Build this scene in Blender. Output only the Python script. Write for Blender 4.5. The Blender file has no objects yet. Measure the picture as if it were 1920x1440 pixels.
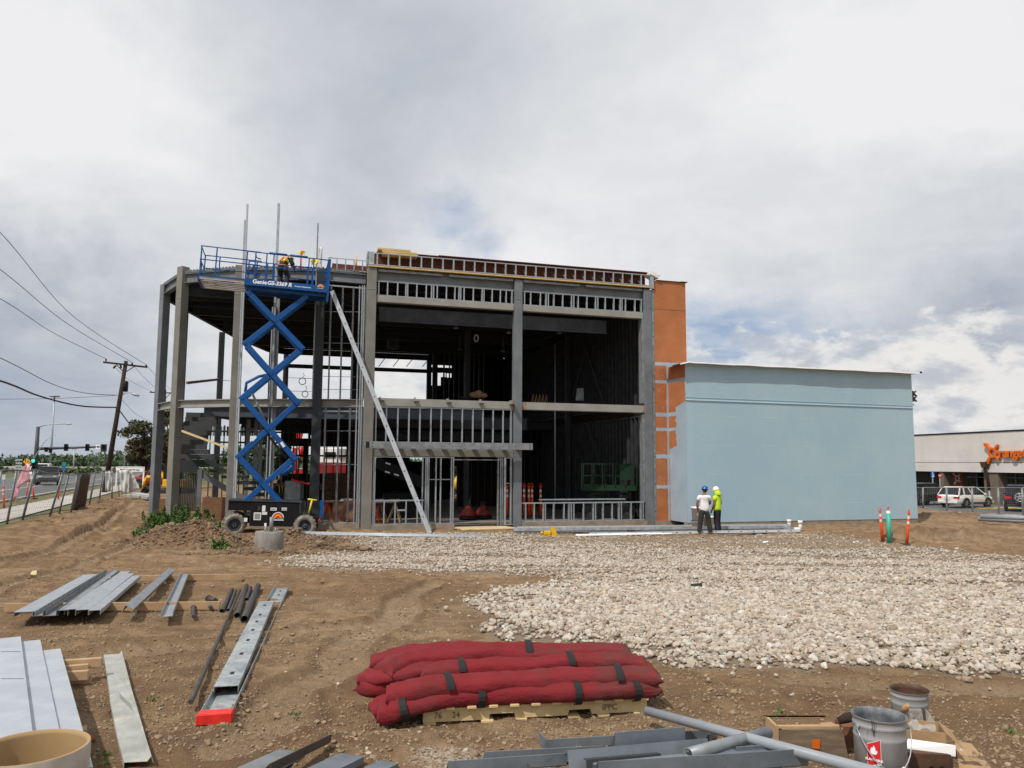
import bpy, bmesh, math, random
import numpy as np
from mathutils import Vector, Matrix, Quaternion
random.seed(7); RNG=np.random.default_rng(11)
R=math.radians
scene=bpy.context.scene
# ---------------------------------------------------------------- camera
FPX=1450.0; PITCH=R(5.83); ROLL=0.0056; CAM=Vector((0,0,2.6))
cam_data=bpy.data.cameras.new("camera"); cam=bpy.data.objects.new("camera",cam_data)
scene.collection.objects.link(cam); scene.camera=cam
cam_data.sensor_width=36.0; cam_data.lens=FPX/1920*36.0
cam_data.clip_start=0.05; cam_data.clip_end=6000
CM=(Matrix.Rotation(math.pi/2+PITCH,3,'X')@Matrix.Rotation(ROLL,3,'Z'))
cam.matrix_world=Matrix.Translation(CAM)@CM.to_4x4()
scene.render.resolution_x=1024; scene.render.resolution_y=768
# ---------------------------------------------------------------- sun, sky
FA=R(16.5)                                   # heading of the long facade
UF=Vector((math.cos(FA),math.sin(FA),0)); NF=Vector((math.sin(FA),-math.cos(FA),0))
SUN=(-0.50*UF+0.36*NF+Vector((0,0,0.85))).normalized()
sun_el=math.asin(SUN.z); sun_az=math.atan2(SUN.x,SUN.y)
sl=bpy.data.lights.new("sun",'SUN'); sl.energy=3.6; sl.angle=R(0.9); sl.color=(1.0,0.94,0.86)
so=bpy.data.objects.new("sun",sl); scene.collection.objects.link(so)
so.rotation_euler=SUN.to_track_quat('Z','Y').to_euler(); so.location=(0,0,60)
scene.view_settings.view_transform='Standard'; scene.view_settings.look='None'
scene.view_settings.exposure=0.0; scene.view_settings.gamma=1.0
try: scene.view_settings.use_curve_mapping=False
except Exception: pass
world=bpy.data.worlds.new("World"); scene.world=world; world.use_nodes=True
def pxdir(px,py):
    return (CM@Vector(((px-960)/FPX,-(py-720)/FPX,-1))).normalized()
class NG:
    """tiny node-graph writer"""
    def __init__(s,nt): s.nt=nt; s.n=nt.nodes; s.l=nt.links
    def new(s,t,**k):
        x=s.n.new(t)
        for a,b in k.items(): setattr(x,a,b)
        return x
    def put(s,sock,v):
        if isinstance(v,bpy.types.NodeSocket): s.l.new(v,sock)
        elif v is not None:
            if sock.type=='RGBA' and hasattr(v,'__len__') and len(v)==3: v=(*v,1)
            sock.default_value=v
    def math(s,op,a,b=None,clamp=False):
        x=s.new('ShaderNodeMath',operation=op,use_clamp=clamp); s.put(x.inputs[0],a)
        if b is not None: s.put(x.inputs[1],b)
        return x.outputs[0]
    def vmath(s,op,a,b=None,out=0):
        x=s.new('ShaderNodeVectorMath',operation=op); s.put(x.inputs[0],a)
        if b is not None: s.put(x.inputs[1] if op!='SCALE' else x.inputs[3],b)
        return x.outputs[out]
    def noise(s,vec,scale,detail=5,rough=.55,dist=0,out=0,dim='3D'):
        x=s.new('ShaderNodeTexNoise',noise_dimensions=dim); s.put(x.inputs['Vector'],vec)
        s.put(x.inputs['Scale'],scale); x.inputs['Detail'].default_value=detail
        x.inputs['Roughness'].default_value=rough; x.inputs['Distortion'].default_value=dist
        return x.outputs[out]
    def voro(s,vec,scale,feature='F1',out=0,rnd=1):
        x=s.new('ShaderNodeTexVoronoi',feature=feature); s.put(x.inputs['Vector'],vec)
        x.inputs['Scale'].default_value=scale; x.inputs['Randomness'].default_value=rnd
        return x.outputs[out]
    def mapr(s,v,a,b,c=0,d=1,smooth=True):
        x=s.new('ShaderNodeMapRange',interpolation_type='SMOOTHSTEP' if smooth else 'LINEAR')
        for i,q in enumerate((v,a,b,c,d)): s.put(x.inputs[i],q)
        return x.outputs[0]
    def mix(s,f,a,b,blend='MIX'):
        x=s.new('ShaderNodeMix',data_type='RGBA',blend_type=blend)
        s.put(x.inputs[0],f); s.put(x.inputs[6],a); s.put(x.inputs[7],b); return x.outputs[2]
    def rgb(s,c):
        x=s.new('ShaderNodeRGB'); x.outputs[0].default_value=(*c,1); return x.outputs[0]
def srgb(r,g,b):
    return tuple(((v/255)/12.92 if v<=10 else ((v/255+.055)/1.055)**2.4) for v in (r,g,b))
g=NG(world.node_tree); g.n.clear()
tc=g.new('ShaderNodeTexCoord').outputs['Generated']
sky=g.new('ShaderNodeTexSky',sky_type='NISHITA'); sky.sun_disc=False
sky.sun_elevation=sun_el; sky.sun_rotation=sun_az
sky.air_density=1.0; sky.dust_density=1.5
sep=g.new('ShaderNodeSeparateXYZ'); g.l.new(tc,sep.inputs[0])
zz=g.math('MAXIMUM',g.math('ADD',sep.outputs[2],0.16),0.05)
cm=g.new('ShaderNodeCombineXYZ')
g.put(cm.inputs[0],g.math('DIVIDE',sep.outputs[0],zz)); g.put(cm.inputs[1],g.math('DIVIDE',sep.outputs[1],zz))
plane=cm.outputs[0]
wv=g.noise(plane,1.1,4,.6,out=1)
warp=g.vmath('SCALE',g.vmath('SUBTRACT',wv,(.5,.5,.5)),0.9)
pw=g.vmath('ADD',plane,warp)
n1=g.noise(pw,0.75,6,.5); n2=g.noise(pw,2.1,8,.56); n3=g.noise(plane,6.0,6,.6)
dn=g.vmath('SCALE',g.vmath('SUBTRACT',g.noise(tc,5.0,8,.62,out=1),(.5,.5,.5)),0.30)
dw=g.vmath('NORMALIZE',g.vmath('ADD',tc,dn))
def blob(px,py,r0,r1,vec=None,sx=1.0):
    """soft cap of sky around a direction; radii in degrees"""
    d=pxdir(px,py)
    dd=g.vmath('SUBTRACT',vec or dw,tuple(d))
    if sx!=1.0: dd=g.vmath('MULTIPLY',dd,(1.0/sx,1.0/sx,1.0))
    ln=g.vmath('LENGTH',dd,out=1)
    return g.mapr(ln,R(r0),R(r1),1,0)
val=g.math('ADD',g.math('MULTIPLY',g.math('SUBTRACT',n1,.5),.50),g.math('MULTIPLY',g.math('SUBTRACT',n2,.5),.34))
val=g.math('ADD',val,g.math('MULTIPLY',g.math('SUBTRACT',n3,.5),.05))
lum=g.math('ADD',val,0.735)
for px,py,r0,r1,amt,sx in ((560,130,2,16,-.17,1.6),(640,470,0,9,-.10,1.5),(1000,60,1,9,-.07,1.6),(60,610,2,16,-.16,1.2),(1760,520,3,15,-.20,1.8),(1860,700,3,12,-.10,1.6),
                        (250,330,4,16,.12,1.3),(60,60,3,14,.13,1),(1700,300,3,14,.16,1.4),(900,600,4,14,.08,1.5),(1400,590,2,9,.12,1.8),(40,740,3,12,-.17,1.5),(620,320,2,8,-.06,1.3)):
    lum=g.math('ADD',lum,g.math('MULTIPLY',blob(px,py,r0,r1,sx=sx),amt*1.15))
lum=g.math('MINIMUM',g.math('MAXIMUM',lum,0.16),0.86)
ramp=g.new('ShaderNodeValToRGB'); g.l.new(lum,ramp.inputs[0])
els=ramp.color_ramp.elements
els[0].position=0.15; els[0].color=(*srgb(128,144,168),1); els[1].position=0.86; els[1].color=(*srgb(238,238,240),1)
for p,c in ((.36,srgb(166,175,190)),(.52,srgb(194,199,207)),(.66,srgb(213,216,220))):
    e=els.new(p); e.color=(*c,1)
cloud=ramp.outputs[0]
# low cumulus bank on the right, dim blue-grey haze bank near the horizon
el=sep.outputs[2]
nc=g.noise(g.vmath('MULTIPLY',tc,(1,1,1.7)),7.0,9,.62)
puff=g.mapr(g.math('ADD',nc,g.math('MULTIPLY',el,-3.0)),0.02,0.10,0,1)
puffb=g.math('MULTIPLY',puff,g.math('MULTIPLY',blob(1420,720,6,22,vec=tc,sx=2.0),.85))
pc=g.mix(g.mapr(g.noise(g.vmath('MULTIPLY',tc,(1,1,2.2)),15,7,.6),.38,.60,0,1),srgb(190,195,204),srgb(242,239,235))
hz=g.mapr(el,0.0,0.16,1,0)
cloud=g.mix(g.math('MULTIPLY',hz,.55),cloud,srgb(186,195,206))
blue=g.mix(.42,srgb(122,152,194),srgb(205,214,224))
dw2=g.vmath('NORMALIZE',g.vmath('ADD',tc,g.vmath('SCALE',g.vmath('SUBTRACT',g.noise(tc,9.0,8,.65,out=1),(.5,.5,.5)),0.10)))
hole=g.math('MAXIMUM',g.math('MULTIPLY',blob(835,400,.1,2.6,dw2,1.7),.62),g.math('MULTIPLY',blob(900,450,.1,2.0,dw2,1.7),.55))
hole=g.math('MAXIMUM',hole,g.math('MULTIPLY',blob(1365,630,.6,4.4,dw2,2.1),1.0))
hole=g.math('MAXIMUM',hole,g.math('MULTIPLY',blob(1570,640,.2,2.6,dw2,2.2),.6))
hole=g.math('MULTIPLY',hole,g.mapr(n3,.35,.65,1,.6))
clear=g.mix(.5,blue,srgb(138,166,205))
col=g.mix(g.math('MULTIPLY',hole,.95),cloud,clear)
col=g.mix(puffb,col,pc)
skyc=g.mix(1.0,sky.outputs[0],(10,10,10),'DIVIDE')
# clouds cover nearly all of the sky; the clear Nishita sky stays behind them
cover=g.math('SUBTRACT',1.0,g.math('MULTIPLY',hole,.22))
fin=g.mix(cover,sky.outputs[0],g.vmath('SCALE',col,10.0))
bg=g.new('ShaderNodeBackground'); g.put(bg.inputs[0],fin); bg.inputs[1].default_value=0.1
ow=g.new('ShaderNodeOutputWorld'); g.l.new(bg.outputs[0],ow.inputs[0])
# ---------------------------------------------------------------- helpers
def ray(px,py): return CM@Vector(((px-960)/FPX,-(py-720)/FPX,-1))
def at(px,py,Y): d=ray(px,py); return CAM+d*(Y/d.y)
def atz(px,py,z): d=ray(px,py); return CAM+d*((z-CAM.z)/d.z)
E0=atz(690,995,0.0)
LB=Matrix.Translation(E0)@Matrix.Rotation(FA,4,'Z'); LBI=LB.inverted()
def onF(px,py,n=0.0):            # photograph point on a plane parallel to the facade -> local (s, d, z)
    d=ray(px,py); P0=E0+NF*n; t=(P0-CAM).dot(NF)/d.dot(NF); return LBI@(CAM+d*t)
def tag(o,label=None,cat=None,group=None,kind=None):
    if label: o['label']=label
    if cat: o['category']=cat
    if group: o['group']=group
    if kind: o['kind']=kind
    return o
WM={}
def empty(name,loc=(0,0,0),rz=0.0,label=None,cat=None,group=None,mat=None):
    o=bpy.data.objects.new(name,None); scene.collection.objects.link(o); o.empty_display_size=.2
    m=mat if mat is not None else Matrix.Translation(Vector(loc))@Matrix.Rotation(rz,4,'Z')
    o.matrix_world=m; WM[o.name]=m.copy()
    return tag(o,label,cat,group)
class MB:
    def __init__(s): s.bm=bmesh.new(); s.mi=0; s.M=Matrix.Identity(4)
    def _f(s,vs,smooth=False):
        try: f=s.bm.faces.new(vs)
        except ValueError: return None
        f.material_index=s.mi; f.smooth=smooth; return f
    def v(s,p): return s.bm.verts.new(s.M@Vector(p))
    def poly(s,pts): return s._f([s.v(p) for p in pts])
    def hexa(s,c,bev=0):
        vs=[s.v(p) for p in c]
        for q in ((0,3,2,1),(4,5,6,7),(0,1,5,4),(1,2,6,5),(2,3,7,6),(3,0,4,7)): s._f([vs[i] for i in q])
        return s
    def box(s,x0,x1,y0,y1,z0,z1):
        return s.hexa([(x0,y0,z0),(x1,y0,z0),(x1,y1,z0),(x0,y1,z0),(x0,y0,z1),(x1,y0,z1),(x1,y1,z1),(x0,y1,z1)])
    def frame(s,p0,p1,up=(0,0,1)):
        p0=Vector(p0);p1=Vector(p1);d=(p1-p0); L=d.length; d.normalize(); u=Vector(up)
        if abs(d.dot(u))>.98: u=Vector((1,0,0)) if abs(d.x)<.9 else Vector((0,1,0))
        side=d.cross(u).normalized(); upv=side.cross(d).normalized(); return p0,p1,d,side,upv,L
    def bar(s,p0,p1,w,h,up=(0,0,1)):
        p0,p1,d,a,b,L=s.frame(p0,p1,up); a=a*w/2; b=b*h/2
        return s.hexa([p0-a-b,p0+a-b,p0+a+b,p0-a+b,p1-a-b,p1+a-b,p1+a+b,p1-a+b])
    def prof(s,pts2,p0,p1,up=(0,0,1),closed=True,cap=True):
        """extrude a 2-D outline (side, up) from p0 to p1"""
        p0,p1,d,a,b,L=s.frame(p0,p1,up)
        r0=[s.v(p0+a*x+b*y) for x,y in pts2]; r1=[s.v(p1+a*x+b*y) for x,y in pts2]
        n=len(pts2)
        for i in range(n if closed else n-1):
            j=(i+1)%n; s._f([r0[i],r0[j],r1[j],r1[i]])
        if cap and closed: s._f(r0[::-1]); s._f(r1)
        return s
    def chan(s,p0,p1,w,h,t=.004,up=(0,0,1),lip=0):
        """steel stud / C-channel: web w wide facing up, flanges h deep"""
        W=w/2
        o=[(-W,0),(W,0),(W,-h),(W-t,-h),(W-t,-t),(-W+t,-t),(-W+t,-h),(-W,-h)] if not lip else \
          [(-W,0),(W,0),(W,-h),(W-lip,-h),(W-lip,-h+t),(W-t,-h+t),(W-t,-t),(-W+t,-t),(-W+t,-h+t),(-W+lip,-h+t),(-W+lip,-h),(-W,-h)]
        p0,p1,d,a,b,L=s.frame(p0,p1,up)
        r0=[s.v(p0+a*x+b*y) for x,y in o]; r1=[s.v(p1+a*x+b*y) for x,y in o]; n=len(o)
        for i in range(n): j=(i+1)%n; s._f([r0[i],r0[j],r1[j],r1[i]])
        s._f(r0[::-1]); s._f(r1); return s
    def ibeam(s,p0,p1,w,h,t=.03,up=(0,0,1)):
        W=w/2;H=h/2;q=t*.6
        o=[(-W,-H),(W,-H),(W,-H+t),(q/2,-H+t),(q/2,H-t),(W,H-t),(W,H),(-W,H),(-W,H-t),(-q/2,H-t),(-q/2,-H+t),(-W,-H+t)]
        return s.prof(o,p0,p1,up)
    def cyl(s,p0,p1,r0,r1=None,n=12,cap=True,smooth=True):
        r1=r0 if r1 is None else r1
        p0,p1,d,a,b,L=s.frame(p0,p1)
        A=[];B=[]
        for i in range(n):
            c,sn=math.cos(2*math.pi*i/n),math.sin(2*math.pi*i/n)
            A.append(s.v(p0+(a*c+b*sn)*r0)); B.append(s.v(p1+(a*c+b*sn)*r1))
        for i in range(n): j=(i+1)%n; s._f([A[i],A[j],B[j],B[i]],smooth)
        if cap: s._f(A[::-1]); s._f(B)
        return s
    def pipe(s,p0,p1,r,t,n=14):
        """open hollow pipe"""
        p0,p1,d,a,b,L=s.frame(p0,p1); rings=[]
        for P,rr in ((p0,r-t),(p0,r),(p1,r),(p1,r-t)):
            rings.append([s.v(P+(a*math.cos(2*math.pi*i/n)+b*math.sin(2*math.pi*i/n))*rr) for i in range(n)])
        rings.append(rings[0])
        for A,B in zip(rings[:-1],rings[1:]):
            for i in range(n): j=(i+1)%n; s._f([A[i],A[j],B[j],B[i]],True)
        return s
    def tube(s,pts,r,n=8,cap=True):
        pts=[Vector(p) for p in pts]; rr=r if hasattr(r,'__len__') else [r]*len(pts); prev=None; rings=[]
        up=Vector((0,0,1))
        for i,p in enumerate(pts):
            t=(pts[min(i+1,len(pts)-1)]-pts[max(i-1,0)]); t.normalize()
            if abs(t.dot(up))>.97: up=Vector((1,0,0))
            a=t.cross(up).normalized(); b=a.cross(t).normalized()
            if prev is not None:
                a=(prev-t*prev.dot(t)).normalized(); b=a.cross(t).normalized()
            prev=a
            rings.append([s.v(p+(a*math.cos(2*math.pi*k/n)+b*math.sin(2*math.pi*k/n))*rr[i]) for k in range(n)])
        for A,B in zip(rings[:-1],rings[1:]):
            for i in range(n): j=(i+1)%n; s._f([A[i],A[j],B[j],B[i]],True)
        if cap: s._f(rings[0][::-1]); s._f(rings[-1])
        return s
    def lathe(s,prof,c=(0,0,0),n=20,M=None,smooth=True):
        c=Vector(c); rings=[]
        for r,z in prof:
            rings.append([s.v(c+((M@Vector((r*math.cos(2*math.pi*i/n),r*math.sin(2*math.pi*i/n),z))) if M else Vector((r*math.cos(2*math.pi*i/n),r*math.sin(2*math.pi*i/n),z)))) for i in range(n)])
        for A,B in zip(rings[:-1],rings[1:]):
            for i in range(n): j=(i+1)%n; s._f([A[i],A[j],B[j],B[i]],smooth)
        return s
    def ball(s,c,r,n=8,m=6):
        r=r if hasattr(r,'__len__') else (r,r,r); c=Vector(c)
        rings=[[s.v(c+Vector((r[0]*math.sin(math.pi*j/m)*math.cos(2*math.pi*i/n),r[1]*math.sin(math.pi*j/m)*math.sin(2*math.pi*i/n),r[2]*math.cos(math.pi*j/m)))) for i in range(n)] for j in range(1,m)]
        for A,B in zip(rings[:-1],rings[1:]):
            for i in range(n): j=(i+1)%n; s._f([A[i],B[i],B[j],A[j]],True)
        t=s.v(c+Vector((0,0,r[2]))); b=s.v(c-Vector((0,0,r[2])))
        for i in range(n):
            j=(i+1)%n; s._f([t,rings[0][i],rings[0][j]],True); s._f([b,rings[-1][j],rings[-1][i]],True)
        return s
    def prism(s,pts,vec):
        vec=Vector(vec); a=[s.v(p) for p in pts]; b=[s.v(Vector(p)+vec) for p in pts]
        s._f(a[::-1]); s._f(b); n=len(pts)
        for i in range(n): j=(i+1)%n; s._f([a[i],a[j],b[j],b[i]])
        return s
    def build(s,name,mat,parent=None,local=False,bevel=0,label=None,cat=None,group=None,kind=None,loc=None,fixn=True):
        me=bpy.data.meshes.new(name)
        if fixn: bmesh.ops.recalc_face_normals(s.bm,faces=s.bm.faces)
        s.bm.to_mesh(me); s.bm.free()
        for m in (mat if isinstance(mat,(list,tuple)) else [mat]): me.materials.append(m)
        return link(name,me,parent,local,bevel,label,cat,group,kind,loc)
def link(name,me,parent=None,local=False,bevel=0,label=None,cat=None,group=None,kind=None,loc=None):
    o=bpy.data.objects.new(name,me); scene.collection.objects.link(o)
    if parent is not None:
        o.parent=parent
        if not local: me.transform(WM[parent.name].inverted())
        WM[o.name]=WM[parent.name]
    else:
        if loc is None:
            n=len(me.vertices)
            co=np.empty(n*3); me.vertices.foreach_get('co',co); co=co.reshape(-1,3)
            loc=Vector((float((co[:,0].min()+co[:,0].max())/2),float((co[:,1].min()+co[:,1].max())/2),float(co[:,2].min())))
        loc=Vector(loc); me.transform(Matrix.Translation(-loc)); o.location=loc; WM[o.name]=Matrix.Translation(loc)
    if bevel:
        b=o.modifiers.new('bevel','BEVEL'); b.width=bevel; b.segments=1; b.limit_method='ANGLE'; b.angle_limit=R(40)
    return tag(o,label,cat,group,kind)
def clone(root,loc=None,rz=None,label=None,group=None,mat=None,cat=None):
    def cp(o,par):
        c=o.copy(); scene.collection.objects.link(c)
        if par is not None: c.parent=par; c.matrix_parent_inverse=o.matrix_parent_inverse.copy()
        for ch in o.children: cp(ch,c)
        return c
    c=cp(root,None)
    if mat is not None: c.matrix_world=mat
    if loc is not None: c.location=Vector(loc)
    if rz is not None: c.rotation_euler=(0,0,rz)
    if label: c['label']=label
    if group: c['group']=group; root['group']=group
    return c
def textmesh(txt,size,ext=.003,bold=0.0,align='CENTER',space=1.0,shear=0):
    cu=bpy.data.curves.new('txt','FONT'); cu.body=txt; cu.size=size; cu.extrude=ext; cu.offset=bold
    cu.align_x=align; cu.align_y='CENTER'; cu.space_character=space; cu.shear=shear; cu.resolution_u=3
    o=bpy.data.objects.new('txt',cu); scene.collection.objects.link(o)
    dg=bpy.context.evaluated_depsgraph_get(); me=bpy.data.meshes.new_from_object(o.evaluated_get(dg))
    bpy.data.objects.remove(o); bpy.data.curves.remove(cu); return me
def text(name,txt,size,M,mat,parent,ext=.003,bold=0,align='CENTER',space=1.0,shear=0,sx=1):
    me=textmesh(txt,size,ext,bold,align,space,shear)
    if sx!=1: me.transform(Matrix.Diagonal((sx,1,1,1)))
    me.transform(M); me.materials.clear(); me.materials.append(mat)
    return link(name,me,parent)
def facing(origin,right,up):
    r=Vector(right).normalized(); u=Vector(up).normalized(); n=r.cross(u).normalized(); u=n.cross(r)
    return Matrix.Translation(Vector(origin))@Matrix((r,u,n)).transposed().to_4x4()
# ---------------------------------------------------------------- materials
def material(name,col,rough=.6,metal=0.0,col2=None,scale=4.0,amt=.5,bump=0.0,bscale=None,spots=None,spot_scale=8,spot_lo=.55,stretch=None,detail=6,emit=None,spec=None,coat=0,alpha=1.0):
    m=bpy.data.materials.new(name); m.use_nodes=True; g=NG(m.node_tree); b=g.n['Principled BSDF']
    tc=g.new('ShaderNodeTexCoord').outputs['Object']
    if stretch: tc=g.vmath('MULTIPLY',tc,stretch)
    c=g.rgb(col)
    if col2 is not None:
        f=g.mapr(g.noise(tc,scale,detail,.6),.32,.68,0,amt); c=g.mix(f,c,col2)
    if spots is not None:
        f=g.mapr(g.noise(tc,spot_scale,6,.65),spot_lo,spot_lo+.07,0,1); c=g.mix(f,c,spots)
    g.put(b.inputs['Base Color'],c); b.inputs['Roughness'].default_value=rough; b.inputs['Metallic'].default_value=metal
    if col2 is not None and metal<.5:
        g.put(b.inputs['Roughness'],g.mapr(g.noise(tc,scale*1.7,4,.6),.3,.7,max(rough-.12,0.05),min(rough+.12,1)))
    b.inputs['Specular IOR Level'].default_value=.35
    if spec is not None: b.inputs['Specular IOR Level'].default_value=spec
    if coat: b.inputs['Coat Weight'].default_value=coat
    if bump:
        bp=g.new('ShaderNodeBump'); bp.inputs['Strength'].default_value=bump; bp.inputs['Distance'].default_value=.01
        g.put(bp.inputs['Height'],g.noise(tc,bscale or scale*6,6,.65)); g.l.new(bp.outputs[0],b.inputs['Normal'])
    if emit: b.inputs['Emission Color'].default_value=(*emit[0],1); b.inputs['Emission Strength'].default_value=emit[1]
    if alpha<1: b.inputs['Alpha'].default_value=alpha
    return m
M={}
M['steel']=material('primed_steel',(.165,.18,.195),.55,.0,(.105,.115,.128),1.6,.7,.15,30,spots=(.20,.15,.09),spot_scale=2.3,spot_lo=.66)
M['steel_warm']=material('dusty_primed_steel',(.205,.20,.18),.6,0,(.15,.142,.12),1.3,.8,.15,30,spots=(.22,.14,.07),spot_scale=1.8,spot_lo=.64)
M['steel_light']=material('pale_primed_beam',(.30,.30,.275),.6,0,(.215,.21,.185),1.4,.7,.1,30,spots=(.25,.16,.09),spot_scale=1.6,spot_lo=.67)
M['steel_dark']=material('dark_primed_steel',(.045,.05,.056),.7,0,(.028,.031,.035),1.2,.6,spec=.2)  # interior shade put into the steel colour; also used on dark parts outside
M['galv']=material('galvanised_steel',(.40,.43,.46),.42,.45,(.28,.305,.33),9,.8,.08,60,spots=(.52,.53,.52),spot_scale=3.5,spot_lo=.64)
M['galv_dull']=material('weathered_galvanised_steel',(.27,.29,.30),.5,.3,(.17,.185,.195),5,.95,.1,60,spots=(.38,.38,.36),spot_scale=4,spot_lo=.66)
M['galv_in']=material('shade_toned_galvanised_stud',(.060,.063,.068),.6,.1,(.034,.036,.04),3,.8,spec=.2)  # galvanised steel with the indoor shade painted into its colour
M['galv_spangle']=None
M['white_metal']=material('bright_galvanised_track',(.43,.46,.50),.48,.15,(.34,.37,.41),4,.9,.06,60,spots=(.30,.28,.24),spot_scale=9,spot_lo=.70)
M['deck']=material('metal_roof_deck',(.17,.18,.19),.55,.3,(.11,.115,.12),2,.7)
M['deck_dark']=material('shade_toned_deck_underside',(.02,.021,.023),.8,0,(.012,.013,.015),2,.7,spec=.15)  # deck metal darkened in colour to stand in for shade under the roof
M['ply_red']=material('rust_red_sheathing',(.12,.036,.02),.8,0,(.07,.022,.013),2.2,.7,.1)
M['ply_yellow']=material('yellow_insulation_board',(.62,.46,.20),.8,0,(.48,.33,.12),3,.7)
M['ply']=material('raw_plywood',(.20,.10,.05),.8,0,(.12,.055,.028),2.5,.8,.1,stretch=(1,1,6))
M['wood']=material('raw_lumber',(.44,.30,.17),.8,0,(.30,.19,.10),3,.8,.2,stretch=(1,1,1))
M['wood_pale']=material('pale_pine',(.62,.49,.27),.8,0,(.50,.36,.18),5,.8,.2)
M['wood_dark']=material('weathered_board',(.14,.10,.07),.85,0,(.28,.20,.13),6,.6,.3,stretch=(1,6,6))
M['concrete']=material('concrete',(.36,.345,.32),.85,0,(.25,.24,.22),3,.8,.25,40)
M['concrete_slab']=material('dusty_concrete_slab',(.21,.195,.175),.85,0,(.14,.13,.115),1.5,.7,.1)
M['footing']=material('mud_stained_footing',(.30,.25,.195),.9,0,(.20,.155,.11),2,.9,.3)
M['membrane_edge']=material('white_roof_membrane',(.78,.78,.78),.5,0,(.66,.66,.66),3,.6)
M['lift_blue']=material('glossy_blue_enamel',(.004,.075,.27),.45,0,(.003,.055,.20),2.5,.7,0,spec=.3,spots=(.02,.09,.24),spot_scale=9,spot_lo=.68)
M['black_metal']=material('black_enamel',(.006,.006,.007),.5,0,(.014,.014,.015),4,.6,spec=.2)
M['black_rubber']=material('black_rubber',(.02,.02,.02),.85,0,(.05,.045,.04),8,.6)
M['tyre_dusty']=material('dusty_tyre',(.27,.25,.215),.95,0,(.13,.12,.10),7,.9,.3)
M['white']=material('white_plastic',(.80,.80,.79),.5,0,(.70,.69,.67),6,.6)
M['label_white']=material('white_sticker',(.72,.72,.72),.5)
M['label_grey']=material('grey_print',(.25,.25,.26),.6)
M['letter_white']=material('white_lettering',(.85,.85,.85),.5)
M['letter_black']=material('black_lettering',(.02,.02,.02),.6)
M['orange_pl']=material('orange_plastic',(.80,.10,.025),.5,0,(.62,.075,.02),5,.7)
M['reflect']=material('reflective_white_band',(.72,.70,.66),.4,0,(.45,.40,.35),12,.7)
M['teal']=material('teal_plastic',(.05,.42,.30),.45,0,(.04,.33,.24),5,.6)
M['yellow']=material('yellow_enamel',(.75,.42,.01),.4,0,(.55,.30,.01),6,.6)
M['yellow_st']=material('yellow_strap',(.70,.58,.05),.7)
M['red_mach']=material('red_enamel',(.55,.02,.012),.4,0,(.40,.015,.01),3,.6)
M['green_mach']=material('green_enamel',(.002,.026,.008),.7,0,(.002,.017,.005),3,.6)
M['skin']=material('tanned_skin',(.22,.105,.06),.6,0,(.17,.08,.045),12,.6)
M['hair']=material('black_hair',(.015,.012,.01),.7)
M['shirt_white']=material('white_cotton',(.76,.75,.78),.9,0,(.66,.65,.68),9,.7,.3,22)
M['trousers']=material('olive_grey_cotton',(.035,.034,.03),.9,0,(.02,.02,.018),9,.8,.4,25)
M['trousers_blk']=material('black_cotton',(.014,.014,.017),.9,0,(.03,.03,.035),9,.7,.3,25)
M['hivis']=material('lime_hi_vis_cotton',(.52,.74,.03),.85,0,(.42,.62,.02),9,.6,.3,22)
M['hivis_or']=material('orange_hi_vis_trim',(.85,.20,.02),.8)
M['helmet_blue']=material('blue_hard_hat',(.01,.09,.33),.3)
M['helmet_white']=material('white_hard_hat',(.82,.80,.77),.3)
M['boot']=material('brown_leather_boot',(.10,.06,.035),.8,0,(.05,.03,.02),8,.7)
M['red_bag']=None
M['strap_black']=material('black_webbing',(.015,.017,.018),.8)
M['pipe_black']=material('black_iron_pipe',(.045,.047,.05),.6,.2,(.10,.085,.07),14,.6,.15)
M['pvc_grey']=material('grey_conduit',(.27,.30,.33),.5,0,(.22,.245,.27),5,.7)
M['pvc_white']=material('white_pvc',(.80,.79,.77),.4)
M['tape_red']=material('red_tape',(.72,.03,.02),.45,0,(.50,.02,.015),14,.7,.4,30)
M['cardboard']=material('cardboard',(.40,.26,.14),.9,0,(.30,.19,.10),5,.8,.15)
M['paint_rust']=material('rusty_can_inside',(.10,.05,.03),.6,0,(.03,.02,.015),8,.8)
M['asphalt']=material('asphalt',(.115,.115,.118),.9,0,(.085,.085,.088),.8,.7,.2,50)
M['sidewalk']=material('sidewalk_concrete',(.44,.42,.385),.9,0,(.36,.34,.31),.7,.7,.1)
M['road_paint']=material('white_road_paint',(.6,.6,.57),.8)
M['road_yellow']=material('yellow_road_paint',(.62,.42,.08),.8)
M['pole_wood']=material('creosoted_pole',(.04,.025,.018),.9,0,(.02,.013,.01),3,.8,.3,stretch=(1,1,.2))
M['wire']=material('black_wire',(.02,.02,.022),.7)
M['signal']=material('black_signal_housing',(.02,.022,.024),.6)
M['signal_green']=material('lit_green_signal',(.02,.5,.35),.4,emit=((.05,1,.7),1.5))
M['mast']=material('dark_painted_mast',(.04,.045,.05),.5)
M['mast_grey']=material('grey_galvanised_mast',(.36,.38,.40),.5,.2)
M['sign_yellow']=material('yellow_sign',(.80,.36,.02),.5)
M['sign_green']=material('green_sign',(.01,.22,.13),.5)
M['sign_blue']=material('blue_sign',(.02,.10,.38),.5)
M['sign_red']=material('red_sign',(.60,.02,.03),.5)
M['pink_pl']=material('pink_plastic_film',(.62,.25,.32),.45,0,(.72,.42,.46),2.5,.9,.3,8)
M['sheet_white']=material('white_plastic_sheet',(.60,.61,.60),.6,0,(.48,.48,.46),4,.7,.3,10)
M['sheet_brown']=material('brown_mesh_screen',(.16,.10,.07),.9,0,(.10,.065,.045),4,.7)
M['fascia']=material('pale_stucco',(.62,.60,.57),.9,0,(.52,.50,.47),.5,.7,.15,40)
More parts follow.
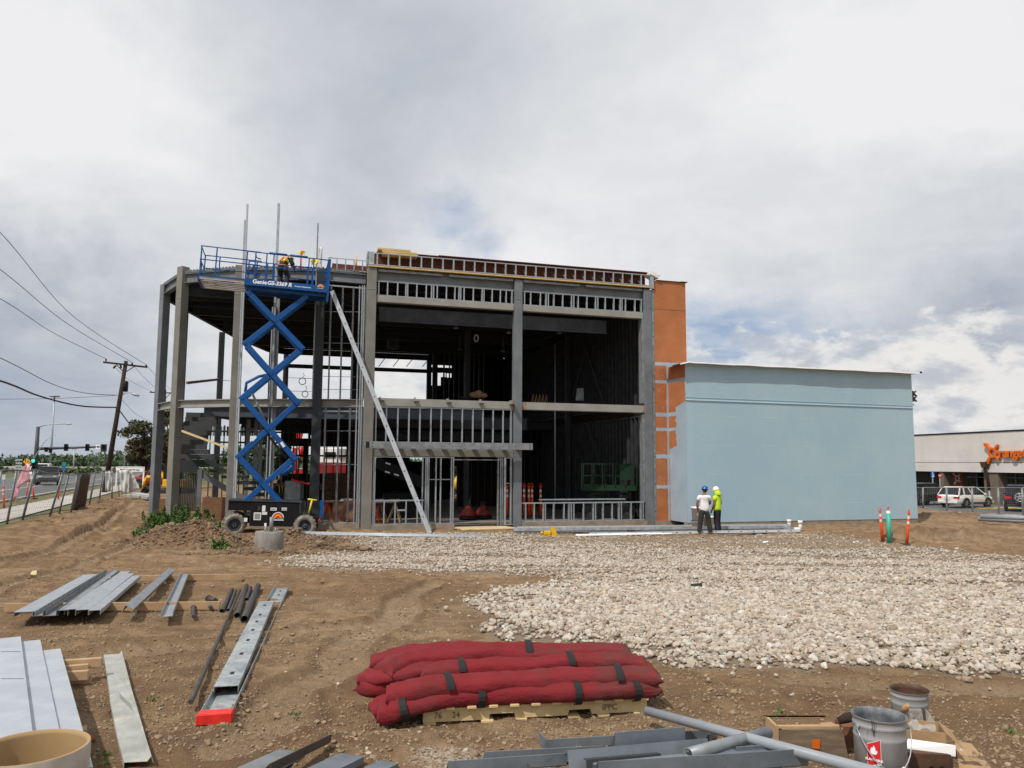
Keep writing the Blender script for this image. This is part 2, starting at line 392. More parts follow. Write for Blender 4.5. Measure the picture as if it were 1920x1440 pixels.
M['brick']=material('dark_brick',(.12,.09,.07),.9,0,(.20,.16,.12),9,.7,.3,20)
M['glass']=material('dark_glass',(.012,.014,.016),.08,0)
M['window_dark']=material('dark_window_void',(.010,.011,.012),.3)
M['sign_orange']=material('orange_sign_letter',(.60,.125,.012),.5)
M['banner']=material('rust_brown_banner',(.28,.055,.015),.8)
M['car_white']=material('white_car_paint',(.70,.68,.64),.3,0,coat=.5)
M['car_black']=material('black_car_paint',(.012,.013,.017),.25,0,coat=.5)
M['car_blue']=material('navy_car_paint',(.01,.014,.045),.25,0,coat=.5)
M['car_grey']=material('charcoal_car_paint',(.045,.05,.055),.3,0,coat=.5)
M['car_red']=material('dark_red_car_paint',(.22,.012,.015),.3,0,coat=.5)
M['rim']=material('alloy_rim',(.42,.43,.44),.35,.6)
M['rim_dark']=material('dark_alloy_rim',(.06,.06,.065),.4,.4)
M['tail']=material('red_tail_light',(.50,.01,.01),.25)
M['leaf']=material('weed_leaf',(.06,.125,.022),.6,0,(.10,.17,.04),3,.8)
M['leaf_brown']=material('bronze_tree_leaf',(.075,.055,.025),.7,0,(.045,.055,.02),.8,.9)
M['leaf_green']=material('green_tree_leaf',(.05,.11,.03),.7,0,(.03,.07,.02),.1,.9)
M['bark']=material('bark',(.05,.037,.026),.95,0,(.03,.022,.016),4,.7,.4)
M['grass']=material('verge_grass',(.09,.13,.03),.9,0,(.17,.15,.06),1.2,.8)
M['embank']=material('dry_embankment',(.11,.10,.055),.95,0,(.08,.09,.04),.15,.8)
# ---- galvanised spangle
def mk_spangle():
    m=bpy.data.materials.new('spangled_galvanised'); m.use_nodes=True; g=NG(m.node_tree); b=g.n['Principled BSDF']
    tc=g.new('ShaderNodeTexCoord').outputs['Object']
    v=g.voro(tc,38,out=1); n=g.noise(tc,5,5,.6)
    sp=g.new('ShaderNodeSeparateColor'); g.l.new(v,sp.inputs[0])
    c=g.mix(g.mapr(sp.outputs[0],0,1,0,1),(.26,.295,.31),(.39,.425,.44)); c=g.mix(g.mapr(n,.42,.68,0,.35),c,(.50,.52,.51))
    g.put(b.inputs['Base Color'],c); b.inputs['Metallic'].default_value=.3; g.put(b.inputs['Roughness'],g.mapr(n,.3,.7,.32,.6)); return m
M['galv_spangle']=mk_spangle()
def mk_bag():
    m=bpy.data.materials.new('dusty_red_fabric'); m.use_nodes=True; g=NG(m.node_tree); b=g.n['Principled BSDF']
    tc=g.new('ShaderNodeTexCoord').outputs['Object']; n=g.noise(tc,3.2,7,.65); n2=g.noise(tc,300,2,.5)
    geo=g.new('ShaderNodeNewGeometry'); sp=g.new('ShaderNodeSeparateXYZ'); g.l.new(geo.outputs['Normal'],sp.inputs[0])
    c=g.mix(g.mapr(n,.40,.72,0,.8),(.185,.009,.014),(.11,.018,.018))
    c=g.mix(g.mapr(g.noise(tc,1.6,6,.65),.50,.66,0,.7),c,(.10,.035,.027))
    c=g.mix(g.mapr(n2,.5,.75,0,.12),c,(.40,.08,.075))
    g.put(b.inputs['Base Color'],c); b.inputs['Roughness'].default_value=.95; b.inputs['Sheen Weight'].default_value=.0
    bp=g.new('ShaderNodeBump'); bp.inputs['Strength'].default_value=.8; bp.inputs['Distance'].default_value=.022
    g.put(bp.inputs['Height'],g.math('ADD',g.noise(g.vmath('MULTIPLY',tc,(1,3,3)),7,6,.6),g.math('MULTIPLY',n2,.12))); g.l.new(bp.outputs[0],b.inputs['Normal']); return m
M['red_bag']=mk_bag()
# ---------------------------------------------------------------- terrain
def _hash(ix,iy,s):
    h=(ix.astype(np.int64)*374761393+iy.astype(np.int64)*668265263+s*974634777)&0xffffffff
    h=((h^(h>>13))*1274126177)&0xffffffff; h=h^(h>>16); return (h&0xffff)/65535.0
def vnoise(x,y,s=0):
    ix=np.floor(x); iy=np.floor(y); fx=x-ix; fy=y-iy; fx=fx*fx*(3-2*fx); fy=fy*fy*(3-2*fy)
    a=_hash(ix,iy,s);b=_hash(ix+1,iy,s);c=_hash(ix,iy+1,s);d=_hash(ix+1,iy+1,s)
    return (a+(b-a)*fx)+((c+(d-c)*fx)-(a+(b-a)*fx))*fy-.5
def sstep(a,b,x): t=np.clip((x-a)/(b-a),0,1); return t*t*(3-2*t)
MOUNDS=[(-9.5,24.3,.95,.75,.55,.3),(-10.7,24.2,1.0,.7,.30,0),(-8.4,23.7,.55,.6,.22,0),(-7.5,26.0,1.1,.35,.26,0),(-5.9,25.2,.9,.3,.10,-.2),(-5.2,22.7,.95,.16,.10,.12),(-6.9,21.4,1.0,.25,.06,0),
        (-3.35,7.35,.55,.22,.06,.2),(14.0,27.3,1.5,.5,.34,.1),(15.4,26.8,1.3,.5,.26,.1),(21.5,38.5,4.5,.7,.25,.15),(5.5,7.6,1.6,.35,.05,0),(-9.5,17.4,3.2,.30,.07,-.04),(-1.2,5.0,1.0,.25,.03,0),(2.0,5.9,1.4,.3,.03,0)]
STREET_A=Vector((-16.8,25.8)); STREET_B=Vector((-24.8,48.0)); SD=(STREET_B-STREET_A).normalized(); SN=Vector((-SD.y,SD.x))   # fence line; SN points to the street
TRACKS=[]
def track_field(x,y):
    best=np.full(np.shape(x),9.); al=np.zeros(np.shape(x))
    for pl in TRACKS:
        acc=0.
        for (ax,ay),(bx,by) in zip(pl[:-1],pl[1:]):
            dx,dy=bx-ax,by-ay; L=math.hypot(dx,dy); t=np.clip(((x-ax)*dx+(y-ay)*dy)/(L*L),0,1); d=np.hypot(x-ax-dx*t,y-ay-dy*t); m=d<best; best=np.where(m,d,best); al=np.where(m,acc+t*L,al); acc+=L
    return best,al
def h_np(x,y,fine=True):
    x=np.asarray(x,float); y=np.asarray(y,float)
    z=.85*(1-sstep(6.5,25,y)*1.0)
    z=z+.32*sstep(-13,-18,-(-x)) *0
    lf=sstep(-12.5,-17,x)*1.0
    z=z+.30*sstep(12.5,17,-x)*sstep(20,27,y)*(1-sstep(60,120,y)*.6)
    z=z-.65*sstep(24,31,x)*sstep(36,46,y)*1.0
    z=z-.4*sstep(80,300,np.hypot(x,y))
    r=np.zeros_like(z)
    for cx,cy,rx,ry,hh,rot in MOUNDS:
        c,s=math.cos(rot),math.sin(rot); u=((x-cx)*c+(y-cy)*s)/rx; v=(-(x-cx)*s+(y-cy)*c)/ry
        q=np.exp(-(u*u+v*v)*1.1); z=z+hh*q; r=np.maximum(r,q*min(1,hh*3+.35))
    if fine:
        near=1-sstep(45,75,np.hypot(x,y)); bl=1-sstep(-0.9,-.1,(x-float(E0.x))*-NF.x+(y-float(E0.y))*-NF.y)*(x>-13)*sstep(60,50,x*0+55)
        # keep the slab and street flat
        s_=(x-STREET_A.x)*SN.x+(y-STREET_A.y)*SN.y
        flat=(1-sstep(-.6,.6,s_))
        f=.030*vnoise(x*1.1,y*1.1,1)+.028*vnoise(x*3.1,y*3.1,2)+.022*vnoise(x*7,y*7,3)+.016*vnoise(x*15,y*15,4)+.012*vnoise(x*31,y*31,5)
        c,s=math.cos(1.95),math.sin(1.95); u=x*c+y*s; v=-x*s+y*c
        lm=sstep(-4,-8,x)*sstep(12,17,y)
        f=f+.05*lm*vnoise(v*2.3,u*.16,8)+.03*lm*vnoise(v*5.5,u*.3,9)
        f=f+.035*np.abs(vnoise(x*5.3,y*5.3,21))*sstep(-.1,.25,vnoise(x*.7,y*.9,22))*2
        f=f+.05*vnoise(x*.35+y*.1,y*1.5,6)*sstep(3,8,y)
        if TRACKS:
            d,al=track_field(x,y); w=1-sstep(.17,.24,d); rim=np.exp(-((d-.27)/.05)**2)
            f=f*(1-.75*w)-w*.055+rim*.04*(1+vnoise(x*6,y*6,77))+w*.018*np.sign(np.sin(al*28+d*9))
        rough=np.clip(.10+r,0,1)
        f=f+rough*(.14*np.abs(vnoise(x*3.7,y*3.7,12))+.12*np.abs(vnoise(x*8.5,y*8.5,13))+.07*vnoise(x*19,y*19,14))*np.where(r>.05,1,.35)
        z=z+f*near*flat*bl*(.55+.45*sstep(8,13,y)+1.3*sstep(19,30,y)*(1-sstep(44,52,y)))
    return z
def H(x,y,fine=False): return float(h_np(np.array([x]),np.array([y]),fine)[0])
def gp(px,py,fine=False,dz=0.0,lift=0.0):
    """photograph pixel -> point on the ground"""
    d=ray(px,py); t=2.0
    if d.z>=0: t=200
    lo,hi=1.5,400.0; t=lo; prev=lo
    while t<hi:
        P=CAM+d*t
        if P.z<H(P.x,P.y,fine)+lift: break
        prev=t; t*=1.02
    for _ in range(24):
        m=(prev+t)/2; P=CAM+d*m
        if P.z<H(P.x,P.y,fine)+lift: t=m
        else: prev=m
    P=CAM+d*t; P.z=H(P.x,P.y,fine)+dz+lift; return P
def project(P):
    """world points (n,3) -> photograph pixels"""
    C=np.array(CM); q=(P-np.array(CAM))@C; return 960+FPX*q[:,0]/-q[:,2],720-FPX*q[:,1]/-q[:,2]
def inpoly(x,y,poly):
    res=np.zeros(len(x),bool); n=len(poly)
    for i in range(n):
        x0,y0=poly[i]; x1,y1=poly[(i+1)%n]
        c=((y0>y)!=(y1>y)); 
        with np.errstate(divide='ignore',invalid='ignore'): xi=(x1-x0)*(y-y0)/(y1-y0)+x0
        res^=c&(x<xi)
    return res
GRAVEL=[(498,1058),(548,1046),(620,1036),(700,1030),(640,1012),(560,1004),(600,999),(760,1000),(905,998),(1000,1000),(1300,1006),(1430,1004),(1560,1004),(1640,1014),(1700,1026),(1930,1046),(2300,1060),(2300,1262),(1920,1262),(1790,1254),(1660,1262),(1540,1254),(1440,1250),(1380,1244),(1300,1246),(1240,1240),(1180,1226),(1085,1210),(1010,1200),(950,1194),(905,1190),(880,1176),(960,1166),(900,1150),(866,1128),(840,1118),(930,1110),(985,1098),(1070,1090),(1030,1082),(960,1076),(840,1072),(700,1072),(590,1070)]
def region_gravel(P):
    px,py=project(P); 
    w=vnoise(P[:,0]*1.3,P[:,1]*1.3,31)*26+vnoise(P[:,0]*4,P[:,1]*4,32)*14
    k=np.clip((py-990)/260,.05,1)
    return inpoly(px+w*k*2.5,py+w*k,GRAVEL)&(P[:,1]>3)
for pl in ([(-160,1100),(20,1052),(130,1018),(205,975),(236,950),(255,937)],[(-160,1150),(60,1088),(190,1048),(262,1012),(280,985)],[(120,1105),(420,1090),(640,1094),(860,1088)],[(40,1250),(330,1215),(560,1190),(720,1165),(830,1140)],[(430,1400),(560,1300),(650,1230),(740,1150),(800,1095)],[(1500,1275),(1700,1290),(1960,1300)],[(1620,1003),(1760,997),(1930,1003)],[(1560,1012),(1760,1008),(1960,1020)]):
    P=[gp(*p) for p in pl]; pts=[]
    for i in range(len(P)-1):
        for t in (0,.34,.67): pts.append(P[i].lerp(P[i+1],t))
    pts.append(P[-1]); a=[]
    for i,p in enumerate(pts): a.append((p.x+.12*math.sin(i*1.7),p.y))
    TRACKS.append(a)
def sheet():
    ang=np.concatenate([np.arange(-46,46,.16),np.arange(46,314,4.0)]); ang=np.radians(ang)
    rad=[.0]; r=.6
    while r<2.6: rad.append(r); r*=1.25
    while r<34: rad.append(r); r*=1.0055
    while r<70: rad.append(r); r*=1.012
    while r<5200: rad.append(r); r*=1.10
    rad=np.array(rad); na,nr=len(ang),len(rad)
    A,Rr=np.meshgrid(ang,rad); X=(Rr*np.sin(A)).ravel(); Y=(Rr*np.cos(A)).ravel(); Z=h_np(X,Y)
    P=np.stack([X,Y,Z],1)
    i,j=np.meshgrid(np.arange(nr-1),np.arange(na),indexing='ij'); j2=(j+1)%na
    F=np.stack([i*na+j,i*na+j2,(i+1)*na+j2,(i+1)*na+j],-1).reshape(-1,4)
    me=bpy.data.meshes.new('ground'); me.vertices.add(len(P)); me.vertices.foreach_set('co',P.ravel())
    me.loops.add(F.size); me.loops.foreach_set('vertex_index',F.ravel()[::1].astype(np.int32))
    me.polygons.add(len(F)); me.polygons.foreach_set('loop_start',np.arange(0,F.size,4,dtype=np.int32)); me.polygons.foreach_set('use_smooth',np.ones(len(F),bool))
    me.update(calc_edges=True); me.flip_normals() if me.polygons[len(F)//2].normal.z<0 else None
    def attr(nm,v):
        a=me.attributes.new(nm,'FLOAT','POINT'); a.data.foreach_set('value',v.astype(np.float32))
    gr=np.zeros(len(P)); sel=(P[:,1]>4)&(P[:,1]<60); gr[sel]=region_gravel(P[sel])
    attr('gravel',gr)
    s_=(X-STREET_A.x)*SN.x+(Y-STREET_A.y)*SN.y
    attr('verge',sstep(-.2,.4,s_)*(Y>10))
    attr('far',sstep(60,110,np.hypot(X,Y)))
    rr=np.zeros(len(P))
    for cx,cy,rx,ry,hh,rot in MOUNDS:
        c,s=math.cos(rot),math.sin(rot); u=((X-cx)*c+(Y-cy)*s)/rx; v=(-(X-cx)*s+(Y-cy)*c)/ry
        rr=np.maximum(rr,np.exp(-(u*u+v*v)*1.1)*min(1,hh*2+.3))
    attr('turned',rr)
    d,al=track_field(X,Y); attr('track',1-sstep(.18,.26,d)); attr('rim',np.exp(-((d-.27)/.06)**2))
    return me
def mk_dirt():
    m=bpy.data.materials.new('dry_dirt'); m.use_nodes=True; g=NG(m.node_tree); b=g.n['Principled BSDF']
    tc=g.new('ShaderNodeTexCoord').outputs['Object']
    def at_(n): x=g.new('ShaderNodeAttribute',attribute_name=n); return x.outputs['Fac']
    a=g.noise(tc,.55,6,.6); c1=g.noise(tc,3.5,8,.68); c2=g.noise(tc,22,6,.7); pt=g.noise(g.vmath('MULTIPLY',tc,(.25,1.2,1)),1.0,7,.6)
    col=g.mix(g.mapr(a,.35,.66),(.325,.213,.120),(.210,.128,.068))
    col=g.mix(g.mapr(pt,.45,.70,0,.7),col,(.385,.275,.168))
    col=g.mix(g.mapr(c1,.38,.62,0,.75),col,(.15,.096,.056))
    col=g.mix(g.mapr(c2,.55,.80,0,.45),col,(.38,.30,.205))
    col=g.mix(g.math('MULTIPLY',at_('turned'),.8),col,g.mix(g.mapr(c1,.35,.65),(.19,.123,.072),(.115,.07,.04)))
    col=g.mix(g.math('MULTIPLY',at_('track'),.55),col,g.mix(g.mapr(c2,.35,.65),(.36,.27,.18),(.25,.175,.11)))
    col=g.mix(g.math('MULTIPLY',at_('rim'),.45),col,(.17,.11,.065))
    vo=g.voro(tc,34); pc=g.voro(tc,34,out=1); sc=g.new('ShaderNodeSeparateColor'); g.l.new(pc,sc.inputs[0])
    peb=g.math('MULTIPLY',g.mapr(vo,.10,.22,1,0),g.mapr(sc.outputs[0],.80,.84,0,1))
    col=g.mix(g.math('MULTIPLY',peb,.8),col,g.mix(sc.outputs[1],(.42,.34,.26),(.24,.19,.14)))
    gd=g.mix(g.mapr(c2,.3,.7),(.30,.24,.175),(.20,.15,.10))
    col=g.mix(g.math('MULTIPLY',at_('gravel'),.85),col,gd)
    vg=g.mix(g.mapr(g.noise(tc,1.6,6,.7),.42,.62),(.21,.165,.10),(.09,.12,.035))
    col=g.mix(at_('verge'),col,vg)
    col=g.mix(at_('far'),col,(.10,.11,.05))
    # a spilt patch of lime on the dirt
    dl=g.vmath('MULTIPLY',g.vmath('SUBTRACT',tc,(-.35,4.75,.85)),(1.0,1.35,0)); dl=g.vmath('ADD',dl,g.vmath('SCALE',g.vmath('SUBTRACT',g.noise(tc,7,6,.7,out=1),(.5,.5,.5)),.35))
    ln=g.vmath('LENGTH',dl,out=1); lm=g.math('MULTIPLY',g.mapr(ln,.16,.30,1,0),g.mapr(g.noise(tc,40,5,.7),.42,.58))
    col=g.mix(g.math('MULTIPLY',lm,.75),col,(.60,.56,.50))
    g.put(b.inputs['Base Color'],col); b.inputs['Roughness'].default_value=.95; b.inputs['Specular IOR Level'].default_value=.15
    hgt=g.math('ADD',g.math('MULTIPLY',g.noise(tc,14,9,.72),1.0),g.math('MULTIPLY',g.noise(tc,60,5,.7),.45))
    hgt=g.math('ADD',hgt,g.math('MULTIPLY',peb,.5))
    bp=g.new('ShaderNodeBump'); bp.inputs['Strength'].default_value=.9; bp.inputs['Distance'].default_value=.05
    g.put(bp.inputs['Height'],hgt); g.l.new(bp.outputs[0],b.inputs['Normal'])
    return m
me=sheet(); me.materials.append(mk_dirt())
ground=bpy.data.objects.new('ground',me); scene.collection.objects.link(ground); tag(ground,kind='structure')
# ---- scattered stones and clods: point clouds carrying instanced stones
def mk_stone_mat(name,cols,rough=.85):
    m=bpy.data.materials.new(name); m.use_nodes=True; g=NG(m.node_tree); b=g.n['Principled BSDF']
    oi=g.new('ShaderNodeObjectInfo').outputs['Random']; r=g.new('ShaderNodeValToRGB'); r.color_ramp.interpolation='LINEAR'; g.l.new(oi,r.inputs[0])
    e=r.color_ramp.elements; e[0].color=(*cols[0],1); e[1].color=(*cols[-1],1)
    for i,c in enumerate(cols[1:-1]): x=e.new((i+1)/(len(cols)-1)); x.color=(*c,1)
    tc=g.new('ShaderNodeTexCoord').outputs['Object']; n=g.noise(tc,1.6,5,.6)
    c=g.mix(g.mapr(n,.35,.7,0,.45),r.outputs[0],(.26,.20,.14)); g.put(b.inputs['Base Color'],c); b.inputs['Roughness'].default_value=rough
    return m
M['stone']=mk_stone_mat('gravel_stone',[(.41,.375,.32),(.50,.47,.415),(.32,.265,.205),(.57,.55,.505),(.27,.21,.15),(.43,.385,.32),(.48,.38,.29),(.25,.225,.20),(.49,.445,.37),(.15,.115,.085),(.36,.265,.19),(.53,.50,.44)])
M['clod']=mk_stone_mat('soil_clod',[(.22,.15,.09),(.27,.19,.12),(.165,.108,.064),(.31,.23,.15),(.19,.125,.073)],.95)
def scatter(name,P,scl,rot,mat,rough=.35,subdiv=2,nvar=5,smooth=False):
    me=bpy.data.meshes.new(name); me.vertices.add(len(P)); me.vertices.foreach_set('co',P.astype(np.float32).ravel())
    a=me.attributes.new('scl','FLOAT_VECTOR','POINT'); a.data.foreach_set('vector',scl.astype(np.float32).ravel())
    a=me.attributes.new('rot','FLOAT_VECTOR','POINT'); a.data.foreach_set('vector',rot.astype(np.float32).ravel())
    a=me.attributes.new('idx','INT','POINT'); a.data.foreach_set('value',RNG.integers(0,nvar,len(P)).astype(np.int32))
    me.materials.append(mat)
    ng=bpy.data.node_groups.new(name,'GeometryNodeTree'); ng.interface.new_socket('Geometry',in_out='INPUT',socket_type='NodeSocketGeometry'); ng.interface.new_socket('Geometry',in_out='OUTPUT',socket_type='NodeSocketGeometry')
    n=ng.nodes; l=ng.links; gi=n.new('NodeGroupInput'); go=n.new('NodeGroupOutput'); jn=n.new('GeometryNodeJoinGeometry')
    for k in range(nvar):
        ic=n.new('GeometryNodeMeshIcoSphere'); ic.inputs['Radius'].default_value=1; ic.inputs['Subdivisions'].default_value=subdiv
        sp=n.new('GeometryNodeSetPosition'); no=n.new('ShaderNodeTexNoise'); no.noise_dimensions='3D'; no.inputs['Scale'].default_value=.9; no.inputs['Detail'].default_value=2
        ad=n.new('ShaderNodeVectorMath'); ad.operation='ADD'; ad.inputs[1].default_value=(k*7.3,k*3.1,k*5.7); po=n.new('GeometryNodeInputPosition')
        l.new(po.outputs[0],ad.inputs[0]); l.new(ad.outputs[0],no.inputs['Vector'])
        sb=n.new('ShaderNodeVectorMath'); sb.operation='SUBTRACT'; sb.inputs[1].default_value=(.5,.5,.5); l.new(no.outputs[1],sb.inputs[0])
        sc=n.new('ShaderNodeVectorMath'); sc.operation='SCALE'; sc.inputs[3].default_value=rough*4; l.new(sb.outputs[0],sc.inputs[0])
        l.new(ic.outputs[0],sp.inputs[0]); l.new(sc.outputs[0],sp.inputs['Offset'])
        ss=n.new('GeometryNodeSetShadeSmooth'); ss.inputs['Shade Smooth'].default_value=smooth; l.new(sp.outputs[0],ss.inputs[0])
        sm=n.new('GeometryNodeSetMaterial'); sm.inputs['Material'].default_value=mat; l.new(ss.outputs[0],sm.inputs[0])
        g2=n.new('GeometryNodeGeometryToInstance'); l.new(sm.outputs[0],g2.inputs[0]); l.new(g2.outputs[0],jn.inputs[0])
    ip=n.new('GeometryNodeInstanceOnPoints'); l.new(gi.outputs[0],ip.inputs['Points']); l.new(jn.outputs[0],ip.inputs['Instance']); ip.inputs['Pick Instance'].default_value=True
    def na(nm,t):
        x=n.new('GeometryNodeInputNamedAttribute'); x.data_type=t; x.inputs[0].default_value=nm; return x.outputs[0]
    l.new(na('idx','INT'),ip.inputs['Instance Index']); l.new(na('scl','FLOAT_VECTOR'),ip.inputs['Scale'])
    try:
        e=n.new('FunctionNodeEulerToRotation'); l.new(na('rot','FLOAT_VECTOR'),e.inputs[0]); l.new(e.outputs[0],ip.inputs['Rotation'])
    except Exception: l.new(na('rot','FLOAT_VECTOR'),ip.inputs['Rotation'])
    l.new(ip.outputs[0],go.inputs[0])
    o=bpy.data.objects.new(name,me); scene.collection.objects.link(o); md=o.modifiers.new('scatter','NODES'); md.node_group=ng
    return tag(o,kind='stuff')
def sprinkle(n,xr,yr,dens=None):
    """random points, denser close to the camera"""
    x=RNG.uniform(*xr,n); y=RNG.uniform(*yr,n); return x,y
def mkpts(x,y,size,flatten=.7,sink=.25,sg=.28):
    z=h_np(x,y); k=len(x); s=size*np.exp(RNG.normal(0,sg,k)); sv=np.stack([s*RNG.uniform(.75,1.25,k),s*RNG.uniform(.75,1.2,k),s*flatten*RNG.uniform(.7,1.2,k)],1)
    P=np.stack([x,y,z+sv[:,2]*(1-2*sink)],1); rot=np.stack([RNG.uniform(-.5,.5,k),RNG.uniform(-.5,.5,k),RNG.uniform(0,6.28,k)],1)
    return P,sv,rot
# white gravel
xs=[];ys=[];ss=[]
for (y0,y1,dn,sz) in ((5.6,11,1250,.0245),(11,15,1000,.0245),(15,20,720,.025),(20,25,480,.026),(25,31,360,.027)):
    A=(y1-y0)*30; n=int(A*dn); x=RNG.uniform(-9,21,n); y=RNG.uniform(y0,y1,n)
    ok=region_gravel(np.stack([x,y,h_np(x,y,False)],1)); x=x[ok];y=y[ok]
    # thin, muddy strips where wheels have run
    thin=vnoise(x*.25+y*.05,y*1.1,41)*sstep(11,14,y)*1.15+.25*vnoise(x*2,y*2,43); keep=(thin<.09)|(RNG.random(len(x))<.22)
    # thin out raggedly towards the edge of the spread
    Pq=np.stack([x,y,h_np(x,y,False)],1); edge=np.zeros(len(x))
    for k in range(6):
        a=k*1.047; Qe=Pq.copy(); rr_=.35+.9*(vnoise(x*1.3,y*1.3,47)+.5); Qe[:,0]+=rr_*math.cos(a); Qe[:,1]+=rr_*math.sin(a); edge+=~region_gravel(Qe)
    keep&=RNG.random(len(x))>np.clip(edge/6*1.25,0,.97)
    keep&=RNG.random(len(x))>.42*sstep(13,23,y)*sstep(-2,5,x)
    keep&=RNG.random(len(x))>.30*sstep(.05,.3,vnoise(x*.8,y*1.4,48))
    far=(y>14)&(RNG.random(len(x))<.10); keep&=~far
    x=x[keep];y=y[keep]; xs.append(x);ys.append(y);ss.append(np.full(len(x),sz))
# strays round the edge
n=26000; x=RNG.uniform(-6,16,n); y=RNG.uniform(5.6,30,n); P=np.stack([x,y,h_np(x,y,False)],1)
w=RNG.normal(0,.28,(n,2)); Q=P.copy(); Q[:,:2]+=w; ok=region_gravel(Q)&(~region_gravel(P)); xs.append(x[ok]);ys.append(y[ok]);ss.append(np.full(ok.sum(),.023))
x=np.concatenate(xs);y=np.concatenate(ys);s=np.concatenate(ss); P,sv,rot=mkpts(x,y,s*.86,.72,.2,.30)
P[:,2]+=.014*np.clip(RNG.random(len(P)),0,1)*(P[:,1]<24)
gravel=scatter('gravel',P,sv,rot,M['stone'],.34,2,6); tag(gravel,'whitish crushed gravel spread over the dirt in front of the building','gravel')
print('gravel stones',len(P))
# soil clods
n=90000; y=3.2+22*RNG.random(n)**1.7; x=(RNG.random(n)*1.7-.85)*y
rr=np.zeros(n)
for cx,cy,rx,ry,hh,rt in MOUNDS:
    c,s_=math.cos(rt),math.sin(rt); u=((x-cx)*c+(y-cy)*s_)/rx; v=(-(x-cx)*s_+(y-cy)*c)/ry; rr=np.maximum(rr,np.exp(-(u*u+v*v)*.8)*min(1,hh*2+.4))
pat=vnoise(x*.9,y*1.6,51)+.5*vnoise(x*3,y*3,52)
keep=(RNG.random(n)<np.clip(.08+.92*sstep(-.05,.25,pat)+rr,0,1))&(~region_gravel(np.stack([x,y,h_np(x,y,False)],1)))
x=x[keep];y=y[keep];rr=rr[keep]
n2=7000; i=RNG.integers(0,7,n2); ex=np.array([MOUNDS[k][0] for k in i])+RNG.normal(0,.75,n2)*np.array([MOUNDS[k][2] for k in i]); ey=np.array([MOUNDS[k][1] for k in i])+RNG.normal(0,.75,n2)*np.array([MOUNDS[k][3] for k in i])
ex0,ey0=ex,ey; nn=110000; yy=3.2+6.5*RNG.random(nn)**.9; xx=(RNG.random(nn)*1.6-.8)*yy; pp=vnoise(xx*1.3,yy*2,61)+.6*vnoise(xx*4,yy*4,62); kk=(RNG.random(nn)<np.clip(.15+1.6*pp,.05,1))&(~region_gravel(np.stack([xx,yy,h_np(xx,yy,False)],1))); nb=len(x); x=np.concatenate([x,xx[kk]]); y=np.concatenate([y,yy[kk]]); sbase=np.where(np.arange(len(x))<nb,.008,.0048); sz=sbase*np.exp(RNG.normal(0,.35,len(x)))*np.clip(.7+y*.02,.7,1.3)
P,sv,rot=mkpts(x,y,sz,.75,.3)
clods=scatter('soil_clods',P,sv,rot,M['clod'],.36,2,5); tag(clods,'brown soil crumbs and clods lying over the dry dirt','soil')
M['clod_dark']=mk_stone_mat('damp_soil_clod',[(.19,.125,.075),(.13,.082,.048),(.235,.16,.10),(.10,.062,.037),(.17,.11,.066)],.95)
P,sv,rot=mkpts(ex0,ey0,.020*np.exp(RNG.normal(0,.45,len(ex0))),.8,.3)
heap=scatter('heap_clods',P,sv,rot,M['clod_dark'],.40,2,5); tag(heap,'darker clods turned up on the soil heaps','soil')
# pale pebbles scattered on the dirt
n=900; y=3.5+20*RNG.random(n)**1.5; x=(RNG.random(n)*1.7-.85)*y; P,sv,rot=mkpts(x,y,np.full(n,.009),.65,.25)
peb=scatter('pebbles',P,sv,rot,M['stone'],.25,2,4); tag(peb,'small pale pebbles scattered thinly over the dirt','pebbles')
# ---------------------------------------------------------------- the building (local frame: x along facade, y into depth, z up)
B=empty('steel_building',mat=LB,label='two-storey steel-framed building under construction with a blunt blue single-storey wing on its right',cat='building')
def Lp(P): q=LBI@Vector(P); return Vector((q.x,q.y,q.z))
def bb(name,x0,x1,y0,y1,z0,z1,mat,par=None,**k):
    return MB().box(x0,x1,y0,y1,z0,z1).build(name,mat,par or B,local=True,**k)
def wp(px,py,Y): return Lp(at(px,py,Y))
def sx(px,py=760,n=0.0): return onF(px,py,n).x
# corner points of the faceted left end (local x,y)
cA=wp(299.5,749,34.0); cB=wp(332,749,32.0); cC=wp(440,749,31.15); cD=wp(594.5,749,30.95); cE=Vector((-.2,1.2,0))
for c in (cA,cB,cC,cD): c.z=0
def col(P,w,z0,z1,rot,mat,name='column',label=None,kind='hss'):
    m=MB(); m.M=Matrix.Translation((P[0],P[1],0))@Matrix.Rotation(rot,4,'Z')
    if kind=='hss': m.box(-w/2,w/2,-w/2,w/2,z0,z1); m.box(-w/2-.01,w/2+.01,-w/2-.01,w/2+.01,9.36,9.39)
    else: m.ibeam((0,0,z0),(0,0,z1),w,w,.03,up=(0,1,0))
    m.box(-w/2-.06,w/2+.06,-w/2-.06,w/2+.06,z0,z0+.03)
    return m.build(name,mat,B,local=True,bevel=.012 if kind=='hss' else 0,label=label)
col(cA,.34,-.2,10.45,R(35),M['steel'],label='leftmost corner column')
col(cB,.36,-.2,10.75,R(42),M['steel_warm'],label='tall corner column with brown shaded side')
col(cC,.33,-.2,10.6,R(-2),M['steel_warm'])
col(cD,.36,-.1,10.35,R(0),M['steel_dark'],kind='i')
col((-.07,.18),.36,-.2,10.25,0,M['steel_warm'])
col((5.97,.18),.34,-.2,10.2,0,M['steel'])
col((11.87,.18),.36,-.2,10.2,0,M['steel'])
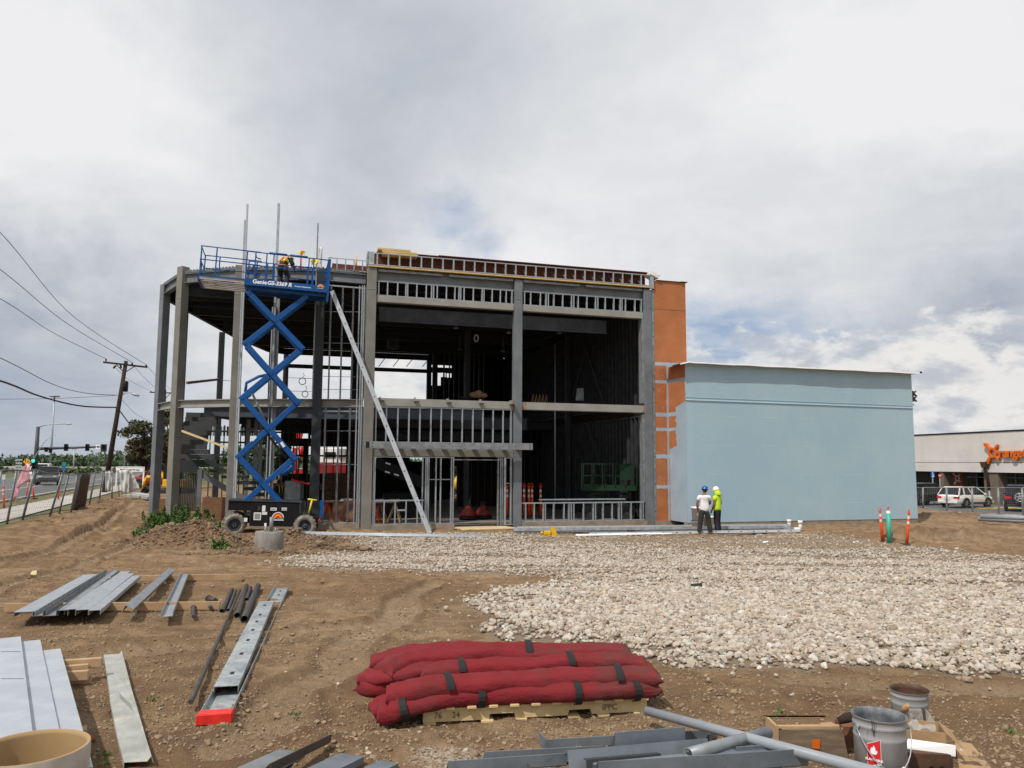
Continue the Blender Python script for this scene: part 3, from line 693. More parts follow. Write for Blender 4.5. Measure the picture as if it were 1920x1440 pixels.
# roof perimeter on the faceted end
def ib(name,p0,p1,w,h,mat,label=None):
    return MB().ibeam(p0,p1,w,h,.028).build(name,mat,B,local=True,label=label)
v=lambda c,z:Vector((c[0],c[1],z))
for a,b_,z0,z1 in ((cA,cB,10.2,10.24),(cB,cC,10.24,10.24),(cC,cD,10.24,10.16),(cD,cE,10.16,10.02)):
    ib('roof_beam',v(a,z0),v(b_,z1),.22,.40,M['steel'])
    m=MB(); m.prof([(-.14,.22),(.10,.22),(.10,.31),(-.14,.31)],v(a,z0),v(b_,z1)); L=(b_-a).length
    n=int(L/.16); d=(b_-a).normalized()
    for i in range(n):
        p=a+d*(.16*i+.08); zz_=z0+(z1-z0)*(.16*i)/L+.335; m.box(p.x-.035,p.x+.035,p.y-.12,p.y+.12,zz_-.03,zz_+.012)
    m.build('roof_edge',M['deck'],B,local=True)
    ib('floor_beam',v(a,4.95),v(b_,4.95),.24,.32,M['steel_light'] if a is not cD else M['steel_warm'])
# rear edges
bl1=Lp(atz(439,632,9.8)); bl2=Lp(atz(504,660,9.8)); bl3=Lp(atz(534,667,9.8)); BD=23.6
pBL=Vector((bl3.x,BD,0)); 
for c in (bl1,bl2,bl3): c.z=0
rim=[cA,cB,cC,cD,cE,Vector((0,.35,0)),Vector((12.14,.35,0)),Vector((12.14,BD,0)),pBL,bl2,bl1]
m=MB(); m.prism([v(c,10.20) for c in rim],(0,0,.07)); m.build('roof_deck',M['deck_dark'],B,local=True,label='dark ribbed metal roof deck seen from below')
for a,b_ in ((cA,bl1),(bl1,bl2),(bl2,pBL),(pBL,Vector((12,BD,0)))): ib('roof_beam',v(a,9.99),v(b_,9.99),.2,.38,M['steel_dark'])
# front main facade beams
for x0,x1 in ((.12,5.79),(6.15,11.68)):
    m=MB(); m.ibeam((x0,.22,9.98),(x1,.22,9.98),.26,.44,.03)
    m.box(x0,x0+.012,.02,.1,9.85,10.1); m.build('roof_beam',M['steel'],B,local=True)
    m=MB(); h=(x0+x1)/2
    m.prof([(0,0),(.09,0),(.09,.012),(.012,.012),(.012,.10),(0,.10)],(x0+.05,.09,10.12),(h-.22,.09,10.12)); m.prof([(0,0),(.09,0),(.09,.012),(.012,.012),(.012,.10),(0,.10)],(h+.08,.09,10.12),(x1-.05,.09,10.12))
    m.build('ledger_angle',M['galv_dull'],B,local=True)
    MB().box(x0,x1,.06,.32,8.90,9.15).build('lintel_beam',M['steel_light'],B,local=True,bevel=.012)
    MB().ibeam((x0,.20,4.94),(x1,.20,4.94),.2,.32,.03).box(x0,x1,.085,.10,4.80,5.08).build('floor_beam',M['steel_light'],B,local=True)
MB().box(.12,5.79,.06,.30,2.83,3.09).build('lintel_beam',M['steel_warm'],B,local=True,bevel=.012)
# bolt plates where beams meet columns
m=MB()
for x in (.14,5.77,6.17,11.66):
    for z in (9.85,9.92,9.99,10.06): m.cyl((x,.08,z),(x,.055,z),.018,n=6)
m.build('bolt',M['steel_dark'],B,local=True)
# rust splashes as weld plates at the floor beam ends
m=MB()
for x0,x1 in ((5.66,5.79),(6.15,6.34),(11.58,11.68)): m.box(x0,x1,.078,.084,4.80,5.09)
m.build('weld_plate',material('rusty_weld_plate',(.26,.12,.05),.9,0,(.36,.33,.28),6,.9),B,local=True)
# canopy tube with brackets
m=MB(); T=[(-.13,-.13),(.13,-.13),(.13,.13),(-.13,.13)]
p0,p1=Vector((-.30,-.42,3.26)),Vector((6.42,-.42,3.26))
for (a0,a1,b0,b1) in ((-.13,.13,-.13,-.12),(-.13,.13,.12,.13),(-.13,-.12,-.12,.12),(.12,.13,-.12,.12)): m.box(p0.x,p1.x,p0.y+a0,p0.y+a1,3.26+b0,3.26+b1)
for x in (-.02,.02): pass
tubeo=m.build('canopy_tube',M['galv_dull'],B,local=True,label='long pale square tube standing proud of the facade over the entrance')
m=MB()
for x in np.arange(.35,6,.62): m.box(x-.05,x+.05,-.29,.06,3.15,3.38)
m.build('bracket',M['galv_dull'],B,local=True)
m=MB()
for x in (.02,6.30):
    for z in (3.20,3.32): m.cyl((x,-.551,z),(x,-.56,z),.022,n=8)
m.box(-.22,-.08,-.554,-.551,3.14,3.38)
m.build('bolt_hole',M['window_dark'],B,local=True)
for px in (716,781,842,903,960):
    s=sx(px,748); m=MB(); m.box(s-.10,s-.085,-.32,.09,5.0,5.13); m.box(s-.10,s+.10,-.32,.09,4.985,5.0); m.build('outrigger_stub',M['steel_light'],B,local=True)
def studs(name,x0,x1,z0,z1,xs_,y=.12,w=.045,dp=.10,mat=None,tr=.035,horiz=(),sub=True,track=True,par=None,xz=None):
    """a light-gauge stud frame: tracks as the part, each stud a sub-part"""
    mat=mat or M['galv']; m=MB()
    m.box(x0,x1,y-dp/2-.003,y+dp/2+.003,z0,z0+tr)
    o=m.build(name,mat,par or B,local=True)
    if z1-z0>.2: MB().box(x0,x1,y-dp/2-.003,y+dp/2+.003,z1-tr,z1).build('top_track',mat,o,local=True)
    for hz_ in horiz: MB().box(x0,x1,y-.02,y+.02,hz_-.012,hz_+.012).build('rail',mat,o,local=True)
    if sub:
        for i,x in enumerate(xs_):
            q=MB(); q.prof([(-w/2,-dp/2),(w/2,-dp/2),(w/2,-dp/2+.006),(-w/2+.006,-dp/2+.006),(-w/2+.006,dp/2-.006),(w/2,dp/2-.006),(w/2,dp/2),(-w/2,dp/2)],(x,y,z0+tr*.5),(x,y,z1-tr*.5),up=(0,1,0))
            q.build('stud',mat,o,local=True)
    return o
# clerestory stud ladders under the roof beam
for x0,x1,xs_ in ((.14,5.77,[.20,.55,.95,1.28,1.35,1.72,2.1,2.32,2.40,2.55,2.93,3.28,3.45,3.52,3.66,4.05,4.42,4.50,4.85,5.2,5.45,5.7]),(6.17,11.66,[6.25,6.52,6.95,7.2,7.30,7.55,7.95,8.35,8.45,8.65,9.05,9.45,9.55,9.9,10.3,10.6,10.68,10.85,11.3,11.6])):
    studs('clerestory_frame',x0,x1,9.16,9.75,xs_,y=.13,tr=.03)
# stud wall under the first-floor beam
studs('stud_wall',.14,5.77,3.10,4.78,[.22,.62]+[sx(690+x/6.194,790) for x in (352,482,610,738,858,982,1104,1228,1345,1463,1580)]+[5.70],y=.17)
# entrance storefront
E_=lambda X:sx(660+X/4.235,950)
o=studs('entrance_frame',E_(162),E_(812),.20,2.82,[E_(x) for x in (168,178,560,585,598,667,705,790,806)],y=.13,horiz=())
m=MB(); m.box(E_(185),E_(575),.09,.17,1.10,1.15); m.box(E_(615),E_(792),.10,.14,1.92,1.95); m.box(E_(605),E_(612),.05,.2,.2,2.82); m.build('rail',M['galv'],o,local=True)
for X in (187,262,350,437,527): q=MB(); q.chan((E_(X),.13,.22),(E_(X),.13,1.10),.10,.045,.006,up=(1,0,0)); q.build('cripple_stud',M['galv'],o,local=True)
MB().box(E_(360),E_(430),.10,.16,.72,.78).build('rail',M['galv'],o,local=True)
studs('door_jamb',E_(1158),E_(1205),.02,2.82,[E_(1165),E_(1185),E_(1198)],y=.16,mat=M['galv_dull'])
studs('door_header',E_(812),E_(1205),2.70,2.82,[],y=.14,mat=M['galv_dull'])
studs('sidelight_frame',E_(1210),5.79,.12,2.82,[E_(1215),E_(1222),5.70],y=.13,horiz=(1.78,))
# low wall in the second bay
G_=lambda X:sx(940+X/4.364,960)
o=studs('low_stud_wall',6.16,11.66,.20,1.00,[G_(x) for x in (205,275,350,366,435,520,560,578,600,680,760,778,840,915,970,990,1070,1150,1168)],y=.13,tr=.05)
m=MB(); x0,x1=sx(1015,936),sx(1178,936); m.chan((x0,.30,1.10),(x1,.30,1.10),.05,.09,.004,up=(0,-1,0)); 
m.build('loose_track',M['galv'],B,local=True)
# left glazed bay between the dark column and the first facade column (plane cD-cE)
def onDE(px,py):
    d=ray(px,py); A=LB@v(cD,0); Bq=LB@v(cE,0); nn=(Bq-A).cross(Vector((0,0,1))); t=(A-CAM).dot(nn)/d.dot(nn); return LBI@(CAM+d*t)
dDE=(cE-cD).normalized()
def seg(name,pts,w,h,mat,par=B,up=(0,1,0)):
    m=MB()
    for a,b_ in zip(pts[:-1],pts[1:]): m.bar(a,b_,w,h,up)
    return m.build(name,mat,par,local=True)
topz=9.80; 
fr=seg('stud_wall',[onDE(606,771),onDE(684,771)],.06,.05,M['galv'])
for px,pb in ((611,607),(636,631),(657,653),(675,673),(681,679)):
    a=onDE(px,772); b_=onDE(px,772); b_.z=.22; a.z=4.76
    q=MB(); q.chan(a,b_,.055,.09,.006,up=dDE.cross(Vector((0,0,1)))*-1); q.build('stud',M['galv'],fr,local=True)
for py in (808,871):
    seg('bridging_channel',[onDE(606,py),onDE(684,py)],.02,.025,M['galv_dull'],fr)
seg('sill_track',[onDE(604,980),onDE(684,982)],.09,.05,M['galv'],fr)
fr=seg('stud_wall',[Vector((*v(onDE(606,515),0).xy,9.78)),Vector((*v(onDE(686,515),0).xy,9.66))],.06,.05,M['galv'])
for px in (619,641,661,679,684):
    a=onDE(px,640); a.z=9.7; b_=a.copy(); b_.z=5.12
    q=MB(); q.chan(a,b_,.05,.09,.006,up=dDE.cross(Vector((0,0,1)))*-1); q.build('stud',M['galv'],fr,local=True)
for py in (584,643,706,730): seg('bridging_channel',[onDE(606,py),onDE(684,py+1)],.018,.02,M['galv_dull'],fr)
# tall jamb studs that pass the roof and stick up into the sky
def tall(px0,py0,px1,py1,Y,w,mat,lab=None,zb=None):
    a=at(px0,py0,Y); b_=at(px0,py0,Y); b_.z=zb if zb is not None else at(px1,py1,Y).z
    q=MB(); q.chan(a,b_,w,.10,.006,up=(0.1,-1,0)); q.build('tall_stud',mat,B,label=lab)
tall(463.5,382,0,0,30.55,.06,M['white_metal'],'tallest bright stud standing above the roof',.1)
tall(459,412,0,0,30.6,.05,M['galv'],None,.1)
tall(522.5,381,0,0,30.5,.085,M['galv'],None,4.8)
tall(517,575,0,0,31.2,.05,M['white_metal'],None,.1); tall(511,575,0,0,31.25,.03,M['white_metal'],None,.1)
tall(596,418,0,0,30.3,.045,M['galv_dull'],None,5.1)
tall(521.5,560,0,0,31.3,.13,M['galv_dull'],None,.1)
# punched stud beside the right column
m=MB(); m.box(12.06,12.17,.0,.10,.05,10.2); m.build('edge_stud',M['galv_dull'],B,local=True)
m=MB()
for k in range(17): m.box(12.10,12.13,-.004,-.001,.55+.58*k,.62+.58*k)
m.build('punch_hole',M['window_dark'],B,local=True)
m=MB(); m.box(11.60,11.70,.05,.4,5.2,8.9); m.box(11.60,11.68,.05,.4,1.0,4.7); m.build('jamb_stud',M['galv_dull'],B,local=True)
# studs beside the first column
for x in (-.33,-.40,-.50): q=MB(); q.box(x-.02,x+.02,.35+(-.33-x),.43+(-.33-x),.2,9.6); q.build('jamb_stud',M['galv'],B,local=True)
# parapet over the facade
xs_=[.10+.44*i for i in range(28)]
pf=studs('parapet_frame',.0,12.02,10.34,10.84,[x for x in xs_ if x<12.0],y=-.02,w=.055,dp=.09,tr=.035)
m=MB()
m.box(-.28,-.02,-.07,.0,10.34,10.86); m.box(-.28,-.24,-.07,.55,10.34,10.86); m.box(11.98,12.14,-.08,.02,10.24,10.86); m.build('parapet_corner',M['galv'],B,local=True)
m=MB(); m.box(-.22,12.1,-.06,.75,10.275,10.335); m.build('parapet_base_board',M['ply_yellow'],B,local=True)
m=MB(); m.hexa([(0,.60,10.34),(12.05,.60,10.34),(12.05,.64,10.34),(0,.64,10.34),(0,.60,10.96),(12.05,.60,10.96),(12.05,.64,10.96),(0,.64,10.96)]); m.box(1.4,12.05,.20,.75,10.965,10.99); m.box(2.6,12.05,.16,.80,10.993,11.01)
m.build('parapet_sheathing',M['ply_red'],B,local=True)
m=MB()
for x in xs_[1:]:
    if x<11.9: m.bar((x+.05,.05,10.42),(x+.05,.58,10.80),.035,.02,(1,0,0)); m.bar((x+.05,.04,10.40),(x+.05,.58,10.37),.035,.02,(1,0,0))
m.build('parapet_brace',M['galv_dull'],B,local=True)
# parapet of the left bay
A_=v(cD,10.44)+Vector((.25,-.08,0)); Bq=v(cE,10.30)+Vector((0,-.1,0)); dd=(Bq-A_); 
m=MB(); m.prof([(-.02,.0),(.02,.0),(.02,.03),(-.02,.03)],A_,Bq); m.prof([(-.02,.46),(.02,.46),(.02,.49),(-.02,.49)],A_,Bq); pf2=m.build('parapet_frame',M['galv'],B,local=True)
for t in (.02,.24,.46,.68,.9): p=A_+dd*t; q=MB(); q.box(p.x-.02,p.x+.02,p.y-.04,p.y+.04,p.z,p.z+.47); q.build('stud',M['galv'],pf2,local=True)
m=MB(); m.prof([(-.62,-.02),(-.60,-.02),(-.60,.40),(-.62,.40)],A_,Bq); m.prof([(-.62,-.03),(.03,-.03),(.03,-.01),(-.62,-.01)],A_,Bq); m.build('parapet_sheathing',M['ply_red'],B,local=True)
# white membrane flap and orange end wall
def tape_mat():
    m=bpy.data.materials.new('orange_sheathing_with_blue_joint_paint'); m.use_nodes=True; g=NG(m.node_tree); b=g.n['Principled BSDF']
    tc=g.new('ShaderNodeTexCoord').outputs['Object']; sp=g.new('ShaderNodeSeparateXYZ'); g.l.new(tc,sp.inputs[0])
    nz=g.math('SUBTRACT',g.noise(tc,5,6,.65),.5); nf=g.math('SUBTRACT',g.noise(tc,22,5,.7),.5)
    w=g.math('ADD',g.math('MULTIPLY',nz,.10),g.math('MULTIPLY',nf,.05)); zc=g.math('ADD',sp.outputs[2],w)
    base=g.mix(g.mapr(g.noise(g.vmath('MULTIPLY',tc,(1,1,1.6)),1.1,6,.6),.32,.68),(.42,.150,.052),(.34,.118,.040))
    mask=None
    def band(v,c,h): 
        return g.mapr(g.math('ABSOLUTE',g.math('SUBTRACT',v,c)),h,h+.025,1,0)
    def mx(a,b_): return b_ if a is None else g.math('MAXIMUM',a,b_)
    for zc_,h in ((6.93,.06),(6.15,.055),(4.72,.07),(4.08,.055),(2.92,.07),(1.62,.06)): mask=mx(mask,band(zc,zc_,h))
    xv=g.math('ADD',sp.outputs[0],w)
    mask=mx(mask,g.math('MULTIPLY',g.math('MULTIPLY',g.mapr(xv,12.70,12.735),g.mapr(zc,6.9,6.95,1,0)),g.mapr(sp.outputs[1],-.03,-.01)))
    # dabs over fasteners on the lower boards
    dab=g.mapr(g.noise(tc,6.5,5,.7),.60,.63); dab=g.math('MULTIPLY',dab,g.mapr(g.math('ABSOLUTE',g.math('SUBTRACT',sp.outputs[0],12.45)),.12,.2,1,0)); dab=g.math('MULTIPLY',dab,g.mapr(sp.outputs[2],6.8,6.9,1,0)); dab=g.math('MULTIPLY',dab,g.mapr(sp.outputs[2],1.7,1.75))
    mask=mx(mask,dab)
    # side face turning to the wing: paint takes over towards the corner
    pro=g.math('MULTIPLY',sp.outputs[1],-1.0)
    lim=g.math('MULTIPLY',g.mapr(sp.outputs[2],5.0,5.2,.62,1.46,False),g.mapr(sp.outputs[2],3.2,3.35,0.02,1,False))
    sm=g.mapr(g.math('ADD',pro,g.math('MULTIPLY',nz,.55)),lim,g.math('ADD',lim,.06)); sm=g.math('MULTIPLY',sm,g.mapr(pro,.06,.09))
    mask=mx(mask,sm)
    joint=band(sp.outputs[2],9.35,.004); base=g.mix(g.math('MULTIPLY',joint,.7),base,(.12,.04,.015))
    jl=g.mapr(g.noise(tc,24,2,.5),.70,.74); base=g.mix(g.math('MULTIPLY',jl,.6),base,(.22,.07,.02))
    bl=g.mix(g.mapr(g.noise(tc,1.2,4,.5),.3,.7),(.29,.39,.475),(.35,.46,.54))
    g.put(b.inputs['Base Color'],g.mix(g.math('MULTIPLY',mask,.93),base,bl)); b.inputs['Roughness'].default_value=.8; return m
M['tape']=tape_mat()
MB().box(12.18,13.72,.0,.25,.18,10.62).box(13.52,13.72,.25,9,6.8,10.62).build('end_wall',M['tape'],B,local=True,label='orange sheathed end wall above and beside the blue wing')
MB().box(12.30,13.78,-.05,.35,10.622,10.65).build('wall_cap',M['ply_red'],B,local=True)
m=MB()
m.hexa([(11.95,-.12,10.86),(12.35,-.12,10.70),(12.35,.5,10.70),(11.95,.5,10.86),(11.95,-.12,11.03),(12.45,-.14,10.84),(12.45,.5,10.84),(11.95,.5,11.03)])
m.box(13.45,13.84,-.10,.4,10.655,10.68)
m.build('membrane_flap',M['membrane_edge'],B,local=True)
# the blue wing
def blue_mat():
    m=bpy.data.materials.new('brushed_blue_air_barrier'); m.use_nodes=True; g=NG(m.node_tree); b=g.n['Principled BSDF']
    tc=g.new('ShaderNodeTexCoord').outputs['Object']; sp=g.new('ShaderNodeSeparateXYZ'); g.l.new(tc,sp.inputs[0])
    a=g.noise(tc,.35,6,.6); h_=g.noise(g.vmath('MULTIPLY',tc,(.5,1,6)),1.6,7,.65); s_=g.noise(g.vmath('MULTIPLY',tc,(6,1,.6)),2,6,.6)
    c=g.mix(g.mapr(a,.35,.65),(.295,.432,.510),(.340,.468,.530)); c=g.mix(g.mapr(h_,.42,.7,0,.35),c,(.32,.455,.53)); c=g.mix(g.mapr(s_,.5,.75,0,.30),c,(.215,.345,.44))
    c=g.mix(g.mapr(g.noise(tc,.9,4,.6),.60,.75,0,.35),c,(.27,.36,.40))
    # board joints, faint
    zj=g.math('PINGPONG',g.math('SUBTRACT',sp.outputs[2],.95),.61); j=g.math('MULTIPLY',g.mapr(zj,.0,.012,1,0),g.mapr(g.noise(g.vmath('MULTIPLY',tc,(1,1,.2)),.9,3,.5),.48,.58))
    c=g.mix(g.math('MULTIPLY',j,.8),c,(.46,.60,.68))
    xj=g.math('PINGPONG',g.math('SUBTRACT',sp.outputs[0],12.8),1.22); j2=g.math('MULTIPLY',g.mapr(xj,.0,.01,1,0),g.mapr(g.noise(tc,.7,3,.5),.5,.6)); c=g.mix(g.math('MULTIPLY',j2,.5),c,(.40,.52,.57))
    # dark nicks close to the corner
    c=g.mix(g.math('MULTIPLY',g.mapr(g.noise(g.vmath('MULTIPLY',tc,(.45,1,.9)),.8,7,.7),.50,.60),.45),c,(.345,.46,.51))
    fa=g.voro(g.vmath('MULTIPLY',tc,(2.46,1,4.9)),1.0,rnd=.12); c=g.mix(g.math('MULTIPLY',g.mapr(fa,.035,.06,1,0),.35),c,(.20,.30,.36))
    dk=g.math('MULTIPLY',g.mapr(g.noise(tc,3.2,6,.7),.66,.70),g.mapr(sp.outputs[0],13.2,14.2,1,0)); c=g.mix(g.math('MULTIPLY',dk,.6),c,(.12,.20,.28))
    band=g.math('MULTIPLY',g.mapr(sp.outputs[0],13.05,13.2,1,0),.5); c=g.mix(band,c,(.35,.46,.56))
    g.put(b.inputs['Base Color'],c); b.inputs['Roughness'].default_value=.7
    bp=g.new('ShaderNodeBump'); bp.inputs['Strength'].default_value=.25; bp.inputs['Distance'].default_value=.01
    g.put(bp.inputs['Height'],g.math('ADD',g.noise(g.vmath('MULTIPLY',tc,(1,1,5)),9,6,.65),a)); g.l.new(bp.outputs[0],b.inputs['Normal']); return m
M['blue_wall']=blue_mat()
WX0,WX1,WY=12.80,24.45,-1.5
wing=MB().box(WX0+.004,WX1,WY,WY+.2,.20,6.80).box(WX1-.2,WX1,WY+.2,14,.20,6.80).box(WX0+.004,WX1-.2,13.8,14,.2,6.8).build('wing_wall',M['blue_wall'],B,local=True,label='flat light blue windowless wing wall')
MB().box(WX0-.01,WX0,WY+.004,-.004,.20,6.78).build('wing_side_wall',M['tape'],B,local=True,label='narrow side of the wing, patchy blue over orange boards')
m=MB(); m.prof([(-.018,0),(.018,0),(.012,.03),(0,.04),(-.018,.035)],(WX0,WY-.018,5.24),(WX1,WY-.018,5.19)); m.prof([(-.008,0),(.008,0),(.008,.02),(-.008,.02)],(WX0,WY-.008,5.36),(WX1,WY-.008,5.30)); m.build('belt_flashing',M['blue_wall'],B,local=True)
MB().box(12.1,13.72,-.02,.2,-.4,.18).box(WX0,WX1,WY+.02,WY+.3,-.5,.195).box(WX1-.22,WX1-.02,WY+.3,14,-.5,.195).build('footing',M['footing'],B,local=True)
# roof membrane draped over the wing edge
m=MB(); n=60; r0=[];r1=[];r2=[]
for i in range(n+1):
    x=WX0-.38+(WX1+.42-WX0+.2)*i/n; w=.004*math.sin(i*.9)+.012*math.sin(i*.17+1); zt=6.84+.004*math.sin(i*.5)-(.02 if i>2 else .10*(2-i)/2)
    r0.append(m.v((x,WY+1.3,zt+.02))); r1.append(m.v((x,WY-.30-w,zt))); r2.append(m.v((x,WY-.31-w,zt-.05-.008*math.sin(i*.7))))
r3=[m.v((q.co.x,q.co.y+.03,q.co.z-.004)) for q in r2]; r4=[m.v((q.co.x,q.co.y+.05,q.co.z-.03)) for q in r1]; r5=[m.v((q.co.x,q.co.y,q.co.z-.035)) for q in r0]
for A2,B2 in ((r0,r1),(r1,r2),(r2,r3),(r3,r4),(r4,r5)):
    for i in range(n): m._f([A2[i],A2[i+1],B2[i+1],B2[i]])
m.build('roof_membrane',M['membrane_edge'],B,local=True)
m=MB(); m.cyl((WX1+.25,WY-.33,6.83),(WX1+.36,WY-.2,6.86),.05,n=8); m.build('membrane_roll',M['black_rubber'],B,local=True)
MB().box(WX0,WX1-.2,WY+.2,13.8,6.5,6.6).build('wing_roof',M['deck'],B,local=True)
# slab, footing
m=MB(); m.prism([v(c,-.30) for c in [cA,cB,cC,cD,cE,Vector((0,.05,0)),Vector((12,.05,0)),Vector((12,BD,0)),pBL,bl2,bl1]],(0,0,.33)); m.build('floor_slab',M['concrete_slab'],B,local=True)
m=MB(); m.box(.12,E_(812),-.06,.045,-.3,.19); m.box(6.15,11.68,-.10,.045,-.3,.19); 
for a,b_ in ((cD,cE),(cC,cD)): m.prof([(-.12,-.3),(.12,-.3),(.12,.21),(-.12,.21)],v(a,0),v(b_,0))
m.build('footing',M['footing'],B,local=True)
m=MB(); m.hexa([(E_(840),-1.0,.02),(E_(1290),-.7,.02),(E_(1215),.04,.02),(E_(812),.04,.02),(E_(840),-1.0,.05),(E_(1290),-.7,.05),(E_(1215),.04,.08),(E_(812),.04,.08)]); m.build('entrance_ramp',M['wood_pale'],B,local=True)
# interior ---------------------------------------------------------
# joists and girders
def leftx(d):
    pts=[cE,cD,cC,cB,cA,bl1,bl2,pBL]
    for a,b_ in zip(pts[:-1],pts[1:]):
        if min(a.y,b_.y)<=d<=max(a.y,b_.y): return a.x+(b_.x-a.x)*(d-a.y)/(b_.y-a.y+1e-9)+.35
    return 0.1
for d in (4.6,9.2,13.8,18.4):
    x0=leftx(d)
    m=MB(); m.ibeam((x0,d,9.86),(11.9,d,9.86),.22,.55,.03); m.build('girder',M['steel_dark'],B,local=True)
m=MB(); m.box(.5,10.9,2.3,2.42,8.55,9.15); m.box(.5,10.9,2.2,2.3,8.53,8.57); m.build('deep_beam',material('blue_grey_beam',(.12,.14,.17),.5,.2,(.07,.08,.10),1.5,.8),B,local=True)
for d in np.arange(1.6,23,1.53):
    x0=leftx(d); x1=11.9
    m=MB(); m.bar((x0,d,10.15),(x1,d,10.15),.06,.05); m.bar((x0,d,9.72),(x1,d,9.72),.05,.04)
    n=int((x1-x0)/.36)
    for i in range(n): a=x0+(x1-x0)*i/n; b_=x0+(x1-x0)*(i+1)/n; m.bar((a,d,9.73 if i%2 else 10.13),(b_,d,10.13 if i%2 else 9.73),.02,.02)
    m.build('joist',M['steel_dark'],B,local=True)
# interior columns
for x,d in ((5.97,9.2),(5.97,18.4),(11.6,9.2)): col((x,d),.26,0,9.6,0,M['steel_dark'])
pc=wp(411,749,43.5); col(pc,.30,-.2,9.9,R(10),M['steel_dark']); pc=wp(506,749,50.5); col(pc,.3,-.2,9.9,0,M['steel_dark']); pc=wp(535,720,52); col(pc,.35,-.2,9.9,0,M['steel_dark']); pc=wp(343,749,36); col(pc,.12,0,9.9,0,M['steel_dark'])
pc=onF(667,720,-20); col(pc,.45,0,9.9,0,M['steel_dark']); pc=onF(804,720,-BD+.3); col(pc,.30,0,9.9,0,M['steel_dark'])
# mezzanine slab
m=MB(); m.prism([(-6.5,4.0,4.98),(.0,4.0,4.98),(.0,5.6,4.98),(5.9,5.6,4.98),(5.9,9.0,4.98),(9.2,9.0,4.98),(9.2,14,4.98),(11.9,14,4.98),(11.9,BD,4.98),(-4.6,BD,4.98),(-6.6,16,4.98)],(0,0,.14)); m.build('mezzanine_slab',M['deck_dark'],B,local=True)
m=MB(); m.ibeam((.0,5.6,4.85),(5.9,5.6,4.85),.2,.5,.03); m.ibeam((.0,9.0,4.65),(9.2,9.0,4.65),.25,.62,.03); m.ibeam((9.2,9.0,4.65),(9.2,14,4.65),.25,.62,.03); m.ibeam((-6.4,4.0,4.7),(0,4.0,4.7),.25,.5,.03); m.build('mezzanine_beam',material('navy_grey_beam',(.085,.10,.125),.6,0,(.06,.07,.085),1.5,.7),B,local=True)
m=MB(); m.box(.5,8.9,9.5,9.8,3.75,4.25); m.build('duct',M['galv_in'],B,local=True)
m=MB(); m.cyl((.2,8.8,4.15),(9,8.8,4.15),.04,n=8); m.build('sprinkler_pipe',M['galv_in'],B,local=True)
for d in (12,16,20):
    MB().ibeam((-5.5,d,4.72),(11.8,d,4.72),.2,.42,.03).build('floor_joist',M['steel_dark'],B,local=True)
# right-hand inner wall with studs
M['ply_dark']=material('shaded_interior_sheathing',(.024,.016,.012),.95,0,(.014,.010,.008),1.5,.7,spec=.1)  # board colour lowered to carry the shade of the interior
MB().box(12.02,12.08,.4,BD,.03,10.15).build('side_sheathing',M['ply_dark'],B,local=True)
for z0,z1 in ((.03,4.7),(5.15,9.6)):
    m=MB()
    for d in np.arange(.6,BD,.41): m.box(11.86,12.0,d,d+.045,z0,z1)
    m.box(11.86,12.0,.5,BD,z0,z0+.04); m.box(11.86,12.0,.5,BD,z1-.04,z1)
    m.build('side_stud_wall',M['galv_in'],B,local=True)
for (a,b_) in (((11.75,4.3,5.15),(11.75,6.9,8.6)),((11.75,9.5,5.15),(11.75,6.9,8.6))): MB().bar(a,b_,.10,.10,(1,0,0)).build('brace',M['steel_dark'],B,local=True)
MB().bar((11.7,3.2,.1),(11.7,6.6,4.6),.10,.10,(1,0,0)).build('brace',M['steel_dark'],B,local=True)
MB().cyl((9.9,6.5,.1),(9.9,6.5,8.6),.035,n=8).build('pipe',M['galv'],B,local=True)
# back walls with openings
def holed(name,x0,x1,z0,z1,y,holes,mat,th=.12,par=B,label=None):
    xs=sorted({x0,x1,*[h for q in holes for h in q[:2]]}); zs=sorted({z0,z1,*[h for q in holes for h in q[2:]]}); xs=[x for x in xs if x0<=x<=x1]; zs=[z for z in zs if z0<=z<=z1]
    m=MB()
    for a,b_ in zip(xs[:-1],xs[1:]):
        run=None
        for c,d in zip(zs[:-1],zs[1:]):
            mx_,mz=(a+b_)/2,(c+d)/2; solid=not any(q[0]<mx_<q[1] and q[2]<mz<q[3] for q in holes)
            if solid: run=[run[0] if run else c,d]
            if (not solid) and run: m.box(a,b_,y,y+th,run[0],run[1]); run=None
        if run: m.box(a,b_,y,y+th,run[0],run[1])
    return m.build(name,mat,par,local=True,label=label)
def fx(px,n): return onF(px,740,n).x
def fz(py,px,n): return onF(px,py,n).z
n=-BD
Xb=fx(802,n)
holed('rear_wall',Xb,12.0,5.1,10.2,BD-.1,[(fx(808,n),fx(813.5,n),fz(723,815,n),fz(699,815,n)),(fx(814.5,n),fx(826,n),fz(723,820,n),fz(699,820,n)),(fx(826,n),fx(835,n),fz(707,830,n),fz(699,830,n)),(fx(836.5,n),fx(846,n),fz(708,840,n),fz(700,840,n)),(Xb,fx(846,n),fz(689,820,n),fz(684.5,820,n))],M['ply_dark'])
MB().box(pBL.x,fx(806,n),BD-.3,BD-.1,fz(689.5,700,n)-.25,fz(689.5,700,n)+.0).build('rear_rail',M['steel_dark'],B,local=True)
m=MB()
for px in (708,735,760,790): x=fx(px,n); m.bar((x,BD-.2,fz(688,px,n)),(x+.5,BD-.2,9.9),.05,.05,(0,1,0))
m.build('rear_bracket',M['steel_dark'],B,local=True)
m=MB()
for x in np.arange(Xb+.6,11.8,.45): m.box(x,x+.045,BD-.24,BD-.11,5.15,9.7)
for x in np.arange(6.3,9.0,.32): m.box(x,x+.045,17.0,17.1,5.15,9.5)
m.box(6.3,9.2,17.0,17.1,9.5,9.54); m.build('rear_stud_wall',M['galv_in'],B,local=True)
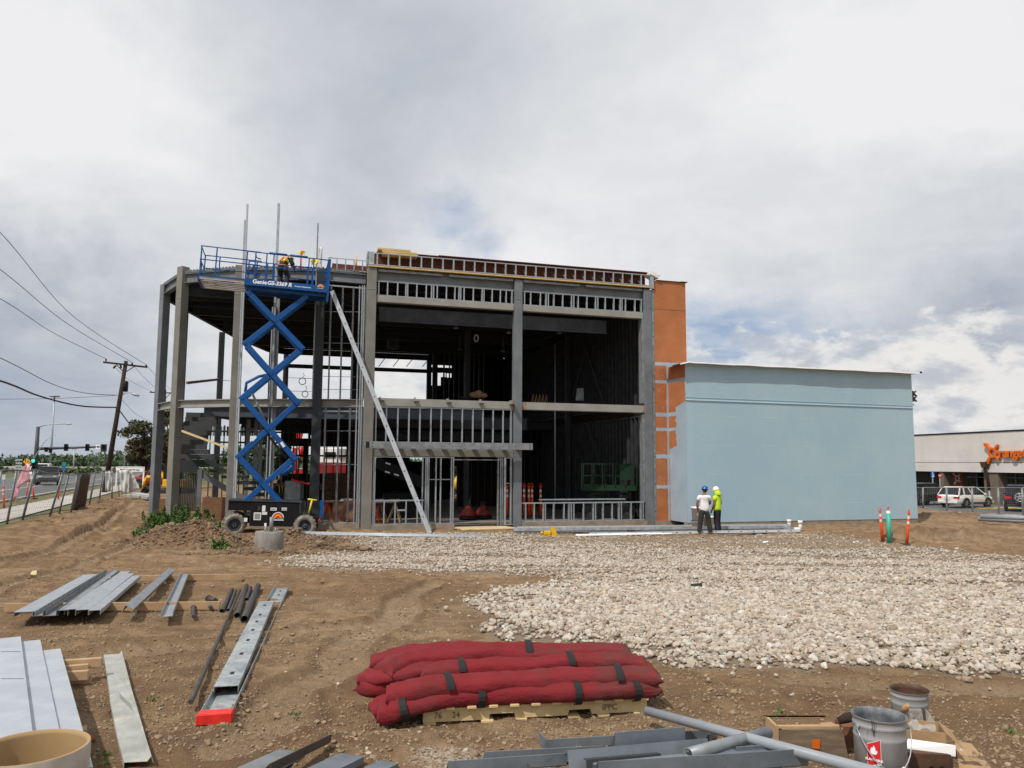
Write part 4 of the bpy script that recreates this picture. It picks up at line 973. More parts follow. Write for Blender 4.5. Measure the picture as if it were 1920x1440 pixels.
# ground-floor rear wall
zt,zb=fz(838,650,n),fz(888,650,n)
hol=[(fx(a,n),fx(b_,n),zb,zt) for a,b_ in ((440,466),(484,499),(549,572),(580,598),(601,652))]
hol+=[(fx(558,n),fx(582,n),fz(822,570,n),fz(811,570,n)),(fx(585,n),fx(600,n),fz(822,590,n),fz(816,590,n)),(fx(852,n),fx(872,n),.1,fz(874,860,n)),(fx(704,n),fx(712,n),fz(865,708,n),fz(858,708,n)),(fx(770,n),fx(795,n),fz(865,780,n),fz(858,780,n))]
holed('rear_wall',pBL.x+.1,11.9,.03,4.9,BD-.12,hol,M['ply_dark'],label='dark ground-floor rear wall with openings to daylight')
m=MB()
for x in np.arange(6.6,11.7,.41): m.box(x,x+.045,14.2,14.3,.05,4.6)
for x in (fx(x_,-15) for x_ in (462,467,553,559,588,596)): m.box(x,x+.06,15,15.12,.05,4.6)
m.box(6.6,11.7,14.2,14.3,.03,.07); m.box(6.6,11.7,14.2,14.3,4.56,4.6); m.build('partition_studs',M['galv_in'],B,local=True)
MB().box(6.6,11.75,14.34,14.37,.03,4.6).build('partition_board',M['ply_dark'],B,local=True)
for X in (463,478,487,590): 
    p=wp(X,870,37); MB().box(p.x-.09,p.x+.09,p.y-.05,p.y+.05,.05,4.6).build('partition_stud',M['galv_dull'],B,local=True)
for px0,px1,py0,py1,Y in ((603,690,886,932,44),(500,548,905,935,43)):
    a=wp(px0,py0,Y); b_=wp(px1,py1,Y); nb=6
    for i in range(nb): z=.05+(a.z-.05)*i/nb; MB().box(a.x+.12*(i%3),b_.x-.1*(i%2),a.y-.05*(i%2),a.y+.6,z,z+(a.z-.05)/nb-.03).build('stacked_plank',M['ply'],B,local=True)
for px in (392,401,418,449,458,486,500,540,560,577,612,625,640,668,676): 
    a=wp(px,870,42+(px%3)); MB().box(a.x-.03,a.x+.03,a.y,a.y+.09,.05,4.6).build('partition_stud',M['galv_in'],B,local=True)
for z in (2.9,3.6,4.2): a=wp(395,870,43); b_=wp(690,870,43); MB().box(a.x,b_.x,a.y-.3,a.y-.22,z,z+.10).build('partition_rail',M['steel_dark'],B,local=True)
# lights and fittings hanging in the dark
k=0
for px,py,Yq in ((855,612,36),(954,621,36),(862,653,41),(943,656,41),(874,683,46),(1049,622,38)):
    P=Lp(at(px,py,Yq)); m=MB(); m.lathe([(.0,.0),(.09,.0),(.14,-.09)],P,n=10); m.cyl(P,P+Vector((0,0,.8)),.012,n=5); m.build('work_lamp',M['galv'],B,local=True)
P=Lp(at(893,634,38)); m=MB(); m.tube([P+Vector((.10*math.cos(a),0,.17*math.sin(a))) for a in np.linspace(0,6.28,14)],.03,6); m.build('hanging_ring',M['white'],B,local=True)
P=Lp(at(737,644,41)); MB().box(P.x-.28,P.x+.28,P.y,P.y+.3,P.z-.28,P.z+.28).build('vent_box',M['galv_in'],B,local=True)
MB().cyl((P.x,P.y-.02,P.z),(P.x,P.y,P.z),.16,n=14).build('vent_hole',M['window_dark'],B,local=True)
m=MB()
for px0,px1,n_ in ((455,478,6),(388,427,7)):
    for i in range(n_):
        q=wp(px0+(px1-px0)*i/(n_-1),808,44); MB().box(q.x-.06,q.x+.06,q.y,q.y+.08,q.z-.28,q.z+.26).build('soffit_stud',M['galv_dull'],B,local=True)
# stairs -----------------------------------------------------------
stair=[]
Yst=34.6
def P_(px,py,Y=Yst): return LBI@at(px,py,Y)
m=MB(); rows=10
for i in range(rows):                      # upper flight, seen as stacked risers
    zt_=P_(370,768).z-(P_(370,768).z-P_(370,861).z)*i/rows; zb_=P_(370,768).z-(P_(370,768).z-P_(370,861).z)*(i+1)/rows
    xr=P_(400-(3.2*abs(i-6.5) if i<7 else 0)*0- (14 if 5<=i<=7 else (9 if i in(3,4,8) else 0)),800).x; xl=P_(337,800).x
    yy=P_(337,800).y-.0+(.0 if i==0 else 0)+.26*(rows-1-i)*.9
    m.box(xl,xr,yy,yy+.28,zb_+.01,zt_)
m.build('stair_flight',material('dark_stair_riser',(.075,.08,.082),.6,.1,(.05,.053,.055),1.5,.6),B,local=True,label='upper stair flight of dark steel risers')
m=MB(); a=P_(337,862);b_=P_(405,862); m.box(a.x,b_.x,a.y-.1,a.y+1.6,P_(337,871).z,P_(337,862).z); m.box(P_(337,871).x,P_(372,871).x,a.y-.16,a.y-.1,P_(337,886).z,P_(337,871).z); m.build('stair_landing',M['steel_dark'],B,local=True)
m=MB(); N=7; A3=P_(373,869);B3=P_(497,938)
for i in range(N):
    t=i/(N-1); x=A3.x+(B3.x-A3.x)*t; z=A3.z+(B3.z-A3.z)*t; L=P_(450,900).x-P_(405,900).x
    m.box(x,x+1.15,A3.y-.15,A3.y+1.0,z-.13,z); m.box(x-.02,x+.30,A3.y-.18,A3.y-.15,z-.02,z+.015)
m.build('stair_flight',M['steel_dark'],B,local=True,label='lower stair flight')
m=MB(); m.bar((A3.x+.05,A3.y-.22,A3.z-.42),(B3.x-.1,A3.y-.22,B3.z-.45),.05,.26,(0,0,1)); m.build('stair_stringer',M['steel'],B,local=True)
for px,t_,b2 in ((375,880,974),(392,930,972),(418,940,976)): MB().box(P_(px,900).x-.09,P_(px,900).x+.09,A3.y-.3,A3.y-.12,0,P_(px,t_).z).build('stair_post',M['steel'],B,local=True)
q0=P_(341,808,31.5); q1=P_(430,841,31.2); MB().bar(q0,q1,.05,.08).build('prop_board',M['wood_pale'],B,local=True)
MB().bar(LBI@at(350,718,34),LBI@at(412,711,43),.06,.12).build('timber_prop',M['wood'],B,local=True)
# plywood screens low in the left corner
pl=[(284,935,34,323,977),(380,932,34,432,980)]
for a0,b0,Y,a1,b1 in pl:
    p=LBI@at(a0,b0,Y); q=LBI@at(a1,b1,Y); MB().hexa([(p.x,p.y,-.1),(q.x,q.y,-.1),(q.x,q.y+.03,-.1),(p.x,p.y+.03,-.1),(p.x,p.y,p.z),(q.x,q.y,p.z),(q.x,q.y+.03,p.z),(p.x,p.y+.03,p.z)]).build('plywood_screen',M['ply'],B,local=True)
m=MB(); p=LBI@at(338,888,36); q=LBI@at(372,888,36)
for t in np.linspace(0,1,12): m.box(p.x+(q.x-p.x)*t-.03,p.x+(q.x-p.x)*t+.03,p.y,p.y+.04,.3,p.z)
m.build('stair_screen',M['steel_dark'],B,local=True)
# coils of cable and thin cross wires seen against the sky
for cx,cy,rr in ((567,715,.19),(572,739,.17)):
    P=Lp(at(cx,cy,44)); m=MB(); m.tube([P+Vector((rr*math.cos(a),.03*math.sin(3*a),rr*1.0*math.sin(a))) for a in np.linspace(0,6.28,18)],.022,5); 
    m.tube([P+Vector((0,0,rr)),P+Vector((.1,0,rr+.15)),P+Vector((.02,0,rr+.3))],.015,5); m.build('cable_coil',M['wire'],B,local=True)
P=Lp(at(572,700,44)); 
MB().tube([Lp(at(560,709,44)),Lp(at(597,710,44))],.015,5).tube([Lp(at(530,708,44)),Lp(at(600,710,44))],.012,4).tube([Lp(at(540,733,44)),Lp(at(600,735,44))],.012,4).tube([Lp(at(395,711,44)),Lp(at(440,715,44))],.012,4).build('guard_wire',M['wire'],B,local=True)
# ---------------------------------------------------------------- scissor lift (its own frame: x along it, y away, z up; tilted a little)
LO=atz(505,996,0.02)+NF*0.0
LM=Matrix.Translation(E0+UF*float((atz(505,992,0)-E0).dot(UF))+NF*0.45)@Matrix.Rotation(FA,4,'Z')@Matrix.Rotation(R(2.0),4,'Y')
LMI=LM.inverted()
lift=empty('scissor_lift',mat=LM,label='tall blue scissor lift raised to the roof line on a black four-wheeled chassis',cat='scissor lift')
def onL(px,py,off=0.0):
    d=LMI.to_3x3()@ray(px,py); c=LMI@CAM; t=(off-c.y)/d.y; return c+d*t
def part(m,name,mat,par=None,**k): return m.build(name,mat,par or lift,local=True,**k)
XL,XR=onL(423,985).x,onL(597,985).x; zch0,zch1=onL(505,985).z,onL(505,941).z
# chassis
m=MB(); a=onL(427,960).x; b_=onL(562,960).x
m.box(onL(469,960).x,onL(562,960).x,0,1.55,onL(505,987).z,zch1-.01); m.box(a,onL(469,960).x,.02,1.5,onL(440,957).z,zch1); m.box(onL(562,960).x-.0,XR,.12,1.45,onL(580,980).z,onL(580,968).z)
m.box(XL+.05,XR-.1,.2,1.35,onL(505,985).z+.05,onL(505,972).z); part(m,'chassis',M['black_metal'],bevel=.02)
for x_ in (469.8,500,524,561): part(MB().box(onL(x_,960).x-.006,onL(x_,960).x+.006,-.008,.0,zch0+.04,zch1-.05),'panel_seam',M['galv_in'])
m=MB(); m.box(a-.02,b_+.05,-.02,1.57,zch1,zch1+.03); part(m,'chassis_lid',M['steel_dark'])
def lrect(x0,y0,x1,y1,mat,name,off=-.012,th=.006):
    p=onL(x0,y1,off); q=onL(x1,y0,off); return part(MB().box(p.x,q.x,off,off+th,p.z,q.z),name,mat)
for r_ in ((491,948,498,959),(507,952,519,957),(528,952,538,957),(491,960,501,965),(475,961,490,975),(457,971,464,978)): lrect(*r_,M['label_white'],'sticker')
for r_ in ((477,963,488,973),(508,953.5,517,955.5),(529,953.5,537,955.5)): lrect(*r_,M['label_grey'],'print',-.016,.002)
lrect(483,949,488,957,M['paint_rust'],'control_box')
# round sun emblem on the chassis and on the platform
def emblem(px,py,w,off,par,nm='emblem'):
    c=onL(px,py,off); k=w/2
    def half(r,y,mat,name,a0=0,a1=math.pi,s=1.0):
        m=MB(); n=16; pts=[(c.x+r*math.cos(a0+(a1-a0)*i/n),y,c.z+r*s*math.sin(a0+(a1-a0)*i/n)) for i in range(n+1)]+[(c.x,y,c.z)]
        m.prism(pts,(0,.003,0)); return part(m,name,mat,par)
    m=MB(); m.prism([(c.x-k,off,c.z-k*.45),(c.x+k,off,c.z-k*.45)]+[(c.x+k*math.cos(a),off,c.z+k*math.sin(a)) for a in np.linspace(0,math.pi,16)],(0,.004,0)); e=part(m,nm,M['label_white'],par)
    half(k*.86,off-.004,M['sign_red'],nm+'_red'); half(k*.62,off-.008,M['yellow'],nm+'_yellow'); half(k*.36,off-.012,M['sign_red'],nm+'_red')
    text(nm+'_lettering','SUNSTATE',k*.42,LM@facing((c.x,off-.006,c.z-k*.12),(1,0,0),(0,0,1)),M['letter_black'],lift,.001,.004)
emblem(521,971,.42,-.02,None)
# wheels
def wheel(x,y,z,r,w,steer=0,side=-1):
    Mx=Matrix.Translation((x,y,z))@Matrix.Rotation(steer,4,'Z')
    m=MB(); m.M=Mx; P=[(r*.60,-w*.42),(r*.66,-w*.5),(r*.88,-w*.5),(r*.97,-w*.40),(r,-w*.2),(r,w*.2),(r*.97,w*.40),(r*.88,w*.5),(r*.6,w*.45)]
    m.lathe(P,(0,0,0),22,Matrix.Rotation(R(90),3,'X'))
    for i in range(18):
        a=2*math.pi*i/18
        for sgn in (-1,1): p=Vector((math.cos(a+sgn*.08)*r,sgn*w*.22,math.sin(a+sgn*.08)*r)); t=Vector((-math.sin(a),.5*sgn,math.cos(a))).normalized(); m.bar(p-t*.05,p+t*.05,.05,.05,up=(math.cos(a),0,math.sin(a)))
    wo=part(m,'wheel',M['tyre_dusty'])
    m=MB(); m.M=Mx; m.lathe([(0,-w*.30),(r*.20,-w*.30),(r*.24,-w*.22),(r*.45,-w*.16),(r*.50,-w*.40),(r*.60,-w*.44),(r*.62,-w*.2)],(0,0,0),20,Matrix.Rotation(R(90),3,'X'))
    if side>0: pass
    part(m,'rim',M['galv_dull'] if False else M['steel_dark'],wo)
    m=MB(); m.M=Mx
    for i in range(5): a=2*math.pi*i/5; m.cyl((math.cos(a)*r*.14,w*.34,math.sin(a)*r*.14),(math.cos(a)*r*.14,w*.28,math.sin(a)*r*.14),.018,n=6)
    part(m,'wheel_nuts',M['galv_dull'],wo)
wr=.385
lw=onL(438,983); rw=onL(571.5,986)
RZ=Matrix.Rotation(math.pi,4,'Z')
wheel(rw.x,.06,rw.z,wr,.30,math.pi); wheel(lw.x,.10,lw.z-.02,wr,.30,math.pi+R(14)); wheel(rw.x,1.5,rw.z,wr,.30,0); wheel(lw.x,1.5,lw.z-.02,wr,.30,0)
# yellow lever, blue entry ladder on the chassis
part(MB().tube([onL(578,965,.4),onL(585,938,.4)],.035,6).tube([onL(577,936,.4),onL(594,938,.4)],.035,6),'lever',M['yellow_st'])
p=onL(599,969,.5); q=onL(608,938,.5); m=MB(); m.box(p.x,q.x,.5,.54,p.z,q.z); part(m,'side_panel',M['lift_blue'],label='small upright blue panel at the end of the chassis')
# scissor arms
def arm(p0,p1,off,w=.20,t=.07,name='scissor_arm'):
    a=onL(*p0,off); b_=onL(*p1,off); m=MB(); d=(b_-a).normalized(); a=a-d*.09; b_=b_+d*.09
    m.bar(a,b_,t,w,up=(0,0,1) if abs(d.z)<.9 else (1,0,0)); o=part(m,name,M['lift_blue'],bevel=.015)
    for c in (a+d*.09,b_-d*.09,(a+b_)/2): m=MB(); m.cyl(c+Vector((0,-t/2-.02,0)),c+Vector((0,t/2+.02,0)),.055,n=12); part(m,'pin',M['lift_blue'],o)
    return a,b_
A1=[((467,549),(566,652)),((460,644),(558,755)),((454,746),(553,860)),((447,856),(526,943))]
A2=[((573,557),(460,644)),((566,653),(454,746)),((559,753),(447,856)),((551,859),(460,940))]
for off in (.16,1.05):
    for p,q in A1: arm(p,q,off) if off<.5 else None
    for p,q in A2: arm(p,q,off+.09) if off<.5 else None
for (p,q) in A1:
    a=onL(*p,.16); b_=onL(*q,.16); m=MB(); m.bar(a+Vector((0,.85,0)),b_+Vector((0,.85,0)),.07,.20); part(m,'scissor_arm',M['lift_blue'],bevel=.015)
for (p,q) in A2:
    a=onL(*p,.25); b_=onL(*q,.25); m=MB(); m.bar(a+Vector((0,.70,0)),b_+Vector((0,.70,0)),.07,.20); part(m,'scissor_arm',M['lift_blue'],bevel=.015)
for px,py in ((460,644),(566,652),(454,746),(559,754),(447,856),(552,860)): a=onL(px,py,.2); m=MB(); m.cyl(a,a+Vector((0,.85,0)),.045,n=10); part(m,'cross_tube',M['lift_blue'])
for r_ in ((472,826),(527,829)):
    c=onL(*r_,.10); d=onL(r_[0]+(8 if r_[0]<500 else 6),r_[1]+(-8 if r_[0]<500 else 9),.10); m=MB(); m.bar(c,d,.01,.10); part(m,'sticker',M['label_white'])
# hydraulic cylinder and hose brackets
a=onL(473,738,.55); b_=onL(499,793,.55); part(MB().cyl(a,b_,.045,n=12),'hydraulic_cylinder',M['galv_dull']); 
part(MB().tube([onL(460,735,.3),onL(462,718,.3),onL(485,706,.3),onL(500,703,.3)],.06,6),'hose_guard',M['lift_blue'])
part(MB().tube([onL(530,890,.5),onL(548,878,.5),onL(550,862,.5)],[.09,.13,.06],8),'cylinder_bracket',M['lift_blue'])
a=onL(500,812,.5); b_=onL(537,860,.5); part(MB().cyl(a,b_,.045,n=10),'hydraulic_cylinder',M['steel_dark'])
# platform
xl=onL(458,530).x; xr=onL(615,530).x; zt=onL(535,528.5).z; zb=onL(535,541).z; W_=1.55
m=MB(); m.box(xl,xr,0,.05,zb,zt); m.box(xl,xr,W_-.05,W_,zb,zt); m.box(xl,xl+.05,.05,W_-.05,zb,zt); m.box(xr-.05,xr,.05,W_-.05,zb,zt); part(m,'platform_skirt',M['lift_blue'])
m=MB(); m.box(xl+.05,xr-.05,.05,W_-.05,zb+.03,zb+.07); 
for x in np.linspace(xl+.3,xr-.3,6): m.box(x-.03,x+.03,.05,W_-.05,zb-.03,zb+.03)
m.box(xl+.06,xr-.05,.22,.30,zb-.12,zb-.03); m.box(xl+.06,xr-.05,1.1,1.18,zb-.12,zb-.03); part(m,'platform_floor',M['lift_blue'])
xe=onL(372,520).x
m=MB(); m.box(xe,xl,.02,.06,zb+.06,zb+.16); 
for y in np.linspace(.15,W_-.2,5): m.box(xe+.05,xl,y,y+.17,zb+.02,zb+.05)
part(m,'extension_deck',material('bare_aluminium_deck',(.48,.46,.43),.45,.3,(.36,.35,.33),4,.7),label='bare metal sliding extension deck')
m=MB(); m.box(xe-.03,xe+.02,0,W_,zb+.0,zb+.20); m.box(xe,xl,-.01,.02,zb+.16,zb+.21); part(m,'extension_edge',M['lift_blue'])
zr=onL(535,478.5).z; zm=onL(535,503).z
def rails(x0,x1,posts,zr,zm,y0,y1,ends,r=.021):
    m=MB()
    for y in (y0,y1):
        for z in (zr,zm): m.cyl((x0,y,z),(x1,y,z),r,n=6)
    for x in ends:
        for z in (zr,zm): m.cyl((x,y0,z),(x,y1,z),r,n=6)
    o=part(m,'guard_rail',M['lift_blue'])
    for x in posts:
        for y in (y0,y1): part(MB().box(x-.022,x+.022,y-.022,y+.022,zt-.02,zr),'rail_post',M['lift_blue'],o)
    return o
rails(xl,xr,[xl+.03,onL(478,500).x,onL(499,500).x,onL(511,520).x,onL(579,500).x,onL(588,500).x,xr-.04],zr,zm,.03,W_-.03,[xr-.03])
rails(xe,xl+.5,[xe+.02,xe+.55],zr+.03,zm+.03,.09,W_-.09,[xe])
m=MB(); m.cyl((xl+.8,.03,zr+.02),(xl+1.45,.03,zr+.02),.045,n=6); m.cyl((xl+1.55,.03,zr+.02),(xl+2.2,.03,zr+.02),.045,n=6); part(m,'rail_grip',M['lift_blue'])
m=MB(); q=onL(480,476,.1); m.tube([q,q+Vector((.02,0,-.12)),q+Vector((.12,0,-.18)),q+Vector((.2,0,-.17))],.022,6); part(m,'rail_hook',M['black_metal'])
m=MB(); m.box(xe-.02,xe+.02,.25,.35,zb+.2,zr-.1); m.bar((xe,.2,zr-.25),(xe,1.2,zb+.3),.03,.04); part(m,'end_gate_bar',M['lift_blue'])
m=MB(); m.box(xr-.02,xr+.06,-.02,.04,zb-.1,zr+.04); m.box(xr-.02,xr+.06,.4,.46,zb-.1,zr+.02); m.box(xr-.02,xr+.05,-.02,.46,zb-.35,zb-.1); part(m,'end_frame',M['lift_blue'])
zc=(zt+zb)/2
text('lettering','Genie',.21,LM@facing((onL(487,530).x,-.006,zc+.02),(1,0,0),(0,0,1)),M['letter_white'],lift,.002,.006)
text('lettering','GS-3369 R',.20,LM@facing((onL(524,531).x,-.006,zc+.02),(1,0,0),(0,0,1)),M['letter_white'],lift,.002,.007,shear=.2)
text('lettering','Sunstate Equipment',.075,LM@facing((onL(568,535).x,-.006,zc),(1,0,0),(0,0,1)),M['letter_white'],lift,.001,.001)
emblem(601,539,.24,-.015,None)
# ---------------------------------------------------------------- people
def skinmesh(nodes,edges,sub=1):
    me=bpy.data.meshes.new('s'); bm=bmesh.new(); ly=bm.verts.layers.skin.verify(); names={}
    for i,(k,(p,r)) in enumerate(nodes.items()):
        v=bm.verts.new(p); rr=r if hasattr(r,'__len__') else (r,r); v[ly].radius=rr; v[ly].use_root=(i==0); names[k]=v
    for a,b_ in edges: bm.edges.new((names[a],names[b_]))
    bm.to_mesh(me); bm.free()
    o=bpy.data.objects.new('s',me); scene.collection.objects.link(o); s=o.modifiers.new('s','SKIN'); s.use_smooth_shade=True; s.branch_smoothing=.6
    u=o.modifiers.new('u','SUBSURF'); u.levels=sub; u.render_levels=sub
    out=bpy.data.meshes.new_from_object(o.evaluated_get(bpy.context.evaluated_depsgraph_get())); bpy.data.objects.remove(o); bpy.data.meshes.remove(me); return out
def lerp(a,b_,t): return Vector(a)*(1-t)+Vector(b_)*t
def person(Mx,J,label,mats,extra=None,group=None,s=1.0):
    """J: joint positions in metres in the person's own frame (x right, y forward, z up)"""
    root=empty('person',mat=Mx,label=label,cat='person',group=group)
    J={k:Vector(v)*s for k,v in J.items()}
    hd=(J['top']-J['neck']).normalized()
    N={'pel':(J['pel'],.115),'sp':(lerp(J['pel'],J['chest'],.5),(.12,.10)),'chest':(J['chest'],(.135,.105)),'neck':(J['neck'],.068),'hb':(lerp(J['neck'],J['top'],.35),.078)}
    E=[('pel','sp'),('sp','chest'),('chest','neck'),('neck','hb')]
    for S in 'LR':
        N['sh'+S]=(J['sh'+S],.055); N['el'+S]=(J['el'+S],.052); N['fa'+S]=(lerp(J['el'+S],J['wr'+S],.4),.050); N['wr'+S]=(J['wr'+S],.033)
        N['hip'+S]=(J['hip'+S],.085); N['kn'+S]=(J['kn'+S],.055); N['cf'+S]=(lerp(J['kn'+S],J['an'+S],.35),.055); N['an'+S]=(J['an'+S],.036); N['toe'+S]=(J['toe'+S],.030)
        E+=[('chest','sh'+S),('sh'+S,'el'+S),('el'+S,'fa'+S),('fa'+S,'wr'+S),('pel','hip'+S),('hip'+S,'kn'+S),('kn'+S,'cf'+S),('cf'+S,'an'+S),('an'+S,'toe'+S)]
        d=(J['wr'+S]-J['el'+S]).normalized(); side=Vector((0,1,0)); side=(side-d*side.dot(d)).normalized(); nn=d.cross(side)
        pm=J['wr'+S]+d*.055; N['pm'+S]=(pm,(.030,.018)); E.append(('wr'+S,'pm'+S))
        for i,(o_,L) in enumerate(((-.030,.062),(-.010,.075),(.010,.070),(.028,.055))):
            k=f'f{i}{S}'; N[k]=(pm+side*o_+d*.035,.0095); N[k+'b']=(pm+side*o_+d*(.035+L*.55)+nn*.008,.0085); N[k+'c']=(pm+side*o_*1.05+d*(.035+L*.95)+nn*.024,.007); E+=[('pm'+S,k),(k,k+'b'),(k+'b',k+'c')]
        N['t'+S]=(pm+side*.040-d*.01,.0105); N['tb'+S]=(pm+side*.058+d*.03,.009); E+=[('pm'+S,'t'+S),('t'+S,'tb'+S)]
    body=skinmesh(N,E,1)
    # head with face, joined into the same mesh
    bm=bmesh.new(); bm.from_mesh(body); hc=lerp(J['neck'],J['top'],.56); f=J.get('face',Vector((0,1,0))); f=(Vector(f)-hd*Vector(f).dot(hd)).normalized(); rt=f.cross(hd)
    HM=Matrix.Translation(hc)@Matrix((rt,f,hd)).transposed().to_4x4()
    q=MB(); q.bm.free(); q.bm=bm; q.M=HM; q.ball((0,.005,0),(.074,.094,.108),14,10); q.ball((0,.055,-.055),(.048,.040,.045),8,6); q.cyl((0,.092,.012),(0,.112,-.022),.008,.015,6); q.ball((-.078,-.005,-.008),(.012,.02,.03),6,5); q.ball((.078,-.005,-.008),(.012,.02,.03),6,5)
    q.mi=1
    for x in (-.030,.030): q.ball((x,.088,.012),(.012,.008,.007),6,4)
    q.mi=2; q.ball((0,.093,-.050),(.022,.007,.006),6,4); q.mi=0
    bm.to_mesh(body); bm.free(); body.materials.clear()
    for mt in (mats['skin'],M['black_rubber'],M['tail']): body.materials.append(mt)
    link('body',body,root,local=True)
    # hair
    m=MB(); m.M=HM; m.ball((0,-.022,.018),(.082,.088,.100),12,8); m.build('hair',M['hair'],root,local=True)
    # shirt: trunk and short sleeves
    k=mats.get('slv',.55)
    ms=(J['shL']+J['shR'])/2
    N={'pel':(lerp(J['pel'],J['chest'],-.42),(.20,.155)),'a':(lerp(J['pel'],J['chest'],.25),(.19,.15)),'chest':(lerp(J['pel'],J['chest'],.85),(.205,.155)),'up':(lerp(ms,J['chest'],.15),(.17,.13)),'nk':(lerp(J['chest'],J['neck'],.82),.095)}
    E=[('pel','a'),('a','chest'),('chest','up'),('up','nk')]
    for S in 'LR': N['s'+S]=(lerp(J['sh'+S],ms,.08),.105); N['e'+S]=(lerp(J['sh'+S],J['el'+S],k),.095); E+=[('up','s'+S),('s'+S,'e'+S)]
    link('shirt',skinmesh(N,E,2),root,local=True).data.materials.append(mats['shirt'])
    N={'pel':(lerp(J['pel'],J['chest'],.12),(.165,.14)),'crotch':(J['pel']-Vector((0,0,.06*s)),(.175,.145))}
    E=[('pel','crotch')]
    for S in 'LR':
        N['h'+S]=(lerp(J['hip'+S],J['kn'+S],.2),.13); N['m'+S]=(lerp(J['hip'+S],J['kn'+S],.6),.11); N['k'+S]=(J['kn'+S],.098); N['c'+S]=(lerp(J['kn'+S],J['an'+S],.5),.095); N['a'+S]=(lerp(J['kn'+S],J['an'+S],1.0),.09)
        E+=[('crotch','h'+S),('h'+S,'m'+S),('m'+S,'k'+S),('k'+S,'c'+S),('c'+S,'a'+S)]
    tr=link('trousers',skinmesh(N,E,2),root,local=True); tr.data.materials.append(mats['trousers'])
    for S in 'LR':
        a=J['an'+S]; t=J['toe'+S]; d=(t-a); d.z=0; d.normalize(); m=MB(); m.M=Matrix.Translation((a.x,a.y,0))@Matrix.Rotation(math.atan2(-d.x,d.y),4,'Z')
        z0=min(a.z,t.z)-.05
        m.hexa([(-.045,-.09,z0),(.045,-.09,z0),(.052,.19,z0),(-.052,.19,z0),(-.04,-.08,a.z+.05),(.04,-.08,a.z+.05),(.035,.16,z0+.06),(-.035,.16,z0+.06)]); m.build('boot',mats.get('boot',M['boot']),root,local=True,bevel=.015)
    if 'helmet' in mats:
        m=MB(); m.M=HM; P=[(.128,.030),(.122,.045),(.118,.07),(.108,.11),(.085,.145),(.05,.165),(0,.172)]; m.lathe(P,(0,-.005,0),20); m.lathe([(.128,.030),(.10,.034),(.0,.04)],(0,-.005,0),20)
        n=12; rr=[]; 
        m.prism([(.11*math.cos(a),.08+.11*math.sin(a)*1.0,.026) for a in np.linspace(0,math.pi,n)],(0,0,.012)); m.bar((0,-.11,.10),(0,.09,.135),.03,.02)
        m.build('hard_hat',mats['helmet'],root,local=True)
    if extra: extra(root,J,HM)
    return root
def stance(px,py,Y,face,z=None):
    P=at(px,py,Y); P.z=H(P.x,P.y) if z is None else z
    return Matrix.Translation(P)@Matrix.Rotation(face,4,'Z')
STD=dict(pel=(0,0,.98),chest=(0,.0,1.36),neck=(0,.0,1.52),top=(0,.02,1.77),shL=(-.185,0,1.44),elL=(-.25,-.03,1.14),wrL=(-.26,.05,.89),shR=(.185,0,1.44),elR=(.25,-.03,1.14),wrR=(.25,.06,.90),
    hipL=(-.09,0,.92),knL=(-.12,.02,.50),anL=(-.15,-.02,.09),toeL=(-.17,.12,.05),hipR=(.09,0,.92),knR=(.12,.03,.50),anR=(.14,.0,.09),toeR=(.18,.13,.05))
# man in white T-shirt and blue hard hat, back to the camera, weight apart
Pw=gp(1322,1003); J1=dict(STD); J1.update(shL=(-.20,-.02,1.43),elL=(-.27,-.03,1.14),wrL=(-.24,.06,.90),shR=(.19,.02,1.42),elR=(.22,.10,1.17),wrR=(.12,.26,1.10),top=(.04,.05,1.77),anL=(-.22,-.05,.09),toeL=(-.26,.10,.05),knL=(-.16,.0,.50),anR=(.20,.02,.09),toeR=(.26,.15,.05),knR=(.15,.04,.5))
def print_back(root,J,HM):
    Mr=WM[root.name]
    m=MB(); pts=[(-.05+.0,-.168,1.40),(.02,-.172,1.37),(.10,-.168,1.36),(.15,-.15,1.34)]; m.tube(pts,.006,4); m.tube([(-.09,-.162,1.36),(-.02,-.17,1.32),(.06,-.17,1.29),(.13,-.155,1.29)],.008,4); m.tube([(-.06,-.168,1.40),(-.09,-.162,1.36)],.006,4); m.build('back_print',M['label_grey'],root,local=True)
person(Matrix.Translation(Pw)@Matrix.Rotation(R(-8),4,'Z'),J1,'man in white T-shirt and blue hard hat standing at the blue wall',dict(skin=M['skin'],shirt=M['shirt_white'],trousers=M['trousers'],helmet=M['helmet_blue'],slv=.62),print_back,s=.98)
Pw=gp(1346,1001); J2=dict(STD); J2.update(shL=(-.16,.03,1.42),elL=(-.20,.03,1.13),wrL=(-.19,.13,.92),shR=(.16,-.03,1.42),elR=(.20,-.06,1.14),wrR=(.17,.10,.94),top=(-.0,.06,1.74),knL=(-.09,.02,.5),anL=(-.10,-.04,.09),toeL=(-.10,.11,.05),knR=(.08,.02,.5),anR=(.09,-.02,.09),toeR=(.11,.13,.05))
